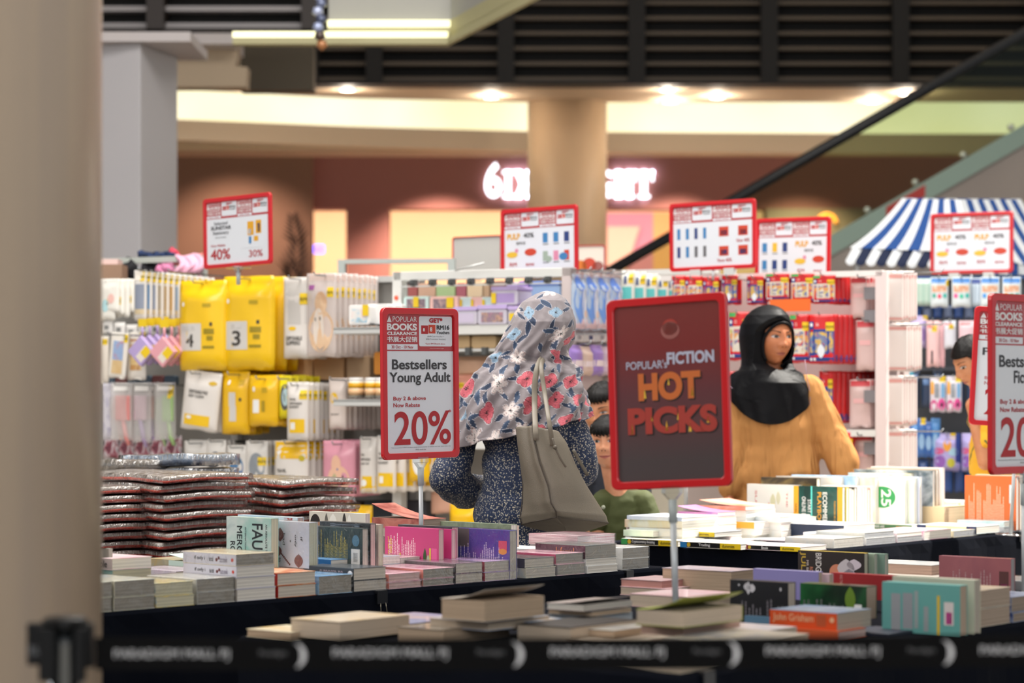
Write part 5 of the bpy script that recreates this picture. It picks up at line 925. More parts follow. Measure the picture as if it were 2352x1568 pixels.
def pouch(G, x0, x1, y0, y1, v, label, col, th=.04, prints=(), yaw=0.0, group=None, seal=.1, tagat=None, cat='pouch', name='packaged_pouch', bottom=None, roll=0.0, corners=.012):
    t0, t1 = G.t(x0, v), G.t(x1, v); w_ = t1-t0; tm = (t0+t1)/2; zt = G.z(y0, tm, v); zb = G.z(y1, tm, v); h = zt-zb
    root = thing(name, label, cat, G.at(tm, v-th/2, zb), G.a+yaw, group); root.rotation_euler[1] = roll
    def bul(x, z):
        a = max(0, 1-abs(2*x/w_)**3); zz = z/h; f = min(1, max(0, (1-zz-seal)/.12)) if seal else 1; c_ = min(1, zz/.08)
        return th/2*a*min(f, 1)*c_+.0012+.0016*math.sin(37*x+21*z+w_*90)*a
    q = MB(); nu, nv = 13, 17; V = []
    for s_ in (-1, 1):
        for j in range(nv):
            for i in range(nu):
                x = -w_/2+w_*i/(nu-1); z = h*j/(nv-1); pin = 1-corners*abs(2*z/h-1)**6*abs(2*x/w_)
                V.append((x*pin, s_*bul(x, z), z+.006*math.cos(3*PI*x/w_)*(1 if j == 0 else 0)*.5))
    n = nu*nv; F = []
    for s_ in (0, 1):
        for j in range(nv-1):
            for i in range(nu-1): a = s_*n+j*nu+i; f = (a, a+1, a+nu+1, a+nu); F.append(f if s_ == 0 else f[::-1])
    per = list(range(nu))+[j*nu+nu-1 for j in range(1, nv)]+[(nv-1)*nu+i for i in range(nu-2, -1, -1)]+[j*nu for j in range(nv-2, 0, -1)]
    for k in range(len(per)): a, b2 = per[k], per[(k+1) % len(per)]; F.append((b2, a, n+a, n+b2))
    q.add(V, F, sm=True); q.build('bag_body', col, root)
    if bottom is not None:
        q = MB(); q.grid(lambda u, v_: ((-.5+u)*w_*.992, -bul((-.5+u)*w_*.99, h*(.02+v_*bottom[0]))-.0008, h*(.02+v_*bottom[0])), 10, 6); q.build('printed_band', bottom[1], root)
    P = {}
    for it in list(prints)+([(None,)+tagat+(TAG,), ('RM', tagat[0]+.02, tagat[1]+(tagat[3]-tagat[1])*.3, tagat[2]-.02, tagat[1]+(tagat[3]-tagat[1])*.62, TAGI)] if tagat else []):
        tx, u0, v0, u1, v1, mt = it; X0, X1, Z0, Z1 = -w_/2+w_*u0, -w_/2+w_*u1, h*v0, h*v1; q = MB(); nm = 'price_tag' if mt is TAG else 'printed_label'
        if tx is None: q.grid(lambda a, b_: (X0+(X1-X0)*a, -bul(X0+(X1-X0)*a, Z0+(Z1-Z0)*b_)-.0013, Z0+(Z1-Z0)*b_), 5, 5)
        elif tx in ('disc', 'leaf'):
            pts = [((X0+X1)/2+(X1-X0)/2*math.cos(a*PI/9)*(abs(math.cos(a*PI/9)) if tx == 'leaf' else 1), (Z0+Z1)/2+(Z1-Z0)/2*math.sin(a*PI/9)) for a in range(18)]; q.add([(x, -bul(x, z)-.0016, z) for x, z in pts]+[((X0+X1)/2, -bul((X0+X1)/2, (Z0+Z1)/2)-.0018, (Z0+Z1)/2)], [(i, (i+1) % 18, 18) for i in range(18)])
        else:
            mq = MB().text(tx, X0, Z0, X1, Z1, bold=.02); W, Fq = mq.v, mq.f; q.add([(x, -bul(x, z)-.0022, z) for x, z, _ in W], Fq); nm = 'lettering'
        q.build(nm, mt, root)
    return root
def behind(root, G, n, dv, label, group, du=0.0, dz=0.0, jit=.004):
    """n copies hung behind one another on the same peg"""
    p = Vector(root.location); root['group'] = group; _LAB[root['label']][-1] = (root.name, group)
    for i in range(1, n+1): dup(root, p-G.v*dv*i+G.u*(du*i+random.uniform(-jit, jit))+Vector((0, 0, dz*i+random.uniform(-jit, jit))), label, root.rotation_euler[2]+random.uniform(-.02, .02), group)
# --- unit A with pegs and yellow pouches, and the white shelved unit B, one run
ga = GA.root('shelving_unit', 'long grey pegged shelving unit with yellow pouches beside the column')
TOPZ = 1.90
q = MB(); q.box(-3.0, -.97, .34, .37, .1, TOPZ); q.build('back_panel', BOARD, ga)
for t_ in (-2.96, -2.05, -1.0): q = MB(); q.box(t_-.02, t_+.02, .30, .37, 0, TOPZ); q.build('upright', MET, ga)
q = MB(); q.box(-3.0, -.97, -.05, .37, 0, .14); q.build('base', MET, ga)
q = MB(); q.box(-3.0, -.97, .31, .36, TOPZ-.03, TOPZ); q.build('top_rail', MET, ga)
for (xa, xb, yy) in ((765, 905, 750), (765, 905, 915)):
    v = .22; ta, tb = GA.t(xa, v), GA.t(xb, v); z = GA.z(yy, ta, v); q = MB(); q.box(ta, tb, -v, -.0, z-.036, z-.004); q.box(ta, tb, -v, .33, z-.02, z-.004); q.build('small_shelf', MET, ga, .003)
gb = GA.root('display_shelf', 'white framed shelving unit of plastic boxes behind the floral headscarf')
for (t_, m_) in ((-.93, METW), (-.025, METP)): q = MB(); q.box(t_-.025, t_+.025, 0, .06, 0, TOPZ); q.build('post', m_, gb, .003)
q = MB(); q.box(-.95, 0.0, 0, .05, GA.z(640, -.5, 0), TOPZ); q.build('top_rail', METW, gb, .003)
q = MB(); q.box(-.95, 0.0, .44, .46, .1, TOPZ-.06); q.build('back_panel', mat('a8a6a2', .6), gb)
q = MB(); q.box(-.95, 0.0, 0, .46, 0, .12); q.build('base', METW, gb)
def zb_(y): return GA.z(y, -.4, 0)
for yy in (745, 1010): q = MB(); q.box(-.90, -.05, .005, .44, zb_(yy+22), zb_(yy)); q.build('shelf', METW, gb, .003)
q = MB(); q.box(-.90, -.05, .0, .43, zb_(806), zb_(800)); q.build('rail', MET, gb)
q = MB(); q.box(-.90, -.05, -.02, .0, zb_(655), zb_(652)); q.build('rail', MET, gb)
for k in range(8):
    t_ = GA.t(950+44*k, .02); q = MB(); z = zb_(641); q.box(t_-.012, t_+.012, -.03, .0, z-.024, z+.006); q.tube([(t_, -.03, z-.01), (t_, -.06, z-.02), (t_, -.06, z)], .004, 6); q.build('hook_clip', mat('4a4c4c', .5), gb)
for k in range(3):
    t_ = GA.t(1075+38*k, .02); q = MB(); z = zb_(800); q.box(t_-.012, t_+.012, -.03, .0, z-.03, z+.006); q.build('hook_clip', mat('4a4c4c', .5), gb)
o = MB().tube([GA.at(GA.t(1045, .06), .06, GA.z(622, -.7, .06)), GA.at(GA.t(1112, .06), .06, GA.z(606, -.6, .06))], .005, 8).build('loose_hook', mat('d4d6d4', .3, .3)); tag(o, 'loose white display hook lying on the top rail', 'hook')
o = MB().lathe([(.011, 0), (.011, .003)], 20, Matrix.Translation(GA.at(-.93, .004, GA.z(684, -.93, 0))) @ Matrix.Rotation(GA.a, 4, 'Z') @ Matrix.Rotation(PI/2, 4, 'X')).build('round_sticker', mat('ee5a3a', .5)); tag(o, 'round orange sticker on the grey post of the white unit', 'sticker')
# boxes on the white unit
def bin_(x0, x1, y0, y1, v, label, body, lid=None, inside=None, tagu=None, dep=.16, name='plastic_box', cat='box', r=.012, group=None):
    t0, t1 = GA.t(x0, v), GA.t(x1, v); w_ = t1-t0; tm = (t0+t1)/2; h = GA.z(y0, tm, v)-GA.z(y1, tm, v); root = thing(name, label, cat, GA.at(tm, v-dep/2, GA.z(y1, tm, v)), GA.a, group)
    V = Matrix(((1, 0, 0, 0), (0, 0, -1, 0), (0, 1, 0, h/2), (0, 0, 0, 1))); lh = .22 if lid else 0
    MB().poly(rrect(w_*.97, h*(1-lh), min(r, w_/3, h/3), 5, 0, -h*lh/2), -dep/2, dep/2, V, sm=False).build('box_body', body, root, .003)
    if lid: MB().poly(rrect(w_, h*lh, min(r, h*lh/2.5), 4, 0, h*(1-lh)/2), -dep/2-.004, dep/2+.004, V).build('lid', lid, root, .002)
    if inside: MB().box(-w_*.36, w_*.36, -dep/2-.0012, -dep/2-.0005, h*.12, h*(.62 if lid else .8)).build('front_picture', inside, root)
    if tagu: MB().box(-w_/2+w_*tagu[0], -w_/2+w_*tagu[1], -dep/2-.007, -dep/2-.006, h*tagu[2], h*tagu[3]).build('price_tag', TAG, root)
    return root
mint = mat('cfe6e2', .35); pinkb = mat('f2c4bb', .35); cpic = art(['b09a9a', '7a6a78', 'd9b4a8'], 22, 101); clp = mat('e6e0f0', .2, alpha=.75); lil = mat('c9b4e6', .25); cpk = art(['d98a9a', '8a7a8a', 'c9a08a', '4a4450'], 30, 102)
bin_(926, 985, 680, 712, .0, 'mint lunch box with a yellow tag on the white unit', mint, None, cpic, (.42, .62, .2, .95)); bin_(986, 1052, 680, 712, .0, 'peach lunch box with a yellow tag next to the mint one', pinkb, None, cpic, (.62, .86, .15, .9))
for k, c in enumerate((mint, pinkb, mint)): bin_(1054+26*k, 1082+26*k, 682, 712, -.03, ('mint', 'peach', 'second mint')[k]+' lunch box end-on in the row beside the peach one', c, None, None, (.1, .3, .3, .8), dep=.1)
bin_(1128, 1190, 657, 700, .0, 'clear box with lilac lid and yellow tag stacked on the top', clp, lil, mat('b9a0d9', .3, alpha=.9), (.03, .2, .1, .65))
bin_(1096, 1165, 700, 745, .0, 'clear lilac lidded box of hair clips in front of the headscarf', clp, lil, cpk); bin_(1040, 1096, 704, 745, .0, 'clear lilac lidded box half hidden by the young adult sign', clp, lil, mat('cfc4dc', .3), (.0, .12, .1, .8)); bin_(1166, 1215, 702, 745, -.0, 'clear lilac lidded box disappearing behind the headscarf', clp, lil, cpk, (.1, .4, .2, .6))
bin_(905, 1040, 712, 745, .0, 'white boxes carton behind the young adult sign', mat('ecebe8', .4))
for k, (x0, x1, y0, c, lb) in enumerate(((936, 958, 652, 'a35a58', 'dark red'), (960, 1000, 650, 'cda68f', 'tan'), (1001, 1045, 652, 'a9c08f', 'green'), (1047, 1070, 650, 'a5616e', 'maroon'), (1072, 1108, 647, 'd9c6a4', 'cream'), (1110, 1124, 647, 'b99e7f', 'light brown'), (1126, 1160, 645, 'a07f70', 'cocoa'), (1163, 1188, 648, 'c9b9e6', 'pale lilac'), (1190, 1214, 645, '9f84cc', 'violet'))):
    bin_(x0, x1, y0, 682 if k < 7 else 700, -.24, lb+' rolled case standing at the back of the white unit', mat(c, .35), None, None, None, .08, 'rolled_case', 'case')
bin_(1216, 1286, 645, 690, -.24, 'sky blue boxes block standing right of the violet case', mat('a4c4ea', .3), mat('7f9fe0', .3))
for k, (x0, x1) in enumerate(((905, 1000), (1002, 1080), (1082, 1140))): bin_(x0, x1, 771, 800, -.08, ('first', 'second', 'third')[k]+' tan carton under the shelf of the white unit', mat('d2b184', .6), None, None, None, .2, 'carton', 'carton')
for k, (x0, x1, y0, y1, c, lb, tg) in enumerate(((1046, 1085, 858, 940, 'e9a58f', 'salmon pouch with a yellow tag beside the young adult sign', (.05, .6, .5, .75)), (1085, 1125, 860, 950, 'd9a888', 'tan pouch with a yellow tag next to the headscarf', (.1, .6, .6, .8)), (1040, 1130, 818, 860, 'c79f84', 'brown folded pouch lying under the hooks of the white unit', None))):
    pouch(GA, x0, x1, y0, y1, -.1, lb, mat(c, .4), .06, tagat=tg)
q = MB(); q.box(-.9, -.05, .02, .42, .125, zb_(1032)-.06); o = None
# --- unit A goods
YP = mat('f2c411', .28, coat=.3, name='yellow_plastic'); YP2 = mat('f0bd10', .3, coat=.2); WPK = mat('e6e0da', .35, coat=.2); WPK2 = mat('e3d5cd', .38, coat=.2); GRY = mat('d3cfca', .4); INKB = mat('3a3630', .6)
pouch_p = [(None, .06, .22, .55, .52, GRY), ('disc', .12, .71, .18, .76, WHT), (None, .58, .70, .74, .74, mat('b79a10', .5)), (None, .72, .49, .77, .53, INKB), (None, .60, .40, .80, .46, mat('9a8410', .5)), (None, .66, .33, .78, .38, mat('9a8410', .5)), (None, .58, .24, .80, .27, mat('9a8410', .5))]
r_ = pouch(GA, 401, 512, 643, 850, .14, 'big yellow pouch with a four on it, frontmost beside the pen sets', YP, .090, pouch_p+[('4', .23, .26, .40, .40, INKB), (None, .12, .44, .30, .49, mat('c4c0bb', .5)), (None, .33, .44, .50, .49, mat('c4c0bb', .5))], seal=.06, corners=.05); behind(r_, GA, 3, .10, 'big yellow pouch behind the frontmost one with a four', 'yellow pouches with a four')
r_ = pouch(GA, 503, 622, 633, 850, .12, 'big yellow pouch with a three on it, frontmost beside the slipper pouch', YP, .081, pouch_p+[('3', .25, .26, .42, .42, INKB), (None, .22, .44, .44, .49, mat('c4c0bb', .5))], seal=.06, corners=.05); behind(r_, GA, 4, .09, 'big yellow pouch behind the frontmost one with a three', 'yellow pouches with a three', du=.012)
r_ = pouch(GA, 646, 703, 636, 822, .1, 'white slipper pouch with a grey window next to the yellow pouches', WPK, .050, [(None, .08, .42, .94, .92, mat('cfcac4', .3)), ('disc', .3, .34, .6, .39, YP), ('DISPOSABLE', .18, .22, .82, .27, INKB), ('SLIPPERS', .18, .16, .76, .21, INKB)], tagat=(.74, .66, .98, .80)); behind(r_, GA, 3, .06, 'white slipper pouch hanging behind the front one', 'white slipper pouches')
FIL = film('pack_film', 'fbf6f4', .3, .12, 20, .6); PCH = art(['d9b08a', 'e6c4a0', 'c99a74'], 9, 103)
m_tr = mat('efe3de', .25, alpha=.62, coat=.4)
r_ = pouch(GA, 700, 768, 627, 818, .1, 'clear pouch with a beige plush shape and yellow tag', m_tr, .041, [('leaf', .1, .08, .95, .62, PCH), ('disc', .12, .05, .92, .58, PCH), ('disc', .35, .5, .75, .78, PCH), ('disc', .28, .12, .66, .58, mat('e9dcd0', .5)), ('disc', .34, .42, .38, .47, INKB), ('disc', .5, .43, .55, .48, INKB), (None, .1, .80, .3, .86, mat('a05a9a', .5)), (None, .1, .90, .95, .98, mat('f0d9d0', .4))], tagat=(.74, .71, .93, .83)); behind(r_, GA, 8, .045, 'clear beige plush pouch hanging behind the front one', 'clear beige plush pouches', du=.004)
def cb(x0, x1, y0, y1, v, label, body, dep=.1, **k): return bin_(x0, x1, y0, y1, v, label, body, dep=dep, **k)
cb(800, 850, 700, 746, .21, 'white tissue pack with a blue picture on the small shelf', mat('f4f2ef', .4), .1, inside=art(['d9b48a', '8fc6e0', 'f2ece6', 'd98aa6'], 16, 104), tagu=(.68, .95, .45, 1.0), name='tissue_pack', cat='pack')
for k in range(3): cb(842+16*k, 892+16*k, 698, 745, .16-.06*k, 'white tissue pack piled behind the blue pictured one', mat('f2f0ee', .4), .06, name='tissue_pack', cat='pack', group='white tissue packs')
def canister(x0, x1, y0, y1, v, label):
    t0, t1 = GA.t(x0, v), GA.t(x1, v); rr = (t1-t0)/2; tm = (t0+t1)/2; z0 = GA.z(y1, tm, v); h = GA.z(y0, tm, v)-z0; root = thing('canister', label, 'canister', GA.at(tm, v-rr, z0), GA.a)
    MB().lathe([(rr, 0), (rr, h*.82)], 24).build('body', mat('efe6d4', .35), root); MB().lathe([(rr*.9, h*.82), (rr*.9, h)], 24).build('cap', mat('f0eeec', .35), root); MB().lathe([(rr*1.01, h*.1), (rr*1.01, h*.42)], 24).build('lower_band', mat('e6b98a', .4), root); MB().lathe([(rr*1.012, h*.46), (rr*1.012, h*.74)], 24).build('label', mat('e6ac1a', .4), root)
for (a_, b_, lb) in ((793, 826, 'white and yellow canister first on the lower small shelf'), (833, 858, 'white and yellow canister second on the lower small shelf'), (857, 881, 'white and yellow canister third on the lower small shelf'), (886, 910, 'white and yellow canister half behind the young adult sign')): canister(a_, b_, 867, 912, .2, lb)
ob = cb(858, 892, 808, 860, .0, 'orange box leaning behind the young adult sign', mat('e08f2a', .5), .1)
for k, (x0, x1) in enumerate(((618, 660), (668, 718), (720, 790), (795, 850))): cb(x0, x1, 818, 872, -.16, ('first', 'second', 'third', 'fourth')[k]+' kraft carton in the gap below the plush pouches', mat(('d9b992', 'cda67a', 'c9a074', 'b89a78')[k], .6), .1, name='carton', cat='carton')
r_ = pouch(GA, 408, 492, 852, 988, .12, 'tilted white bed pad pouch with a yellow patch', WPK, .045, [('DISPOSABLE PAD', .2, .62, .72, .68, INKB), ('EASY CLEAN', .2, .55, .62, .60, INKB), (None, .12, .08, .82, .26, YP), ('disc', .18, .18, .34, .24, WHT), ('leaf', .70, .78, .92, .86, mat('c9a41a', .5))], roll=R(7)); behind(r_, GA, 4, .05, 'tilted white bed pad pouch hanging behind the front one', 'white bed pad pouches', du=.006)
r_ = pouch(GA, 504, 568, 852, 996, .1, 'yellow pouch with a tall white icon below the pouch with a three', YP2, .050, [(None, .33, .44, .58, .66, GRY), (None, .36, .2, .60, .44, GRY), ('disc', .28, .78, .38, .86, WHT), (None, .70, .52, .78, .57, INKB), (None, .68, .78, .86, .86, mat('c9a41a', .5))]); behind(r_, GA, 3, .06, 'yellow pouch hanging behind the one with the tall icon', 'yellow icon pouches')
r_ = pouch(GA, 567, 634, 862, 978, .12, 'yellow pouch with a small white square', YP2, .045, [(None, .2, .26, .42, .52, WHT), ('disc', .18, .68, .28, .78, WHT), (None, .52, .66, .7, .76, mat('c9a41a', .5)), (None, .5, .28, .62, .5, mat('b0921a', .5))]); behind(r_, GA, 5, .05, 'yellow pouch hanging behind the one with the small square', 'yellow square pouches', du=.006)
r_ = pouch(GA, 636, 664, 862, 962, .1, 'lime yellow pouch with a round grey window', mat('e6d418', .35), .040, [('disc', .3, .2, 1.0, .8, mat('5a5a58', .4)), ('disc', .45, .3, .95, .7, mat('b9d4d9', .4))]); behind(r_, GA, 4, .05, 'lime yellow pouch hanging behind the round windowed one', 'lime yellow pouches', du=.012)
r_ = pouch(GA, 655, 704, 877, 1010, .14, 'white travel pouch with yellow tag and patch', WPK, .041, [('TRAVEL', .2, .68, .52, .72, INKB), ('DISPOSABLE', .2, .61, .78, .65, INKB), ('BLANKET', .2, .55, .66, .59, INKB), (None, .18, .12, .88, .36, YP), (None, .24, .18, .46, .3, WHT)], tagat=(.66, .70, .96, .86)); behind(r_, GA, 7, .045, 'white travel pouch hanging behind the tagged one', 'white travel pouches', du=.002)
r_ = pouch(GA, 752, 792, 868, 986, .06, 'narrow white pouch with a yellow loop drawing', WPK2, .035, [('disc', .15, .5, .6, .72, YP), ('disc', .22, .53, .53, .69, WPK2), ('SOAP', .2, .28, .66, .31, INKB)]); behind(r_, GA, 9, .04, 'narrow white pouch hanging behind the loop drawing one', 'narrow white pouches', du=.004)
dk = art(['23283a', '3a4a6a', '1a1c26'], 7, 105)
for k, (x0, x1, y0, y1, pic, lb) in enumerate(((420, 472, 1012, 1095, mat('d9d6d2', .4), 'plain white slipper card pack at the end of the lower row'), (470, 516, 1010, 1105, dk, 'white slipper pack with a navy sole and yellow tag'), (518, 562, 1022, 1105, art(['2a2a2e', '4a7fae', '8a5a7a'], 8, 106), 'white slipper pack with a dark multicoloured sole'), (561, 612, 1012, 1110, mat('8f959c', .5), 'white slipper pack with a grey sole and yellow tag'))):
    r_ = pouch(GA, x0, x1, y0, y1, .08, lb, mat('dcd8d3', .35, coat=.3), .030, [('disc', .2, .05, .9, .72, pic)], tagat=((.62, .42, .95, .62) if k in (1, 3) else None)); behind(r_, GA, 2, .04, 'slipper pack hanging behind the '+('plain white one', 'navy sole one', 'multicoloured sole one', 'grey sole one')[k], f"slipper packs {('plain', 'navy', 'mixed', 'grey')[k]}")
r_ = pouch(GA, 626, 704, 1012, 1150, .1, 'white and yellow pouch printed Travel Disposable', WPK, .045, [(None, .03, .70, .97, .985, YP2), ('TRAVEL', .1, .47, .42, .53, INKB), ('DISPOSABLE', .1, .37, .64, .43, INKB), ('UNDERWEAR', .1, .28, .6, .33, INKB), ('disc', .76, .66, .92, .76, mat('c9b41a', .5)), ('disc', .14, .76, .22, .82, WHT)]); behind(r_, GA, 4, .05, 'white and yellow pouch hanging behind the Travel Disposable one', 'travel disposable pouches', du=.006)
PNKP = mat('e09aac', .35, coat=.3)
r_ = pouch(GA, 737, 812, 1012, 1140, .12, 'pink pouch with a peach animal shaped bottle window', PNKP, .045, [('disc', .2, .04, .86, .56, mat('f0c0a4', .5)), ('disc', .32, .4, .62, .74, mat('f0c0a4', .5)), ('leaf', .3, .06, .54, .42, mat('b9b48a', .5)), ('disc', .48, .46, .54, .52, mat('5a6aae', .5)), (None, .66, .26, .7, .38, INKB)]); behind(r_, GA, 4, .05, 'pink pouch hanging behind the peach bottle one', 'pink bottle pouches', du=.006)
r_ = pouch(GA, 822, 862, 1003, 1132, .12, 'white quilt set pouch with yellow foot panel', WPK, .045, [('TRAVEL', .14, .66, .4, .7, INKB), ('DISPOSABLE', .14, .58, .72, .62, INKB), ('QUILT SET', .14, .5, .66, .54, INKB), (None, .04, .04, .96, .30, YP), ('disc', .18, .12, .5, .24, WHT)]); behind(r_, GA, 2, .05, 'white quilt set pouch behind the front one', 'quilt set pouches')
r_ = pouch(GA, 862, 905, 1000, 1130, .14, 'white blanket pouch half behind the young adult sign', WPK, .041, [('TRAVEL', .14, .66, .5, .7, INKB), ('DISPOSABLE', .14, .58, .82, .62, INKB), ('BLANKET', .14, .5, .7, .54, INKB), (None, .12, .1, .9, .34, YP), (None, .2, .16, .42, .28, WHT)]); behind(r_, GA, 6, .045, 'white blanket pouch receding behind the sign pole', 'blanket pouches', du=.03)
r_ = pouch(GA, 935, 982, 1010, 1105, .1, 'yellow pouch with a white oval behind the sign pole', YP2, .045, [('disc', .25, .15, .85, .85, WHT)]); behind(r_, GA, 2, .05, 'yellow pouch behind the white oval one', 'oval yellow pouches', du=.02)
pouch(GA, 770, 850, 1160, 1260, .1, 'yellow pouch on the lowest row above the tiger cover', YP2, .05); pouch(GA, 1028, 1092, 1158, 1260, .0, 'yellow pouch on the lowest row behind the sleeve of the shopper', YP2, .05); pouch(GA, 985, 1060, 1120, 1180, -.05, 'peach pouch low behind the elbow of the shopper', mat('d9a890', .4), .05)
for k in range(7): cb(460+75*k, 530+75*k, 1150, 1260, -.1, 'dark carton low on the grey shelving behind the bags', mat(('3a3a42', '4a3a3a', '2f3640')[k % 3], .6), .1, name='carton', cat='carton', group='dark cartons low on the shelving')
# far end: cards, pens, brushes
r_ = pouch(GA, 224, 262, 640, 735, -.1, 'white charm card with a pale blue charm at the column end', mat('f2efe6', .4), .02, [('disc', .2, .2, .7, .5, mat('b9e0e6', .5))], tagat=(.55, .3, .85, .5))
for k in range(7): pouch(GA, 240+12*k, 272+12*k, 640+2*(k % 2), 716+6*(k % 3), -.10-.02*k, 'white charm card hanging in the pale top row by the column', (mat('f4f1e8', .4), mat('f4f1e8', .4))[k % 2], .015, [('disc', .25, .25, .7, .55, mat(('f2c4b9', 'c4e2e6', 'e6e6c4')[k % 3], .5))], tagat=((.4, .28, .8, .5) if k % 2 else None), group='white charm cards')
pc = ['8f97a8', '7fa0c4', '9aa4b9', 'b9ae9a', 'c9b08a', 'd0a868', '9fb4c9', 'c9a05a']
for k in range(13):
    pouch(GA, 306+13*k, 334+13*k, 620+1.5*k, 735+.3*k, .1-.035*k, f"clear pen set with {('grey blue', 'sky', 'slate', 'sand', 'tan', 'amber', 'powder', 'gold')[k % 8]} pens, {('near', 'far')[k//8]} part of the pen row", mat('ece8e2', .3, alpha=.9), .02, [(None, .12, .12, .88, .72, mat(pc[k % 8], .45)), (None, .12, .12, .88, .22, mat('d9c6a0', .5)), (None, .1, .8, .9, .97, mat('e9e2d6', .4))], tagat=(.55, .78, .9, .96), group='clear pen sets')
for k in range(7): pouch(GA, 232+28*k, 258+28*k, 735+5*(k % 3), 765+5*(k % 3), -.12, 'tiny white tag card in the second row by the column', mat('e9e6e2', .4), .012, [(None, .3, .3, .7, .6, mat('8a8a88', .5))], group='tiny white tag cards')
pouch(GA, 246, 286, 764, 868, .05, 'tilted white card with a blue and amber picture', mat('efe9df', .4), .012, [(None, .2, .4, .8, .82, art(['7f9ac9', '9fb9e0', 'd96a5a'], 14, 107)), (None, .2, .1, .8, .4, art(['d9b47a', 'e6d2a8'], 12, 108))], tagat=(.78, .8, .98, .98), roll=R(6))
pouch(GA, 290, 334, 762, 872, .0, 'white card with an amber floral picture and yellow tag', mat('efe9df', .4), .012, [(None, .2, .2, .8, .85, art(['e0b45a', 'efd9a4', 'c98a4a', '9a84b4'], 12, 109))], tagat=(.7, .86, .98, 1.0))
pouch(GA, 226, 248, 772, 880, .0, 'narrow white card squeezed against the beige column', mat('e6ddd0', .4), .012, tagat=(.3, .82, .9, .94))
def diamond(xc, yc, s_, v, label, c, group):
    tm = GA.t(xc, v); root = thing('blister_pack', label, 'pack', GA.at(tm, v, GA.z(yc, tm, v)), GA.a, group); k = s_*11.8/FPX
    V = Matrix(((1, 0, 0, 0), (0, 0, -1, 0), (0, 1, 0, 0), (0, 0, 0, 1))) @ Matrix.Rotation(PI/4, 4, 'Z')
    MB().box(-k, k, -k, k, 0, .03, V).build('blister', mat(c, .25, coat=.5), root, .004); MB().box(-k*.7, k*.7, -k*.8, 0, .0302, .031, V).build('front_picture', mat('e6dcd0', .5), root); MB().box(-k*.1, k*.8, -k*.9, -k*.1, .0312, .032, V).build('price_tag', TAG, root)
    MB().tube([(0, -.01, k*1.3), (0, -.01, k*1.3+.05)], .006, 6).build('hang_strap', mat(c, .4), root); MB().box(-.025, .025, -.012, -.01, k*1.3+.05, k*1.3+.09).build('hang_tag', TAG, root); return root
for k in range(4): diamond(330+17*k, 806-2*k, 26, .12-.05*k, ('front lilac diamond shaped blister with a yellow tag' if k == 0 else 'lilac diamond shaped blister behind the front one'), 'b9a4d6', 'lilac diamond blisters')
for k in range(3): diamond(380+17*k, 808-2*k, 26, .14-.05*k, ('front pink diamond shaped blister with a yellow tag' if k == 0 else 'pink diamond shaped blister behind the front one'), 'e6a4ae', 'pink diamond blisters')
def brush(x0, x1, y0, y1, hx0, hx1, hy0, hy1, v, label, c, tg=None, c2=None):
    r_ = pouch(GA, x0, x1, y0, y1, v, label, mat('e6e2e0', .2, alpha=.35, coat=.4), .03, [(None, .15, .86, .85, .98, mat('e9e6e2', .4))], tagat=tg, name='brush_pack', cat='brush'); t0, t1 = GA.t(x0, v), GA.t(x1, v); w_ = t1-t0; d = r_.location.y; s_ = d/FPX
    cx = lambda x: ((x-(x0+x1)/2)*s_)*1.1; cz = lambda y: (y1-y)*s_
    q = MB(); q.box(cx(hx0), cx(hx1), -.012, .012, cz(hy1), cz(hy0)); q.build('brush_head', mat(c2 or c, .4), r_, .006); q = MB(); xm = (hx0+hx1)/2; q.tube([(cx(xm), 0, cz(hy1)), (cx(xm+6), 0, cz(hy1+35)), (cx(xm+14), 0, cz(y1+12))], [.012, .013, .009], 10); q.build('brush_handle', mat(c, .4), r_); return r_
brush(250, 300, 878, 1010, 262, 298, 908, 966, .08, 'packed hairbrush in coral pink', 'd98a86'); brush(240, 285, 880, 1012, 252, 282, 908, 962, .02, 'packed hairbrush in pale coral behind the coral pink one', 'e0a79c'); brush(300, 344, 878, 1015, 304, 334, 908, 965, .06, 'packed hairbrush in lilac with salmon bristles', 'a994b8', None, 'c9a8b4'); brush(326, 356, 878, 1010, 330, 352, 910, 962, .02, 'packed hairbrush in lilac beside the lilac and salmon one', 'b09cc0', None, 'd9a494')
brush(352, 400, 878, 1010, 370, 398, 908, 968, .06, 'packed hairbrush in leaf green with a yellow tag', '9fbf7f', (.68, .72, .92, .96)); brush(350, 380, 880, 1012, 354, 374, 915, 968, .02, 'packed hairbrush in pale green at the back', 'a9c48f')
pouch(GA, 232, 262, 880, 1010, .02, 'clear pack with a lilac patterned sheet beside the brushes', art(['b9b4cc', 'd9d6dc', '9a94b0'], 14, 110), .02)
fd = art(['2b2a30', '8a3a4a', 'c9bcc0', '3a3a44'], 22, 111)
for k in range(5): pouch(GA, 232+36*k, 270+36*k, 1000, 1052, .02, 'dark floral pack in the low row behind the blue bags', fd, .03, group='dark floral packs')
for k in range(6): cb(236+28*k, 262+28*k, 862, 884, -.12, 'small dark card in the shadow row above the brushes', mat(('5a6a7a', '7a4a4a', '4a5a6a')[k % 3], .5), .04, name='small_card', cat='card', group='small dark cards')
pl = []
for (xp, yp) in ((330, 622), (400, 625), (455, 650), (560, 640), (675, 640), (734, 632), (262, 768), (310, 770), (450, 858), (535, 860), (600, 870), (650, 870), (680, 885), (770, 872), (445, 1018), (493, 1014), (540, 1028), (586, 1016), (665, 1018), (775, 1020), (842, 1008), (884, 1006), (275, 884), (322, 884), (376, 884)): t_ = GA.t(xp, .14); pl.append((t_, GA.z(yp, t_, .14), -.34, .18))
pegs(ga, GA, pl)
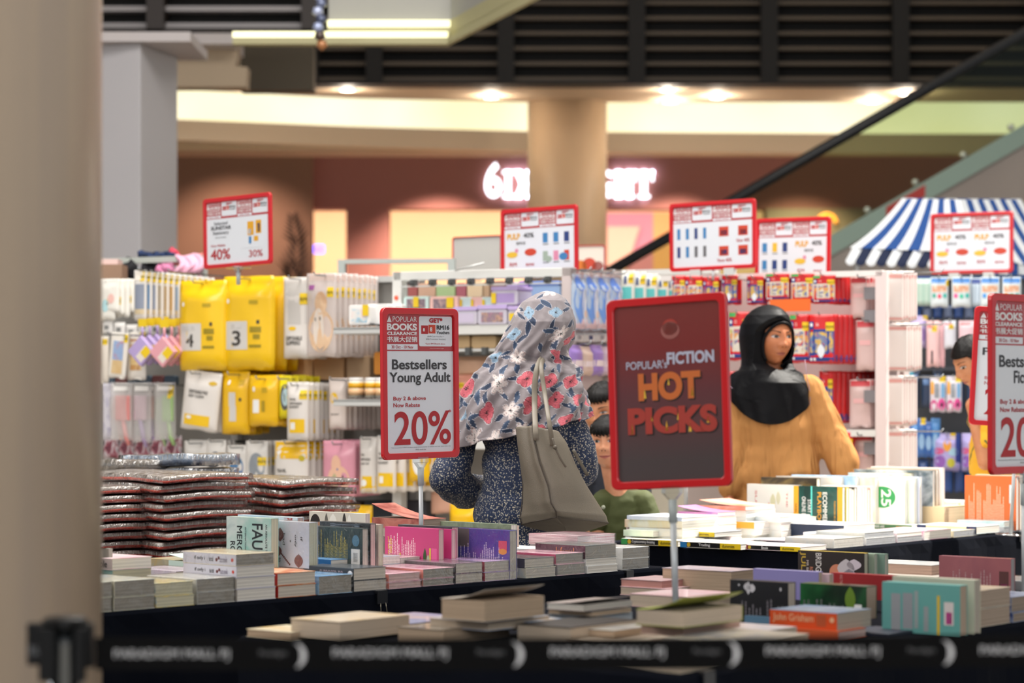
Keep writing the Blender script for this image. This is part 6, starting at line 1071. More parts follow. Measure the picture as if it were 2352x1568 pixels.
# --- end face of the white unit: blue and purple bottles
BLU = art(['6f9ae0', 'a9c9f0', '5a86d6'], 4, 112, stretch=(1, 1, .4))
for k in range(4):
    r_ = pouch(GBX, 1326+27*k, 1356+27*k, 630+2*k, 758, .06-.0*k, ('first', 'second', 'third', 'fourth')[k]+' blue bottle pack from the white post', mat('c4d6ee', .25, alpha=.8, coat=.4), .05, [('leaf', .02, .1, .5, .95, mat('6f98dc', .35)), ('disc', .1, .7, .6, .98, mat('5a86d9', .35)), ('leaf', .35, .02, .98, .9, mat('dfe4ee', .4)), (None, .05, .02, .95, .2, mat('e0c4cc', .4)), ('disc', .5, .22, .8, .36, mat('e6c4b0', .5))])
for k in range(5): pouch(GBX, 1318+22*k, 1346+22*k, 618, 640, .05, 'clear crumpled bag top above the blue bottle packs', FIL, .03, group='clear bag tops')
for k, c in enumerate(('9a7cc4', 'd6bcae', '9a7cc4', 'c9b4c4')): pouch(GBX, 1318+24*k, 1346+24*k, 792+4*(k % 2), 862, .05, ('violet', 'peach', 'second violet', 'dusty pink')[k]+' bottle pack on the lower row by the white post', mat(c, .3, coat=.3), .05, [(None, .1, .3, .9, .5, mat('e9d9dc', .4))])
for k in range(4): pouch(GBX, 1320+26*k, 1345+26*k, 764, 786, .02, 'small white box between the bottle rows', mat('e6e2e0', .4), .03, [(None, .3, .3, .6, .7, mat(('a9a9ae', '3a4a7a')[k % 2], .5))], group='small white boxes between the bottle rows')
ge = GBX.root('end_panel', 'pegged end face of the white unit holding blue bottle packs'); q = MB(); q.box(-.02, .52, .02, .05, .1, 1.88); q.build('panel', METP, ge); pegs(ge, GBX, [(GBX.t(1340+27*k, .05), GBX.z(y_, .1, .05), -.02, .08) for k in range(4) for y_ in (622, 790)])
# teal brushes on a further unit between
GE = Gond(1560, 12.3, -26); gf = GE.root('shelving_unit', 'shelving unit with teal brush packs glimpsed above the HOT PICKS sign'); q = MB(); q.box(-.75, .1, .3, .33, .1, 1.96); q.build('back_panel', mat('c9c4b4', .6), gf); q = MB(); q.box(-.75, .1, .28, .33, 1.94, 1.97); q.build('top_rail', METW, gf); q = MB(); q.box(-.75, .1, -.05, .33, 0, .12); q.build('base', METW, gf)
for k, (x0, x1) in enumerate(((1424, 1455), (1452, 1482), (1478, 1508), (1506, 1534), (1530, 1552))): pouch(GE, x0, x1, 620+4*k, 700, .05-.02*k, ('first', 'second', 'third', 'fourth', 'fifth')[k]+' teal brush pack in the row over the HOT PICKS sign', mat('e6e6de', .3, coat=.3), .03, [(None, .15, .12, .85, .52, mat('62c4c4', .4)), (None, .3, .6, .5, .84, mat('3a4a7a', .5)), (None, .1, .02, .9, .1, mat('e0a42a', .5))], tagat=(.62, .62, .95, .9))
for k in range(5): pouch(GE, 1330+40*k, 1372+40*k, 712, 900, -.05, ('lilac carton', 'pink carton', 'teal carton', 'white carton', 'peach carton')[k]+' on the unit behind the HOT PICKS sign', mat(('b9a9cc', 'd9b4b9', '8fb9b9', 'd9d6d0', 'd9b49a')[k], .5), .1, name='carton', cat='carton')
# --- red pencil packs
gc = GC.root('shelving_unit', 'white shelving unit full of red pencil packs behind the girl')
q = MB(); q.box(-1.15, 0, .36, .38, .1, 1.90); q.build('back_panel', mat('c9bcb9', .6), gc); q = MB(); q.box(-1.15, .0, .0, .06, 1.875, 1.903); q.build('top_rail', mat('e6e2de', .45), gc)
q = MB(); q.box(-.035, .02, 0, .05, 0, 1.90); q.build('post', mat('e2d2d0', .45), gc, .003); q = MB(); q.box(-1.15, .0, 0, .38, 0, .12); q.build('base', METW, gc)
zs = GC.z(993, 0, 0); q = MB(); q.box(-1.15, -.03, .0, .3, zs-.02, zs+.012); q.build('shelf', METW, gc)
for k, yy in enumerate((652, 705, 890, 1010)): q = MB(); z = GC.z(yy+20, 0, 0); q.box(-.1, -.036, .03, .04, z-.03, z+.03); q.build('bracket', mat('7f7c80', .5), gc)
REDP = mat('d0181c', .35, coat=.25, name='red_card'); NAV = mat('1f3f8a', .4); cpart = art(['e6a93a', 'd95a2a', '3a6fb0', 'f0d26a', '2a8a5a'], 34, 113); cp2 = art(['2a4a9a', 'e6b93a', '3a7ab0', 'd9602a'], 26, 114)
def redpack(x0, x1, y0, y1, v, label, n, kind, clip=False, num='12', dv=.03, du=0.0):
    row = 'the top row' if 'top row' in label else 'the lowest row' if 'low' in label.split()[:1] else 'the middle rows'
    p = [(None, .02, .04, .98, .70, NAV if kind == 1 else mat('d9d2c4', .5)), (None, .06, .22, .94, .64, cp2 if kind == 1 else cpart), ('leaf', .35, .1, .65, .4, mat('dfe6ee', .5)) if kind == 1 else (None, .1, .44, .92, .56, mat('d99a5a', .5)), (None, .02, .70, .22, .86, NAV), ('disc', .06, .75, .18, .83, WHT), (num, .30, .76, .42, .83, mat('f0c9c4', .5)), (None, .02, .04, .98, .12, NAV), ('disc', .06, .05, .16, .11, WHT), ('disc', .2, .05, .3, .11, WHT)]
    if clip: p.append((None, .02, .90, .36, .99, mat('4fae62', .4)))
    r_ = pouch(GC, x0, x1, y0, y1, v, label, REDP, .026, p, tagat=(.68, .66, .97, .84), seal=.0, cat='pencil pack', name='pencil_pack', corners=.0)
    r_['group'] = 'front red pencil packs in '+row
    if n:
        r2 = pouch(GC, x0, x1, y0, y1, v-dv, 'red pencil pack behind the front one in '+row, REDP, .026, [(None, .02, .03, .98, .17, NAV)], seal=.0, cat='pencil pack', name='pencil_pack', corners=.0); r2.location += GC.u*du
        behind(r2, GC, n-1, dv, 'red pencil pack behind the front one in '+row, 'rear red pencil packs in '+row, du=du, jit=.002)
R1 = [(1541, 1572, 633, 700, 2, 0, False, 'first'), (1572, 1612, 634, 702, 2, 0, False, 'second'), (1613, 1650, 636, 705, 2, 1, False, 'third'), (1656, 1692, 632, 698, 3, 1, False, 'fourth'), (1714, 1752, 634, 698, 3, 1, False, 'fifth'), (1757, 1811, 628, 690, 3, 0, True, 'sixth'), (1815, 1868, 628, 694, 3, 0, True, 'seventh'), (1865, 1917, 632, 696, 9, 0, True, 'eighth')]
for x0, x1, y0, y1, n, kd, cl_, o_ in R1: redpack(x0, x1, y0, y1, .02, f"{o_} red pencil pack at the top row of the red unit", n, kd, cl_, du=(.012 if n == 9 else .0), dv=.03)
redpack(1672, 1722, 716, 826, .04, 'green clipped red pencil pack beside the black headscarf edge', 3, 0, True); redpack(1812, 1858, 722, 832, .04, 'big red pencil pack with a green clip and fish picture', 3, 0, True); redpack(1856, 1916, 722, 834, .06, 'big red pencil pack numbered 36 with a sailing boat', 12, 1, False, '36', .028, .016)
redpack(1880, 1912, 852, 970, .0, 'thick red pencil pack by the camel sleeve shoulder', 10, 1, False, '24', .03, .016); redpack(1938, 1958, 992, 1090, .0, 'low red pencil pack under the white shelf', 4, 1, False, '24', .03, .006)
redpack(1650, 1700, 852, 960, .0, 'low red pencil pack over the red frame edge', 2, 1, False, '24'); redpack(1660, 1668, 716, 826, .0, 'narrow red pencil pack by the poster frame', 0, 1)
o = cb(1, 2, 1, 2, 0, 'x', FIL) if False else None
t0, t1 = GC.t(1768, .03), GC.t(1862, .03); z0 = GC.z(716, -.6, .03); o = MB().box(t0, t1, -.032, -.03, z0, z0+.06, Matrix.Translation((GC.o.x, GC.o.y, 0)) @ Matrix.Rotation(GC.a, 4, 'Z')).build('shelf_tag', mat('ea6a1c', .5)); tag(o, 'bright orange shelf strip between the red pencil rows', 'strip')
PPK = mat('e9cdc9', .3, alpha=.75, coat=.3); pph = mat('c9424a', .4)
for (x0, x1, y0, y1, lb) in ((1952, 1990, 636, 730, 'first row'), (1952, 1995, 836, 840, ''), (1950, 2000, 872, 980, 'third row'), (1948, 2005, 996, 1100, 'lowest row'), (1965, 2008, 735, 850, 'second row')):
    if not lb: continue
    r_ = pouch(GC, x0, x1, y0, y1, -.06, f"pale pink translucent pack nearest the post in the {lb} of the red unit", PPK, .020, [(None, .05, .86, .95, .98, pph), (None, .2, .5, .8, .6, mat('e6b4b4', .5))]); behind(r_, GC, 4, .03, f"pale pink translucent pack further in on the {lb}", 'pale pink packs '+lb, du=.006)
pegs(gc, GC, [(GC.t(xp, .03), GC.z(yp, -.4, .03), -.36, .06) for xp, yp in ((1556, 634), (1592, 635), (1632, 637), (1674, 634), (1733, 636), (1784, 630), (1842, 630), (1890, 633), (1697, 718), (1835, 724), (1886, 724), (1896, 853), (1975, 640), (1986, 738), (1975, 874), (1975, 998))])
gx = GCX.root('end_panel', 'pegged end face of the red unit with pink and white pens'); q = MB(); q.box(0.0, .45, .02, .05, .1, 1.9); q.build('panel', METP, gx)
for rw, (y0, y1, lb) in enumerate(((622, 738, 'top'), (742, 852, 'second'), (862, 978, 'third'), (985, 1096, 'lowest'))):
    for k in range(6): pouch(GCX, 2040+6.2*k, 2058+6.2*k+(5 if rw == 1 else 0), y0+2*(k % 2), y1-2*(k % 3), .30-.05*k if False else .02+.0*k, f"white and pink pen pack in the {lb} row on the end face", mat(('efe4df', 'ecdcd8')[k % 2], .4), .012, [(None, .05, .86, .95, .93, mat('e2a49c', .4)), (None, .05, .03, .95, .08, mat('e6aca6', .4))]+([(None, .4, .3, .8, .4, mat('8a6a6a', .5))] if k == 2 and rw == 0 else []), group=f"pen packs in the {lb} row", yaw=-.9)
    if rw in (1,): o = pouch(GCX, 2036, 2050, 744, 772, -.017, 'small blue tag hanging on the end face', mat('7fa4ea', .4), .004)
pegs(gx, GCX, [(GCX.t(2060, .03), GCX.z(yy, .05, .03), -.02, .25) for yy in (626, 746, 866, 990)])
# --- dark unit at the far side with blue toys
gd_ = GD.root('shelving_unit', 'dark pegboard unit with blue packs beyond the red unit')
q = MB(); q.box(-.15, 1.6, .3, .34, .0, 1.98); q.build('back_panel', DKB, gd_); q = MB(); q.box(-.15, 1.6, -.1, .34, 0, .12); q.build('base', DKB, gd_)
for y_ in (632, 700, 845, 1000, 1085): z = GD.z(y_, .2, .0); q = MB(); q.box(-.15, 1.6, .28, .3, z-.012, z+.012); q.build('cross_rail', mat('2a4a7a' if y_ < 800 else '4a4e56', .5), gd_)
def dp(x0, x1, y0, y1, v, lb, c, pr=(), tg=None, th=.03, group=None): return pouch(GD, x0, x1, y0, y1, v, lb, c if not isinstance(c, str) else mat(c, .4, coat=.2), th, pr, tagat=tg, group=group)
for k in range(7): dp(2088+7*k, 2098+7*k, 634, 702, .02, 'pale green slim box in the top row of the dark unit', ('b9d6c9', 'c9ded2')[k % 2], [(None, 0, .93, 1, 1, NAV)], th=.05, group='pale green slim boxes')
tb_ = [(None, .05, .8, .95, .96, mat('3a7fc9', .4)), (None, .1, .5, .9, .72, art(['e6d2a0', 'd99a7a', 'f2ead6'], 30, 115))]
for k, (x0, x1) in enumerate(((2137, 2178), (2186, 2230), (2252, 2296), (2302, 2345))): dp(x0, x1, 636, 705, .05, ('first', 'second', 'third', 'fourth')[k]+' toothbrush card with blue header in the top row', 'd6e0e4', tb_+[('disc', .1, .3, .32, .46, mat(('4fae9a', 'e0609a', '4f9ae0', 'e6a43a')[k], .4)), ('disc', .4, .28, .62, .44, mat(('e0506a', '4fc4a4', 'e0906a', '4fae6a')[k], .4)), ('disc', .7, .3, .92, .46, mat('4fb9ae', .4))], (.86, .7, 1.0, .9) if k == 0 else None)
for k in range(3): dp(2230+9*k, 2244+9*k, 638, 704, .0, 'edge of a toothbrush card between the second and third', 'c9d9e6', [(None, .05, .8, .95, .96, NAV)], group='toothbrush card edges')
dp(2090, 2130, 724, 798, .02, 'lilac box with two eggs shapes on the dark unit', 'b9a9d6', [('disc', .08, .2, .45, .6, mat('9a7cb9', .4)), ('disc', .55, .2, .92, .6, mat('9a7cb9', .4))], (.72, .86, 1.0, 1.0), .06)
dp(2128, 2158, 736, 842, .06, 'pink toothpaste card with a dark brush picture', 'f0c4c4', [(None, .35, .05, .5, .35, mat('3a3a40', .4)), (None, .1, .84, .6, .92, mat('e06a6a', .5))], (.4, .76, .8, .9)); dp(2150, 2170, 738, 842, .03, 'narrow pink card behind the pink toothpaste card', 'e6b4b9'); dp(2168, 2196, 736, 800, .05, 'pale blue card with a red title above the boy', 'd9dce6', [(None, .1, .84, .7, .92, mat('e06a6a', .5))], (.4, .7, .8, .86)); dp(2202, 2240, 736, 800, .05, 'pink card partly behind the boy hair', 'e6c4cc', [(None, .1, .84, .7, .92, mat('e06a6a', .5))])
dp(2070, 2098, 842, 925, .06, 'teal water bag pack beside the pink pens', '4f9ab0', [('disc', .1, .1, .9, .6, mat('8fc4d0', .4))], (.35, .9, .8, 1.05))
for k in range(2): dp(2136+38*k, 2172+36*k, 864, 946, .08, ('first', 'second')[k]+' scissors card with magenta handles on the dark unit', 'd9d2dc', [('disc', .02, .0, .48, .34, mat('d0408a', .4)), ('disc', .1, .08, .4, .26, mat('d9d2dc', .4)), ('disc', .5, .05, .98, .38, mat('e0509a', .4)), ('disc', .66, .14, .84, .28, mat('3a2a34', .4)), (None, .05, .5, .25, .86, mat('e9a43a', .4)), (None, .7, .4, .95, .8, mat('7fb4e0', .4)), (None, .3, .4, .6, .8, mat('8f959c', .3, .5))], (.6, .84, 1.0, 1.0))
for k in range(2): dp(2144+64*k, 2206+50*k, 995, 1082, .06, ('lilac boxed rattle toy beside the boy arm', 'lilac boxed rattle toy partly behind the boy arm')[k], 'a9a0d6', [('disc', .05, .1, .45, .42, mat('8a5ab0', .4)), ('disc', .36, .52, .66, .84, mat('e09a3a', .4)), ('disc', .5, .1, .8, .35, mat('b9b43a', .4)), ('disc', .55, .4, .9, .62, mat('9fc4d9', .4)), ('disc', .02, .45, .4, .62, mat('c95a8a', .4)), (None, .82, 0, 1, 1, mat('2a3f8a', .4))], (.62, .86, .88, 1.0), .08)
for k in range(5): dp(2074+16*k, 2096+16*k, 960+8*(k % 2), 1050, .03, 'blue toy card in the lower rows of the dark unit', ('2f5fa8', '4f8ac9', '3a6ab0')[k % 3], [('disc', .2, .2, .8, .6, mat('8fb4d9', .4))], ((.4, .84, .9, 1.0) if k == 2 else None), group='blue toy cards')
for k in range(6): dp(2090+26*k, 2112+26*k, 850+12*(k % 2), 935, -.02, 'dark blue card hanging deep in the dark unit', ('22304a', '2c3c58')[k % 2], [(None, .2, .7, .8, .9, mat('5a7aa8', .5))], group='dark blue cards')
for k in range(6): dp(2080+28*k, 2104+28*k, 1055, 1130, .0, 'low blue pack at the foot of the dark unit', ('1f3f7a', '2a4f90')[k % 2], group='low blue packs')
for k in range(6): dp(2095+24*k, 2116+24*k, 702, 730, -.02, 'navy header card under the toothbrush row', ('2a4f90', '6a7a9a')[k % 2], group='navy header cards')
pegs(gd_, GD, [(GD.t(xp, .05), GD.z(yp, .2, .05), -.3, .08) for xp, yp in ((2157, 638), (2208, 638), (2274, 638), (2322, 638), (2143, 738), (2182, 738), (2154, 866), (2190, 866), (2175, 998), (2232, 998))])
# --- clothes rail behind the grey unit
rk = thing('clothes_rack', 'grey metal clothes rail above the pegged unit by the column', 'rack', px(325, 600, 13.2)*1+Vector((0, 0, -zpx(600, 13.2))), R(-26))
zt = zpx(596, 13.2); q = MB(); q.box(-.6, .42, -.02, .02, zt-.02, zt+.012); q.build('top_bar', mat('c3c8c0', .4), rk)
for xx in (-.58, -.1, .4): q = MB(); q.box(xx-.02, xx+.02, -.02, .02, 0, zt-.02); q.build('upright', mat('b4b8b2', .4), rk)
rk2 = thing('clothes_rack', 'grey metal rail above the plush pouches', 'rack', px(905, 600, 13.0)*1+Vector((0, 0, -zpx(600, 13.0))), R(-10))
zt = zpx(600, 13.0); q = MB(); q.box(-.31, .34, -.02, .02, zt-.012, zt+.012); q.build('top_bar', mat('b4bcb8', .4), rk2)
for xx in (-.29, .32): q = MB(); q.box(xx-.02, xx+.02, -.02, .02, 0, zt-.012); q.build('upright', mat('b4bcb8', .4), rk2)
def cloth(label, x0, x1, y0, y1, d, c, seed):
    rr = random.Random(seed); a, b_ = px(x0, y1, d), px(x1, y0, d); q = MB(); w_, h = b_.x-a.x, b_.z-a.z; ph = [rr.uniform(0, 6) for _ in range(4)]
    q.grid(lambda u, v: ((u-.5)*w_+.02*math.sin(9*v+ph[0]), .10*math.cos(PI*(v-.5))*(-1 if True else 1)+.015*math.sin(14*u+ph[1]+3*v), h*v+.03*math.sin(5*u+ph[2])*v-.05*(2*u-1)**2*v), 24, 14)
    o = q.build('folded_garment', mat(c, .85)); o.location = ((a.x+b_.x)/2, d, a.z); sd = o.modifiers.new('thick', 'SOLIDIFY'); sd.thickness = .03; tag(o, label, 'garment')
cloth('black garment hanging on the clothes rail by the column', 262, 320, 600, 650, 13.25, '15151a', 1); cloth('second black garment on the clothes rail beside the pink one', 335, 372, 600, 650, 13.25, '1a1a20', 2); cloth('navy garment heaped on top of the clothes rail', 332, 402, 569, 600, 13.3, '24365c', 3); cloth('pale pink garment draped over the end of the rail', 408, 460, 574, 660, 13.0, 'eeb6cc', 4); cloth('rose garment hanging between the black and the pale pink', 358, 402, 600, 660, 13.2, 'd987ae', 5); cloth('coral garment tucked behind the stationery sign', 440, 476, 576, 630, 13.4, 'e2877f', 6); cloth('red scarf lump between the navy and pink garments', 385, 412, 574, 604, 13.4, 'd9485f', 7)
bxk = thing('carton', 'brown carton with a pale lid under the clothes rail', 'carton', px(257, 645, 13.0)); MB().box(-.07, .07, -.1, .1, 0, .085).build('box_body', mat('9a7b64', .7), bxk); MB().box(-.055, .045, -.08, .08, .085, .115).build('lid', mat('e2c4bd', .6), bxk)
# ------------------------------------------------------------------ people
def g_(x, s): return np.exp(-(x/s)**2)
def head_verts(nu=128, nv=96):
    V = []; F = []
    for j in range(nv+1):
        a = -PI/2+PI*j/nv
        for i in range(nu):
            b = 2*PI*i/nu; V.append((math.cos(a)*math.sin(b), -math.cos(a)*math.cos(b), math.sin(a)))
    for j in range(nv):
        for i in range(nu): k = (i+1) % nu; F.append((j*nu+i, j*nu+k, (j+1)*nu+k, (j+1)*nu+i))
    return np.array(V), F
def shape_head(U, child=0.0):
    x, y, z = U[:, 0]*.074, U[:, 1]*.094, U[:, 2]*.112; s = np.clip(-U[:, 2], 0, 1); f = np.clip(-y/.05, 0, 1)
    x = x*(1-(.30-.08*child)*s**1.8); y = np.where(y < 0, y*(1-.06*s), y*(1-.42*s)); y = np.where(y < 0, y*.94, y)
    x = x*(1+.05*child*g_(z+.03, .03))
    d = .011*g_(x, .010)*g_(z-.004, .024)*(1-.35*child)+(.019-.006*child)*g_(x, .0125)*g_(z+.022, .013)
    for sx in (-1, 1):
        d += .008*g_(x-sx*.0135, .008)*g_(z+.027, .009)-.008*g_(x-sx*.031, .017)*g_(z-.008, .0115)+.003*g_(x-sx*.03, .022)*g_(z-.030, .009)+(.004+.004*child)*g_(x-sx*.038, .022)*g_(z+.028, .022)
    d += .006*g_(x, .028)*g_(z+.058, .018)+.0042*g_(x, .018)*g_(z+.0525, .0045)+.005*g_(x, .0165)*g_(z+.0635, .0052)-.0032*g_(x, .023)*g_(z+.0578, .0024)+.008*g_(x, .02)*g_(z+.092, .015)
    y = y-d*f
    return np.stack([x, y, z], 1)
class Head:
    def __init__(s, M, child=0.0):
        U, F = head_verts(); s.P = shape_head(U, child); s.F = F; s.M = M; fr = s.P[s.P[:, 1] < -.02]; s.fr = fr
    def fy(s, x, z):
        d = (s.fr[:, 0]-x)**2+(s.fr[:, 2]-z)**2; k = np.argsort(d)[:4]; w_ = 1/(d[k]+1e-7); return float((s.fr[k, 1]*w_).sum()/w_.sum())
    def patch(s, pts, off=.0008):                       # flat outline draped on the face
        n = len(pts); cx_ = sum(p[0] for p in pts)/n; cz_ = sum(p[1] for p in pts)/n; V = []; F = []
        for k, r_ in enumerate((1.0, .66, .33)):
            for x, z in pts: X, Z = cx_+(x-cx_)*r_, cz_+(z-cz_)*r_; V.append((X, s.fy(X, Z)-off, Z))
        V.append((cx_, s.fy(cx_, cz_)-off, cz_))
        for k in range(2): F += [(k*n+i, k*n+(i+1) % n, (k+1)*n+(i+1) % n, (k+1)*n+i) for i in range(n)]
        F += [(2*n+i, 2*n+(i+1) % n, 3*n) for i in range(n)]
        return MB().add(V, F, s.M, 0, True)
    def features(s, root, gaze=(0, 0), eye=1.0, smile=0.0, browc='2a1f1b', lip='a8625a', sides=(-1, 1)):
        for sx in sides:
            def lid(u, up): return (.0062 if up else -.0042)*eye*math.sin(PI*u)**.8+.0012*(u-.5)*(1 if up else 1)
            ex, ez, hw = sx*.031, .008, .0150*(0.9+.1*eye)
            pt = [(ex+sx*hw*(2*u-1), ez+lid(u, True)) for u in [i/8 for i in range(9)]]+[(ex+sx*hw*(2*u-1), ez+lid(u, False)) for u in [i/8 for i in range(7, 0, -1)]]
            if sx < 0: pt = pt[::-1]
            e = s.patch(pt, .0012).build('eye', mat('c9bdb8', .25, coat=.5), root)
            ir = [(ex+gaze[0]+.0066*eye*math.cos(a*PI/9), ez+.0006+gaze[1]+max(min(.0066*eye*math.sin(a*PI/9), .0052*eye), -.0038*eye)) for a in range(18)]
            s.patch(ir, .0021).build('iris', mat('1c120e', .12, coat=.8), e)
            gl = [(ex+gaze[0]+.002+.0007*math.cos(a*PI/4), ez+.003+.0007*math.sin(a*PI/4)) for a in range(8)]; s.patch(gl, .0029).build('catchlight', mat('f4f0ec', .1), e)
            up = [(ex+sx*hw*(2.06*u-1.03), ez+lid(u, True)+.0003) for u in [i/10 for i in range(11)]]; lo_ = [(x, z+.0019*(1-.3*abs(i-5)/5)) for i, (x, z) in enumerate(up)]
            V = [(x, s.fy(x, z)-.0024, z) for x, z in up]+[(x, s.fy(x, z)-.0024, z) for x, z in lo_]; MB().add(V, [(i, i+1, 12+i, 11+i) for i in range(10)], s.M).build('eyelash', mat('15100e', .5), e)
            br = [(sx*(.013+.035*u), .0275+.0055*math.sin(PI*u*.75)) for u in [i/8 for i in range(9)]]; b2 = [(x, z-.0046*(1-.75*i/8)) for i, (x, z) in enumerate(br)]
            V = [(x, s.fy(x, z)-.0014, z) for x, z in br]+[(x, s.fy(x, z)-.0014, z) for x, z in b2]; MB().add(V, [(i, i+1, 10+i, 9+i) for i in range(8)], s.M).build('eyebrow', mat(browc, .8), root)
            s.patch([(sx*.0075+.0034*math.cos(a*PI/5), -.0315+.0018*math.sin(a*PI/5)) for a in range(10)], .0008).build('nostril', mat('4a221a', .8), root)
        L = .021+.005*smile
        q1 = [(L*(2*u-1), -.0575+smile*.004*(2*u-1)**2+.0058*math.sin(PI*u)*(1-.22*math.exp(-((u-.5)/.09)**2))) for u in [i/12 for i in range(13)]]; q2 = [(L*(2*u-1), -.0580+smile*.004*(2*u-1)**2-.0072*math.sin(PI*u)) for u in [i/12 for i in range(11, 0, -1)]]
        lp = s.patch(q1+q2, .0007).build('lips', mat(lip, .4), root)
        V = []
        for u in [i/12 for i in range(13)]: x = L*1.02*(2*u-1); z = -.0577+smile*.004*(2*u-1)**2; V += [(x, s.fy(x, z+.0006)-.0012, z+.0007), (x, s.fy(x, z-.0006)-.0012, z-.0007)]
        MB().add(V, [(2*i, 2*i+1, 2*i+3, 2*i+2) for i in range(12)], s.M).build('mouth_line', mat('5a2a24', .6), lp)
    def mb(s):
        q = MB(); q.add([tuple(p) for p in s.P], s.F, s.M, 0, True)
        for sx in (-1, 1): q.ball((0, 0, 0), 1, 12, 8, s.M @ Matrix.Translation((sx*.074, .012, -.004)) @ Matrix.Rotation(sx*.35, 4, 'Z') @ Matrix.Diagonal((.009, .020, .030, 1)))
        return q
def skin(c1, c2, name='skin'):
    k = ('skin', c1, c2)
    if k in _M: return _M[k]
    m, t, b = nt(name); co = coords(t); f = noise(t, co, 30, 3); t.links.new(ramp(t, f, [(0.3, c1), (0.7, c2)]), b.inputs['Base Color']); b.inputs['Roughness'].default_value = .48
    b.inputs['Subsurface Weight'].default_value = .12; b.inputs['Subsurface Radius'].default_value = (.012, .005, .003); b.inputs['Subsurface Scale'].default_value = .5; _M[k] = m; return m
def union(meA, mbB, name):
    meB = mbB.mesh('hd', []); a = bpy.data.objects.new('ua', meA); b_ = bpy.data.objects.new('ub', meB); COL.objects.link(a); COL.objects.link(b_)
    bm = bmesh.new(); bm.from_mesh(meB); bmesh.ops.remove_doubles(bm, verts=bm.verts, dist=1e-6); bmesh.ops.recalc_face_normals(bm, faces=bm.faces); bm.to_mesh(meB); bm.free()
    m = a.modifiers.new('u', 'BOOLEAN'); m.operation = 'UNION'; m.object = b_; m.solver = 'EXACT'; m.use_self = True
    dg = bpy.context.evaluated_depsgraph_get(); dg.update(); me = bpy.data.meshes.new_from_object(a.evaluated_get(dg)); me.name = name
    bpy.data.objects.remove(a); bpy.data.objects.remove(b_); return me
def finish(me, root, m, name='body', dis=None):
    o = link(name, me, m, root)
    o.matrix_parent_inverse = root.matrix_basis.inverted(); 
    if dis:
        tx = bpy.data.textures.new('folds', 'CLOUDS'); tx.noise_scale = dis[1]; d = o.modifiers.new('folds', 'DISPLACE'); d.texture = tx; d.strength = dis[0]; d.mid_level = .5; d.texture_coords = 'GLOBAL'
    return o
def reparent(root):
    root_inv = root.matrix_basis.inverted()
    for o in root.children: o.matrix_parent_inverse = root_inv
def hand(q, w, d, up, s=1.0, curl=.5, thumb=1):
    """palm and five separate fingers; w wrist, d pointing direction, up back-of-hand normal"""
    w = Vector(w); d = Vector(d).normalized(); up = Vector(up); up = (up-d*up.dot(d)).normalized(); sd = d.cross(up)*thumb
    for k in (-.5, .5): q.cap(w+sd*.016*k*s, .021*s, w+d*.075*s+sd*.034*k*s, .016*s)
    for k, (o_, L) in enumerate(((.033, .068), (.011, .076), (-.011, .071), (-.032, .056))):
        p = w+d*.082*s+sd*o_*s; a = 0.0
        for j, (f_, r0, r1) in enumerate(((.45, .0095, .009), (.32, .009, .008), (.25, .008, .007))):
            a += curl*(.55 if j == 0 else .8); e = p+(d*math.cos(a)-up*math.sin(a))*L*f_*s; q.cap(p, r0*s, e, r1*s, 8); p = e
    p = w+d*.025*s+sd*.03*s; e = p+(d*.6+sd*.75-up*.25).normalized()*.038*s; q.cap(p, .013*s, e, .0105*s, 8); q.cap(e, .0105*s, e+(d*.9+sd*.2-up*.5*curl).normalized()*.030*s, .008*s, 8)
def hair_cap(H, root, hairline, m, thick=.012, name='hair', ear=-.02, rough=.004, seed=1, fringe=None):
    """short hair: a thick shell over the skull above the hairline"""
    U, F = head_verts(96, 72); P = shape_head(U, .5); rr = np.random.RandomState(seed)
    n = len(P); keep = np.array([hairline(p) for p in P]); nz = P/np.linalg.norm(P, axis=1)[:, None]
    lump = .5+.5*np.sin(P[:, 0]*160+P[:, 2]*40+seed)*np.sin(P[:, 1]*120+seed*2); out = P+nz*(thick*(.75+.25*lump)+rr.uniform(-rough, rough, n)*.35)[:, None]; inn = P-nz*.002
    q = MB(); fs = [f for f in F if sum(keep[list(f)]) >= 3]; V = [tuple(p) for p in out]+[tuple(p) for p in inn]; ed = {}; G = []
    for f in fs:
        G.append(f); G.append(tuple(i+n for i in f[::-1]))
        for a, b_ in zip(f, f[1:]+f[:1]): ed[(a, b_)] = 1
    for (a, b_) in list(ed):
        if (b_, a) not in ed: G.append((b_, a, a+n, b_+n))
    q.add(V, G, H.M, 0, True); o = q.build(name, m, root)
    if fringe:
        z0, z1, w0 = fringe; q = MB(); nn = 26
        for i in range(nn):
            x = -w0+2*w0*i/(nn-1); zt = z0-.25*x*x/.07; zb = z1+.004*math.sin(i*2.1+seed)+.18*x*x/.07
            pts = [(x*.9, H.fy(x*.9, zt)-.004, zt+.012), (x*.97, H.fy(x, (zt+zb)/2)-.0115, (zt+zb)/2), (x, H.fy(x, zb)-.006, zb)]
            q.tube([H.M @ Vector(p) for p in pts], [.0072, .0065, .003], 6)
        q.build('fringe', m, o)
    return o
m, t, b = nt('black_hair'); co = coords(t, (1, 1, 1)); f = noise(t, co, 240, 2); t.links.new(ramp(t, f, [(0.3, '050404'), (0.75, '140f0d')]), b.inputs['Base Color']); b.inputs['Roughness'].default_value = .5; b.inputs['Specular IOR Level'].default_value = .25; bump(t, b, f, .6, .002); HAIR = m
def rings(levels, nu, nv, ctr, hole=None):
    """levels: (y, left, right, centre depth, depth/width ratio, facing deg); returns a closed-section drape"""
    pass

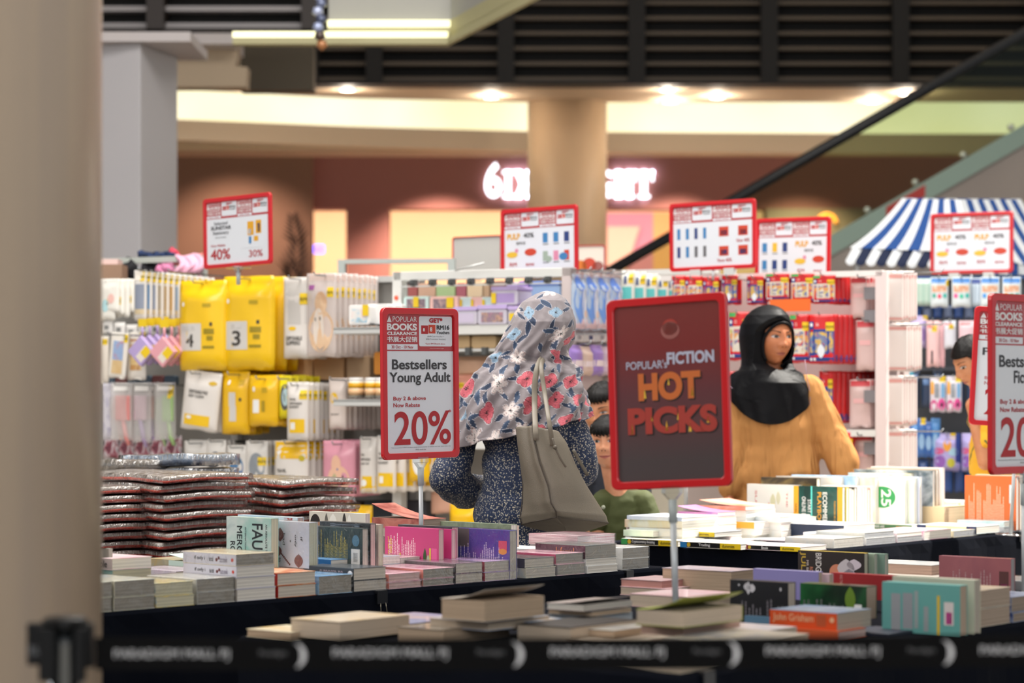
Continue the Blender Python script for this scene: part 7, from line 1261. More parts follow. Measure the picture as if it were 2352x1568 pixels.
# --- shopper seen from behind in a floral headscarf
DW = 8.6; SW_ = DW/FPX
def wp(x, y, dy=0.0): p = px(x, y, DW); p.y += dy; return p
wo = thing('person', 'person seen from behind in a floral headscarf and navy flowered dress', 'person', (X_(1225, DW), DW, 0))
yaw = R(128); HM = Matrix.Translation(wp(1252, 752, .03)) @ Matrix.Rotation(yaw, 4, 'Z') @ Matrix.Rotation(R(8), 4, 'X')
H = Head(HM)
q = MB(); q.cap(wp(1245, 800, .03), .055, wp(1225, 870, .02), .06); q.cap(wp(1115, 905), .04, wp(1295, 905), .04); q.ball(wp(1212, 980, .02), (.15, .10, .24)); q.ball(wp(1210, 1160, .02), (.15, .12, .2))
q.cap(wp(1112, 905, .03), .04, wp(1030, 1095, .0), .04); q.cap(wp(1030, 1095, .0), .04, wp(1110, 1125, .26), .028); q.cap(wp(1298, 905), .04, wp(1334, 1055), .036); q.cap(wp(1338, 1055), .038, wp(1330, 1095, .23), .027)
for x in (1165, 1265): q.cap((wp(x, 0).x, DW+.02, .85), .085, (wp(x, 0).x, DW+.02, .48), .06); q.cap((wp(x, 0).x, DW+.02, .48), .058, (wp(x, 0).x, DW+.02, .08), .04); q.cap((wp(x, 0).x, DW+.02, .06), .04, (wp(x, 0).x, DW+.17, .045), .035)
hand(q, wp(1112, 1124, .27), (.5, .8, .05), (0, 0, 1), .95, .5, 1); hand(q, wp(1330, 1096, .24), (-.3, .9, .05), (0, 0, 1), .95, .5, -1)
me = union(remesh(q, .009, 4), H.mb(), 'body'); SKW = skin('c58f72', 'd09c80'); finish(me, wo, SKW)
H.features(wo)
q = MB(); q.cap(wp(1112, 908), .05, wp(1300, 908), .05); q.ball(wp(1208, 975, .0), (.165, .135, .2)); q.ball(wp(1200, 1075, .0), (.148, .13, .15)); q.ball(wp(1213, 1180, .0), (.202, .165, .17)); q.ball(wp(1213, 1120, .0), (.172, .15, .14))
q.lathe([(.19, 0), (.185, -.35), (.185, -.75)], 24, Matrix.Translation((wp(1213, 0).x, DW, .84)) @ Matrix.Diagonal((1, .8, 1, 1)))
q.cap(wp(1112, 905, .03), .05, wp(1066, 1000, .03), .052); q.cap(wp(1066, 1000, .03), .052, wp(1032, 1095, .0), .072); q.cap(wp(1030, 1098, .0), .072, wp(1068, 1130, .10), .066); q.cap(wp(1068, 1130, .10), .066, wp(1105, 1122, .24), .042)
q.cap(wp(1298, 905), .05, wp(1318, 985, .0), .050); q.cap(wp(1318, 985), .050, wp(1336, 1050), .058); q.cap(wp(1336, 1050), .058, wp(1338, 1082, .03), .058); q.cap(wp(1338, 1082, .03), .058, wp(1332, 1094, .18), .044)
m, t, b = nt('ditsy_dress'); co = coords(t, (1, 1, 1)); vo = t.nodes.new('ShaderNodeTexVoronoi'); vo.inputs['Scale'].default_value = 140; vo.inputs['Randomness'].default_value = 1.0; t.links.new(co, vo.inputs['Vector'])
v2 = t.nodes.new('ShaderNodeTexVoronoi'); v2.inputs['Scale'].default_value = 280; t.links.new(co, v2.inputs['Vector']); n3 = noise(t, co, 120, 1)
mx = t.nodes.new('ShaderNodeMath'); mx.operation = 'MULTIPLY_ADD'; t.links.new(v2.outputs['Distance'], mx.inputs[0]); mx.inputs[1].default_value = .55; t.links.new(vo.outputs['Distance'], mx.inputs[2])
t.links.new(ramp(t, mx.outputs[0], [(0.0, 'd6cdb6'), (0.56, 'c9c0ac'), (0.61, '2c3c5c'), (1.0, '232f4c')]), b.inputs['Base Color']); b.inputs['Roughness'].default_value = .8; b.inputs['Sheen Weight'].default_value = .1; DRESS = m
finish(remesh(q, .008, 10), wo, DRESS, 'dress', (.022, .07))
# the headscarf: lofted drape with the printed flowers in its colour layer
LV_ = [(667.5, 1252, 1262), (670, 1240, 1275), (675, 1229, 1287), (683, 1215, 1297), (693, 1199, 1306), (710, 1187, 1316), (730, 1177, 1322), (750, 1167, 1323), (766, 1158, 1320), (784, 1147, 1313), (800, 1138, 1304), (817, 1128, 1301), (830, 1121, 1306), (842, 1112, 1322), (856, 1092, 1332), (873, 1081, 1334), (889, 1072, 1336), (925, 1050, 1346), (962, 1036, 1352), (992, 1030, 1354)]
ys_ = np.array([l[0] for l in LV_]); Ls = np.array([l[1] for l in LV_]); Rs = np.array([l[2] for l in LV_])
NU, NV = 440, 250; tt = np.linspace(0, 1, NV)
arc = np.concatenate([[0], np.cumsum(np.hypot(np.diff(ys_), np.diff((Rs-Ls)/2)))]); arc /= arc[-1]
Y = np.interp(tt, arc, ys_); Lx = np.interp(tt, arc, Ls); Rx = np.interp(tt, arc, Rs)
th = np.linspace(0, 2*PI, NU, endpoint=False)             # 0 = towards the viewer
cx_ = (Lx+Rx)/2; hw = (Rx-Lx)/2*SW_; dep = np.interp(Y, [667, 690, 740, 800, 830, 870, 990], [.02, .075, .118, .118, .118, .15, .185]); cyd = np.interp(Y, [667, 760, 830, 900, 990], [.03, .03, .02, .0, .0])
T_, TH = np.meshgrid(tt, th, indexing='ij'); HWm, Dm, CYm, Ym, CXm = hw[:, None], dep[:, None], cyd[:, None], Y[:, None], cx_[:, None]
sn, cs = np.sin(TH), np.cos(TH); fold = np.interp(Ym, [667, 760, 815, 860, 990], [.0, .0022, .009, .0095, .012])
xx = CXm*1.0; fo = fold*(np.sin(7*TH+.035*Ym)+.7*np.sin(12*TH-.05*Ym+1.3)+.5*np.sin(19*TH+.09*Ym))+.006*np.exp(-((Ym-838-22*np.sin(TH))/9)**2)-.008*np.exp(-((Ym-822-14*np.sin(TH))/7)**2)
fo += -.016*np.exp(-(((TH-.42)/.10)**2))*np.exp(-((Ym-795)/26)**2)+.012*np.exp(-(((TH-.62)/.10)**2))*np.exp(-((Ym-785)/40)**2)
WX = (CXm-CX)*SW_+(HWm+fo)*sn; WY = DW+CYm-(Dm+fo)*cs
hemdrop = np.interp(Ym, [856, 992], [0, 1])*((992-( 994-33*(WX/SW_+CX-1195)/150))*-1)     # hem hangs lower on the viewer's left
WZ = CH-(Ym+np.clip(hemdrop, -40, 40)-HY)*SW_+np.where(T_ > .985, .004*np.sin(9*TH), 0)
def paint(uv, du, seed):
    """printed poppies, lilies and leaves on a grey mauve ground"""
    u, v = uv; rs = np.random.RandomState(seed); N = u.size; col = np.tile(np.array([146., 137., 140.]), (N, 1)); col += (rs.rand(N, 1)-.5)*5; u = u.ravel(); v = v.ravel()
    col += (np.sin(v*2600+3*np.sin(u*60))*4)[:, None]
    feats = []; sp = .098
    for a in np.arange(u.min(), u.max(), sp):
        for k, b_ in enumerate(np.arange(v.min(), v.max(), sp)):
            feats.append((a+(k % 2)*sp/2+rs.uniform(-.016, .016), b_+rs.uniform(-.014, .014), rs.randint(0, 10), rs.uniform(0, 6.28)))
    def leaf(cu, cv, an, L, W, c):
        m_ = (abs(u-cu) < L) & (abs(v-cv) < L); i = np.where(m_)[0]; a = u[i]-cu; b_ = v[i]-cv; p = a*math.cos(an)+b_*math.sin(an); q_ = -a*math.sin(an)+b_*math.cos(an)+.18*W*np.sin(p/L*6)
        w_ = W*np.clip(1-(2*p/L-1)**2, 0, 1); ins = (p > 0) & (p < L) & (abs(q_) < w_); edge = (p > -.001) & (p < L) & (abs(q_) < w_+.0013) & ~ins
        col[i[edge]] = (205, 202, 208); col[i[ins]] = c; vein = ins & (abs(q_) < .0007); col[i[vein]] = np.array(c)*.7
    for (a, b_, ty, ro) in feats:
        for k in range(rs.randint(2, 4)): an = ro+k*2.1+rs.uniform(-.4, .4); leaf(a+.024*math.cos(an), b_+.024*math.sin(an), an, rs.uniform(.045, .07), rs.uniform(.007, .011), (62, 82, 112) if k % 2 else (46, 62, 90))
    for (a, b_, ty, ro) in feats:
        if ty < 5: Rr, pal, np_ = rs.uniform(.034, .043), ((218, 108, 120), (196, 84, 98)), 4
        elif ty < 7: Rr, pal, np_ = rs.uniform(.036, .046), ((222, 212, 208), (214, 186, 182)), 6
        elif ty < 9: Rr, pal, np_ = rs.uniform(.025, .032), ((158, 186, 208), (128, 160, 188)), 4
        else: continue
        i = np.where((abs(u-a) < Rr*1.2) & (abs(v-b_) < Rr*1.2))[0]; x = u[i]-a; y = v[i]-b_; p = (x*math.cos(ro)+y*math.sin(ro)); q_ = (-x*math.sin(ro)+y*math.cos(ro))*1.28
        r_ = np.hypot(p, q_); ph = np.arctan2(q_, p); Rb = Rr*((.74+.26*abs(np.cos(np_/2*ph))) if np_ == 4 else (.42+.58*abs(np.cos(np_/2*ph))**.8)); k = r_/Rb
        edge = (k >= 1) & (k < 1.07); col[i[edge]] = (206, 202, 206); ins = k < 1; c = np.array(pal[0])[None]*np.ones((len(i), 1)); st = (np.sin(ph*np_*5+r_*260) > .72) & (k > .25); c[st] = pal[1]; c[(k > .93)] = np.array(pal[1])*.8
        cen = r_ < Rr*(.16+.10*np.cos(7*ph+ro)); c[cen] = (40, 34, 40); c[(abs(np.sin(ph*np_/2)) < .045) & (k > .2)] = np.array(pal[1])*.55; col[i[ins]] = c[ins]
    return col
per = np.hypot(np.diff(WX, axis=1, append=WX[:, :1]), np.diff(WY, axis=1, append=WY[:, :1])); cu_ = np.cumsum(per, axis=1)-per; tot = per.sum(1, keepdims=True); uu = np.where(cu_ > tot/2, cu_-tot, cu_)
seg = np.sqrt(np.diff(WZ[:, 0])**2+np.diff(WY[:, 0])**2+1e-9); vv = -np.concatenate([[0], np.cumsum(seg)])[:, None]+0*uu
col = paint((uu, vv), None, 11)
V = np.stack([WX.ravel(), WY.ravel(), WZ.ravel()], 1); q = MB(); q.v = [tuple(p) for p in V]
for j in range(NV-1):
    for i in range(NU): k = (i+1) % NU; q.f.append((j*NU+i, (j+1)*NU+i, (j+1)*NU+k, j*NU+k)); q.m.append(0); q.sm.append(True)
q.f.append(tuple(range(NU))); q.m.append(0); q.sm.append(True)
m, t, b = nt('floral_scarf'); at_ = t.nodes.new('ShaderNodeAttribute'); at_.attribute_name = 'print'; t.links.new(at_.outputs['Color'], b.inputs['Base Color']); b.inputs['Roughness'].default_value = .75; b.inputs['Sheen Weight'].default_value = .2
co = coords(t, (1, 1, 420)); bump(t, b, noise(t, co, 6, 2), .35, .003)
sc = q.build('headscarf', m, wo); sc.matrix_parent_inverse = wo.matrix_basis.inverted()
c = np.clip(col/255, 0, 1); c = np.where(c <= .04045, c/12.92, ((c+.055)/1.055)**2.4); at = sc.data.color_attributes.new('print', 'FLOAT_COLOR', 'POINT'); at.data.foreach_set('color', np.concatenate([c, np.ones((len(c), 1))], 1).astype(np.float32).ravel())
sd = sc.modifiers.new('thick', 'SOLIDIFY'); sd.thickness = .0025; sd.offset = -1
reparent(wo)
# --- taupe tote hanging from the shoulder
m, t, b = nt('taupe_leather'); co = coords(t); vo = t.nodes.new('ShaderNodeTexVoronoi'); vo.inputs['Scale'].default_value = 420; t.links.new(co, vo.inputs['Vector']); b.inputs['Base Color'].default_value = lin('7f7668'); b.inputs['Roughness'].default_value = .42; bump(t, b, vo.outputs['Distance'], .35, .002); LEA = m
lea_d = mat('4a4138', .5); bg_ = thing('tote_bag', 'taupe leather tote bag hanging from the shoulder of the shopper in the floral headscarf', 'bag', wp(1290, 1225, -.30))
DBg = DW-.30
def bpnt(x, y, dy): p = px(x, y, DBg); p.y += dy; return p
lev = [(0, (1183, 981, .03), (1222, 977, -.055), (1286, 992, .02), (1240, 990, .09)), (.18, (1187, 1012, .03), (1226, 1012, -.065), (1304, 1016, .02), (1245, 1020, .10)), (.4, (1193, 1060, .03), (1238, 1060, -.078), (1326, 1068, .025), (1255, 1070, .11)), (.62, (1199, 1112, .03), (1258, 1114, -.088), (1350, 1112, .035), (1270, 1130, .125)), (.82, (1197, 1158, .03), (1264, 1152, -.092), (1378, 1156, .045), (1290, 1190, .14)), (.93, (1192, 1188, .03), (1276, 1172, -.09), (1398, 1186, .05), (1305, 1222, .145)), (1, (1196, 1207, .035), (1277, 1186, -.075), (1403, 1204, .055), (1310, 1238, .15))]
NB = 18
def bring(L):
    C = [bpnt(*p) for p in L[1:]]; cen = sum(C, Vector())/4; out = []
    for k in range(4):
        a, b_ = C[k], C[(k+1) % 4]
        for i in range(NB):
            u = i/NB; p = a.lerp(b_, u); n_ = (p-cen); n_.z = 0; bulge = (.020 if k == 0 else .03 if k == 1 else .012)*math.sin(PI*u)*(.45+.55*math.sin(PI*min(1, L[0]+.1))); 
            if k == 1: bulge -= .014*math.exp(-((u-.42)/.16)**2)*(1-L[0])
            if k == 0: bulge -= .010*math.exp(-((u-.7)/.14)**2)
            rnd = -.006*(math.exp(-(u/.06)**2)+math.exp(-((1-u)/.06)**2)); out.append(p+n_.normalized()*(bulge+rnd))
    return out
fine = []
for a, b_ in zip(lev, lev[1:]):
    for k in range(6): u = k/6; fine.append((a[0]+(b_[0]-a[0])*u,)+tuple(tuple(p+(q2-p)*u for p, q2 in zip(a[j], b_[j])) for j in range(1, 5)))
fine.append(lev[-1]); q = MB(); rr_ = [bring(L) for L in fine]; n = 4*NB
for r_ in rr_: q.v += [tuple(p) for p in r_]
for j in range(len(rr_)-1):
    for i in range(n): k = (i+1) % n; q.f.append((j*n+i, j*n+k, (j+1)*n+k, (j+1)*n+i)); q.m.append(0); q.sm.append(True)
base = len(q.v); cb_ = sum(rr_[-1], Vector())/n; q.v.append(tuple(cb_))
for i in range(n): q.f.append(((len(rr_)-1)*n+i, (len(rr_)-1)*n+(i+1) % n, base)); q.m.append(1); q.sm.append(False)
o = q.build('bag_body', [LEA, mat('6f675b', .5)], bg_); sd = o.modifiers.new('thick', 'SOLIDIFY'); sd.thickness = .004; sd.offset = 1
MB().tube([r_[NB]+Vector((0, -.006, 0)) for r_ in rr_], .0028, 6).build('piping', lea_d, bg_); MB().tube([p+Vector((0, -.005, .002)) for p in rr_[-1][:2*NB+1]], .0026, 6).build('piping', lea_d, bg_)
MB().tube([r_[0]+Vector((-.003, -.003, 0)) for r_ in rr_], .0022, 6).build('piping', lea_d, bg_)
def strap(pts, w_, nm, m=LEA, th=.0045):
    P = [Vector(p) for p in pts]; ds = []; 
    for a in range(len(P)-1):
        for k in range(6): ds.append(P[a].lerp(P[a+1], k/6))
    ds.append(P[-1]); sm_ = [ds[0]]+[(ds[max(0, i-3)]+ds[i]*2+ds[min(len(ds)-1, i+3)])/4 for i in range(1, len(ds)-1)]+[ds[-1]]; q = MB(); V = []
    for i, p in enumerate(sm_):
        tn = (sm_[min(i+1, len(sm_)-1)]-sm_[max(i-1, 0)]).normalized(); sd_ = tn.cross(Vector((.25, -1, .15))).normalized(); nn = sd_.cross(tn)
        for k in range(10): V.append(p+sd_*w_/2*math.cos(2*PI*k/10)+nn*th/2*math.sin(2*PI*k/10)*1.3)
    n_ = len(sm_); F = [(10*i+k, 10*i+(k+1) % 10, 10*i+10+(k+1) % 10, 10*i+10+k) for i in range(n_-1) for k in range(10)]+[tuple(range(9, -1, -1)), tuple(range(10*n_-10, 10*n_))]
    q.add(V, F, sm=True); return q.build(nm, m, bg_)
def sp(x, y, dy): p = px(x, y, DW-.16); p.y += dy; return p
strap([bpnt(1231, 1010, -.075), bpnt(1229, 978, -.078), sp(1227, 930, -.07), sp(1228, 870, -.05), sp(1236, 835, -.01), sp(1245, 822, .06), sp(1250, 822, .16)], .021, 'handle', mat('7f7668', .5))
strap([bpnt(1268, 1022, -.045), bpnt(1266, 1000, -.06), bpnt(1260, 965, -.07), sp(1251, 905, -.07), sp(1243, 856, -.05), sp(1243, 834, -.005), sp(1249, 824, .06), sp(1254, 824, .16)], .017, 'handle', mat('7f7668', .5))
strap([bpnt(1268, 1005, -.066), bpnt(1274, 1025, -.07), bpnt(1285, 1050, -.068), bpnt(1299, 1071, -.06)], .008, 'tie', mat('6a6155', .5)); o = MB().ball(bpnt(1274, 1026, -.073), .008, 10, 6).build('knot', mat('5f574b', .5), bg_)
strap([bpnt(1316, 1032, -.0), bpnt(1333, 1062, -.0), bpnt(1350, 1092, .0)], .012, 'rear_handle', mat('5f574b', .5))
reparent(bg_)

# --- girl in the black headscarf
DG = 10.5; SG = DG/FPX
def gp(x, y, dy=0.0): p = px(x, y, DG); p.y += dy; return p
go = thing('person', 'girl in black headscarf and camel top, looking aside past the books', 'person', (X_(1785, DG), DG, 0))
gy_ = R(25); GM = Matrix.Translation(gp(1773, 776, 0)) @ Matrix.Rotation(gy_, 4, 'Z') @ Matrix.Rotation(R(4), 4, 'X') @ Matrix.Scale(1.10, 4); H = Head(GM, .15)
q = MB(); q.cap(gp(1770, 830, .03), .055, gp(1770, 880, .03), .065); q.cap(gp(1705, 905), .035, gp(1848, 900), .035); q.ball(gp(1780, 980), (.15, .10, .24)); q.ball(gp(1785, 1140), (.16, .11, .24)); 
q.cap(gp(1700, 912), .036, gp(1685, 1030, .02), .04); q.cap(gp(1685, 1030, .02), .04, gp(1672, 1130, -.05), .03); q.cap(gp(1858, 906), .036, gp(1922, 1005), .036); q.cap(gp(1922, 1005), .04, gp(1945, 1100, -.05), .03)
for x in (1755, 1815): q.cap((gp(x, 0).x, DG, .9), .08, (gp(x, 0).x, DG, .48), .055); q.cap((gp(x, 0).x, DG, .48), .055, (gp(x, 0).x, DG, .08), .04); q.cap((gp(x, 0).x, DG, .05), .04, (gp(x, 0).x, DG-.15, .045), .035)
hand(q, gp(1945, 1104, -.06), (.05, -.2, -1), (1, -.2, 0), .92, .4, -1); hand(q, gp(1672, 1134, -.06), (-.05, -.2, -1), (-1, -.2, 0), .92, .4, 1)
me = union(remesh(q, .009, 4), H.mb(), 'body'); finish(me, go, skin('b06b46', 'be7850'))
H.features(go, gaze=(.0042, 0), browc='2e1c15', lip='a45a4c')
q = MB(); q.cap(gp(1694, 905, .01), .062, gp(1862, 893, .01), .062); q.ball(gp(1782, 975), (.185, .135, .2)); q.ball(gp(1784, 1080), (.195, .14, .25)); q.ball(gp(1786, 1200), (.215, .15, .28)); q.lathe([(.19, 0), (.20, -.55)], 24, Matrix.Translation((gp(1786, 0).x, DG, .85)) @ Matrix.Diagonal((1, .6, 1, 1)))
q.cap(gp(1692, 905), .062, gp(1694, 1010, .0), .066); q.cap(gp(1694, 1010), .066, gp(1684, 1085, -.03), .06); q.cap(gp(1684, 1085, -.03), .06, gp(1674, 1118, -.05), .05)
q.cap(gp(1860, 892), .060, gp(1904, 990), .070); q.cap(gp(1904, 990), .070, gp(1936, 1068, -.03), .074); q.cap(gp(1936, 1068, -.03), .072, gp(1943, 1092, -.05), .058)
m, t, b = nt('camel_cotton'); b.inputs['Base Color'].default_value = lin('b5814d'); b.inputs['Roughness'].default_value = .9; b.inputs['Specular IOR Level'].default_value = .15; co = coords(t, (11, 11, 2.2)); bump(t, b, noise(t, co, 1.0, 2, .5, 1.0), .9, .05)
finish(remesh(q, .009, 8), go, m, 'top', (.022, .13))
NU, NV = 240, 150; HY0 = 850
lv = [(699, 3), (701, 14), (705, 25), (712, 36), (724, 48), (745, 58), (770, 62), (800, 60), (825, 58), (840, 60), (850, 66)]; cxs = [(699, 1765), (745, 1760), (800, 1760), (840, 1762), (850, 1763)]
q = MB(); V = []; cs_ = math.cos(gy_); sn_ = math.sin(gy_)
for j in range(NV):
    tq = j/(NV-1)
    for i in range(NU):
        a = 2*PI*i/NU
        if tq < .62:
            y = 699+(HY0-699)*(tq/.62)**1.5; hwp = np.interp(y, [l[0] for l in lv], [l[1] for l in lv]); cx0 = np.interp(y, [c_[0] for c_ in cxs], [c_[1] for c_ in cxs]); bl = min(1, max(0, (y-790)/60)); ya = gy_*(1-bl)
            q0 = hwp*SG/math.sqrt(1.44*math.sin(ya)**2+math.cos(ya)**2); p0 = 1.2*q0; fx, fy = math.sin(ya), -math.cos(ya)
            X = (cx0-CX)*SG+p0*math.cos(a)*fx+q0*math.sin(a)*math.cos(ya); Yw = DG+p0*math.cos(a)*fy+q0*math.sin(a)*math.sin(ya)+.005; Z = CH-(y-HY)*SG
        else:
            f = (tq-.62)/.38; w1 = 66+(97-66)*min(1, f*1.6)**.7; cx0 = 1763+3*f; xr = math.sin(a)
            hem = 880+94*math.sqrt(max(0, 1-(xr*.99)**2)) if math.cos(a) > 0 else 880+60*math.sqrt(max(0, 1-xr**2)); y = HY0+f*(hem-HY0); dp_ = (66*1.2+(.155/SG-66*1.2)*f)*SG
            wr = .006*f*(math.sin(6*a+2.5*f)+.6*math.sin(11*a-4*f+1)); fl_ = 1+wr/.14
            X = (cx0-CX)*SG+w1*SG*xr*fl_; Yw = DG+.005-dp_*math.cos(a)*fl_; Z = CH-(y-HY)*SG
        V.append((X, Yw, Z))
GI = GM.inverted(); keep = []
def hug(p):                                           # the cloth lies close around the face
    l = GI @ Vector(p)
    if l.z < -.17: return p
    k = min(1, max(0, (l.z+.17)/.05)); lim_ = -(.047+.034*min(1, max(0, (l.z-.03)/.05))+.034*min(1, max(0, (-l.z-.10)/.02))); 
    if l.y < lim_: l.y = l.y+(lim_-l.y)*k
    return tuple(GM @ l)
V = [hug(p) for p in V]
for p in V: l = GI @ Vector(p); keep.append(not (l.y < .0 and (l.x/.0715)**2+((l.z+.028)/.093)**2 < 1))
q.v = V
for j in range(NV-1):
    for i in range(NU):
        k = (i+1) % NU; f = (j*NU+i, (j+1)*NU+i, (j+1)*NU+k, j*NU+k)
        if sum(keep[w_] for w_ in f) >= 3: q.f.append(f); q.m.append(0); q.sm.append(True)
q.f.append(tuple(range(NU))); q.m.append(0); q.sm.append(True)
BSC = mat('0b0b0d', .42, coat=.0); m, t, b = nt('black_jersey'); b.inputs['Base Color'].default_value = lin('0d0d10'); b.inputs['Roughness'].default_value = .5; b.inputs['Specular IOR Level'].default_value = .12; co = coords(t); bump(t, b, noise(t, co, 16, 2, .5, .8), .2, .02)
o = q.build('headscarf', m, go); sd = o.modifiers.new('thick', 'SOLIDIFY'); sd.thickness = .004
rim = []
for k in range(49):
    a = 2*PI*k/48; x, z = .0705*math.cos(a), -.028+.0925*math.sin(a); yy = H.fy(x*.97, max(z, -.108)) if z > -.112 else H.fy(x, -.108)+.012; rim.append(GM @ Vector((x, min(yy-.006, -.05) if z > -.09 else yy-.008, z)))
MB().tube(rim, .0075, 8).build('scarf_edge', m, o)
for pts in ([(1671, 886), (1700, 905), (1716, 938), (1725, 946)], [(1844, 826), (1850, 870), (1858, 905), (1856, 930)]):
    P = []
    for x, y in pts: P.append(gp(x, y, -.14+abs(x-1765)*.0009))
    MB().tube(P, .0016, 6).build('piping', mat('9a8090', .6), o)
reparent(go)
for c_ in o.children: c_.matrix_parent_inverse = Matrix.Identity(4)

# --- small child smiling between the shopper and the poster
DT = 9.62; ST = DT/FPX
def tp(x, y, dy=0.0): p = px(x, y, DT); p.y += dy; return p
to = thing('person', 'small smiling child with a black fringe in an olive shirt', 'person', (X_(1430, DT), DT, 0))
TM = Matrix.Translation(tp(1396, 1017)) @ Matrix.Rotation(R(-14), 4, 'Z') @ Matrix.Rotation(R(-2), 4, 'Y') @ Matrix.Scale(.93, 4); H = Head(TM, 1.0)
q = MB(); q.cap(tp(1402, 1060, .02), .042, tp(1422, 1140, .02), .05); q.cap(tp(1385, 1150, .02), .035, tp(1478, 1150, .02), .035); q.ball(tp(1432, 1230, .03), (.10, .07, .2)); q.cap(tp(1385, 1155), .03, tp(1372, 1230, -.02), .028); q.cap(tp(1372, 1230, -.02), .028, tp(1378, 1300, -.04), .022); q.cap(tp(1482, 1158), .03, tp(1500, 1225, -.04), .028); q.cap(tp(1500, 1225, -.04), .028, tp(1496, 1300, -.05), .022)
for x in (1412, 1452): q.cap((tp(x, 0).x, DT+.04, .62), .06, (tp(x, 0).x, DT+.04, .32), .045); q.cap((tp(x, 0).x, DT+.04, .32), .045, (tp(x, 0).x, DT+.04, .06), .032); q.cap((tp(x, 0).x, DT+.04, .04), .032, (tp(x, 0).x, DT-.07, .035), .028)
hand(q, tp(1378, 1302, -.042), (0, -.1, -1), (-1, 0, 0), .62, .4, 1); hand(q, tp(1496, 1302, -.052), (0, -.1, -1), (1, 0, 0), .62, .4, -1)
me = union(remesh(q, .006, 4), H.mb(), 'body'); finish(me, to, skin('cc8b68', 'd99a76')); H.features(to, gaze=(-.0015, 0), eye=1.12, smile=1.0, browc='3a2820', lip='bf6a60')
def hl(p): x, y, z = p; return z > (.052 if y < -.02 else (.052-.09*(min(1, (y+.02)/.05)) if y < .03 else -.05))
hair_cap(H, to, hl, HAIR, .014, fringe=(.085, .034, .068), seed=3)
q = MB(); q.cap(tp(1388, 1150, .02), .048, tp(1478, 1152, .02), .048); q.ball(tp(1432, 1215, .03), (.115, .085, .19)); q.ball(tp(1432, 1300, .03), (.125, .09, .12)); q.cap(tp(1384, 1152), .045, tp(1374, 1205, -.01), .042); q.cap(tp(1480, 1154), .046, tp(1494, 1195, -.02), .044)
finish(remesh(q, .006, 6), to, mat('434a22', .8), 'shirt', (.012, .06)); MB().ball(tp(1384, 1163, -.075), (.008, .002, .008), 10, 6).build('shirt_emblem', mat('a9ad9a', .6), to); reparent(to)
# --- older boy half hidden behind the poster
DB_ = 10.2; SB = DB_/FPX
def bq(x, y, dy=0.0): p = px(x, y, DB_); p.y += dy; return p
bo = thing('person', 'boy with short black hair peering out behind the maroon poster sign', 'person', (X_(1400, DB_), DB_, 0))
BM = Matrix.Translation(bq(1386, 944)) @ Matrix.Rotation(R(-24), 4, 'Z') @ Matrix.Rotation(R(10), 4, 'X') @ Matrix.Scale(1.06, 4); H = Head(BM, .6)
q = MB(); q.cap(bq(1392, 1000, .03), .048, bq(1405, 1060, .03), .055); q.cap(bq(1350, 1070, .03), .04, bq(1465, 1070, .03), .04); q.ball(bq(1408, 1150, .04), (.12, .08, .22))
for sx, x in ((-1, 1352), (1, 1466)): q.cap(bq(x, 1075), .036, bq(x+sx*8, 1170, .0), .03); q.cap(bq(x+sx*8, 1170), .03, bq(x-sx*10, 1250, -.05), .024); hand(q, bq(x-sx*10, 1252, -.055), (0, -.2, -1), (sx, 0, 0), .72, .4, -sx)
for x in (1385, 1432): q.cap((bq(x, 0).x, DB_+.04, .72), .07, (bq(x, 0).x, DB_+.04, .38), .05); q.cap((bq(x, 0).x, DB_+.04, .38), .05, (bq(x, 0).x, DB_+.04, .06), .035); q.cap((bq(x, 0).x, DB_+.04, .04), .035, (bq(x, 0).x, DB_-.09, .035), .03)
me = union(remesh(q, .008, 4), H.mb(), 'body'); finish(me, bo, skin('c08058', 'cc8d66')); H.features(bo, gaze=(-.002, -.001), eye=.78, browc='2a1c16', lip='a8625a')
def hl2(p): x, y, z = p; return z > (.058 if y < -.03 else (.058-.075*min(1, (y+.03)/.05) if y < .03 else -.05))
hair_cap(H, bo, hl2, HAIR, .012, fringe=(.088, .048, .06), seed=5)
q = MB(); q.cap(bq(1352, 1072, .03), .052, bq(1464, 1072, .03), .052); q.ball(bq(1408, 1140, .04), (.135, .095, .24)); q.cap(bq(1350, 1076), .05, bq(1345, 1130), .046); q.cap(bq(1468, 1076), .05, bq(1474, 1130), .046); finish(remesh(q, .008, 6), bo, mat('2b2f3a', .85), 'shirt', (.014, .07)); reparent(bo)
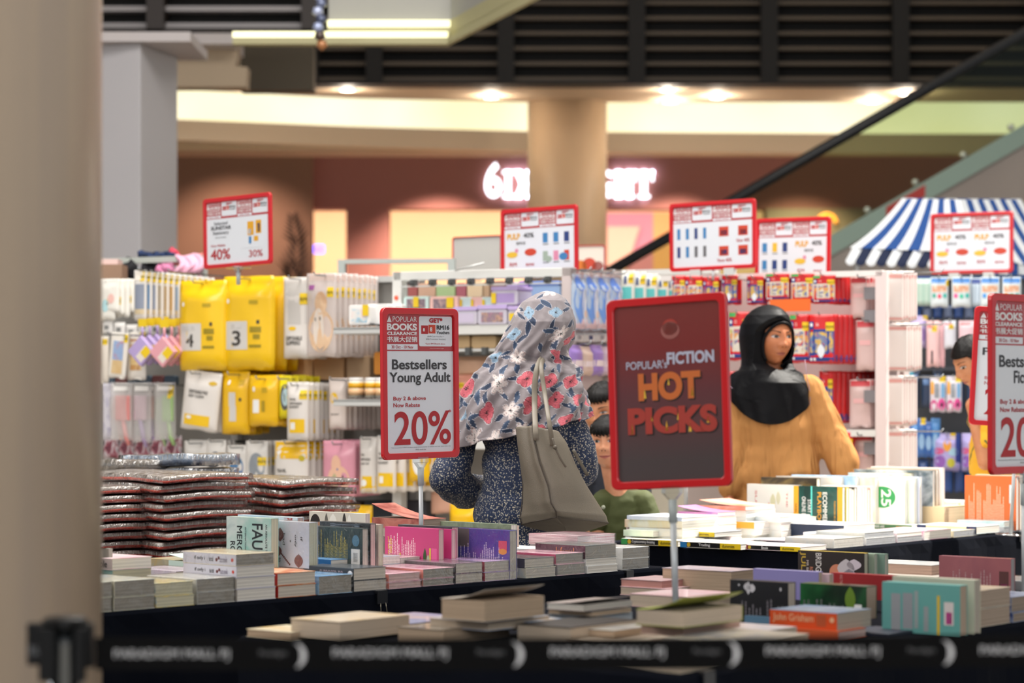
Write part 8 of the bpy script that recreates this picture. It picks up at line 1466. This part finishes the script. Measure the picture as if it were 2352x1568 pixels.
# --- boy in profile at the far side, hand at his mouth
DR = 10.6; SR = DR/FPX
def rp(x, y, dy=0.0): p = px(x, y, DR); p.y += dy; return p
ro_ = thing('person', 'boy in a yellow shirt looking down in profile, knuckles against his mouth', 'person', (X_(2275, DR), DR, 0))
RM_ = Matrix.Translation(rp(2238, 832)) @ Matrix.Rotation(R(-70), 4, 'Z') @ Matrix.Rotation(R(24), 4, 'X') @ Matrix.Scale(1.04, 4); H = Head(RM_, .5)
q = MB(); q.cap(rp(2250, 880, .02), .045, rp(2276, 945, .02), .055); q.cap(rp(2262, 960, .12), .045, rp(2285, 960, -.13), .045); q.ball(rp(2285, 1050, .0), (.10, .13, .24)); q.cap(rp(2262, 965, -.14), .04, rp(2246, 1060, -.17), .034); q.cap(rp(2246, 1060, -.17), .034, rp(2222, 962, -.14), .024)
hand(q, rp(2221, 958, -.14), (-.22, .25, 1), (-.9, -.3, 0), .78, .95, 1); q.cap(rp(2285, 965, .14), .04, rp(2292, 1070, .16), .034); q.cap(rp(2292, 1070, .16), .034, rp(2270, 1140, .0), .026); hand(q, rp(2270, 1142, .0), (-.3, -.2, -1), (1, 0, 0), .78, .4, 1)
for y in (-.07, .07): q.cap((rp(2288, 0).x, DR+y, .74), .07, (rp(2288, 0).x, DR+y, .4), .05); q.cap((rp(2288, 0).x, DR+y, .4), .05, (rp(2288, 0).x, DR+y, .06), .035); q.cap((rp(2288, 0).x, DR+y, .04), .035, (rp(2288, 0).x-.13, DR+y, .035), .03)
me = union(remesh(q, .0055, 3), H.mb(), 'body'); finish(me, ro_, skin('b87c58', 'c48a64')); H.features(ro_, gaze=(0, -.002), browc='2a1c16', lip='a8625a')
hair_cap(H, ro_, lambda p: p[2] > (.046 if p[1] < -.05 else (.046-.075*min(1, (p[1]+.05)/.045) if p[1] < .02 else -.06)), HAIR, .012, seed=9)
q = MB(); q.cap(rp(2264, 965, .12), .058, rp(2284, 965, -.13), .058); q.ball(rp(2285, 1050, .0), (.115, .145, .26)); q.ball(rp(2285, 1160, .0), (.12, .145, .16)); q.cap(rp(2262, 968, -.14), .052, rp(2252, 1010, -.16), .048); q.cap(rp(2286, 968, .14), .052, rp(2290, 1020, .155), .048)
finish(remesh(q, .008, 6), ro_, art(['d9a521', 'e0ad2a', '6a6a35', 'dba824'], 7, 130, .8, 'CONSTANT', coat=0), 'shirt', (.012, .06)); reparent(ro_)
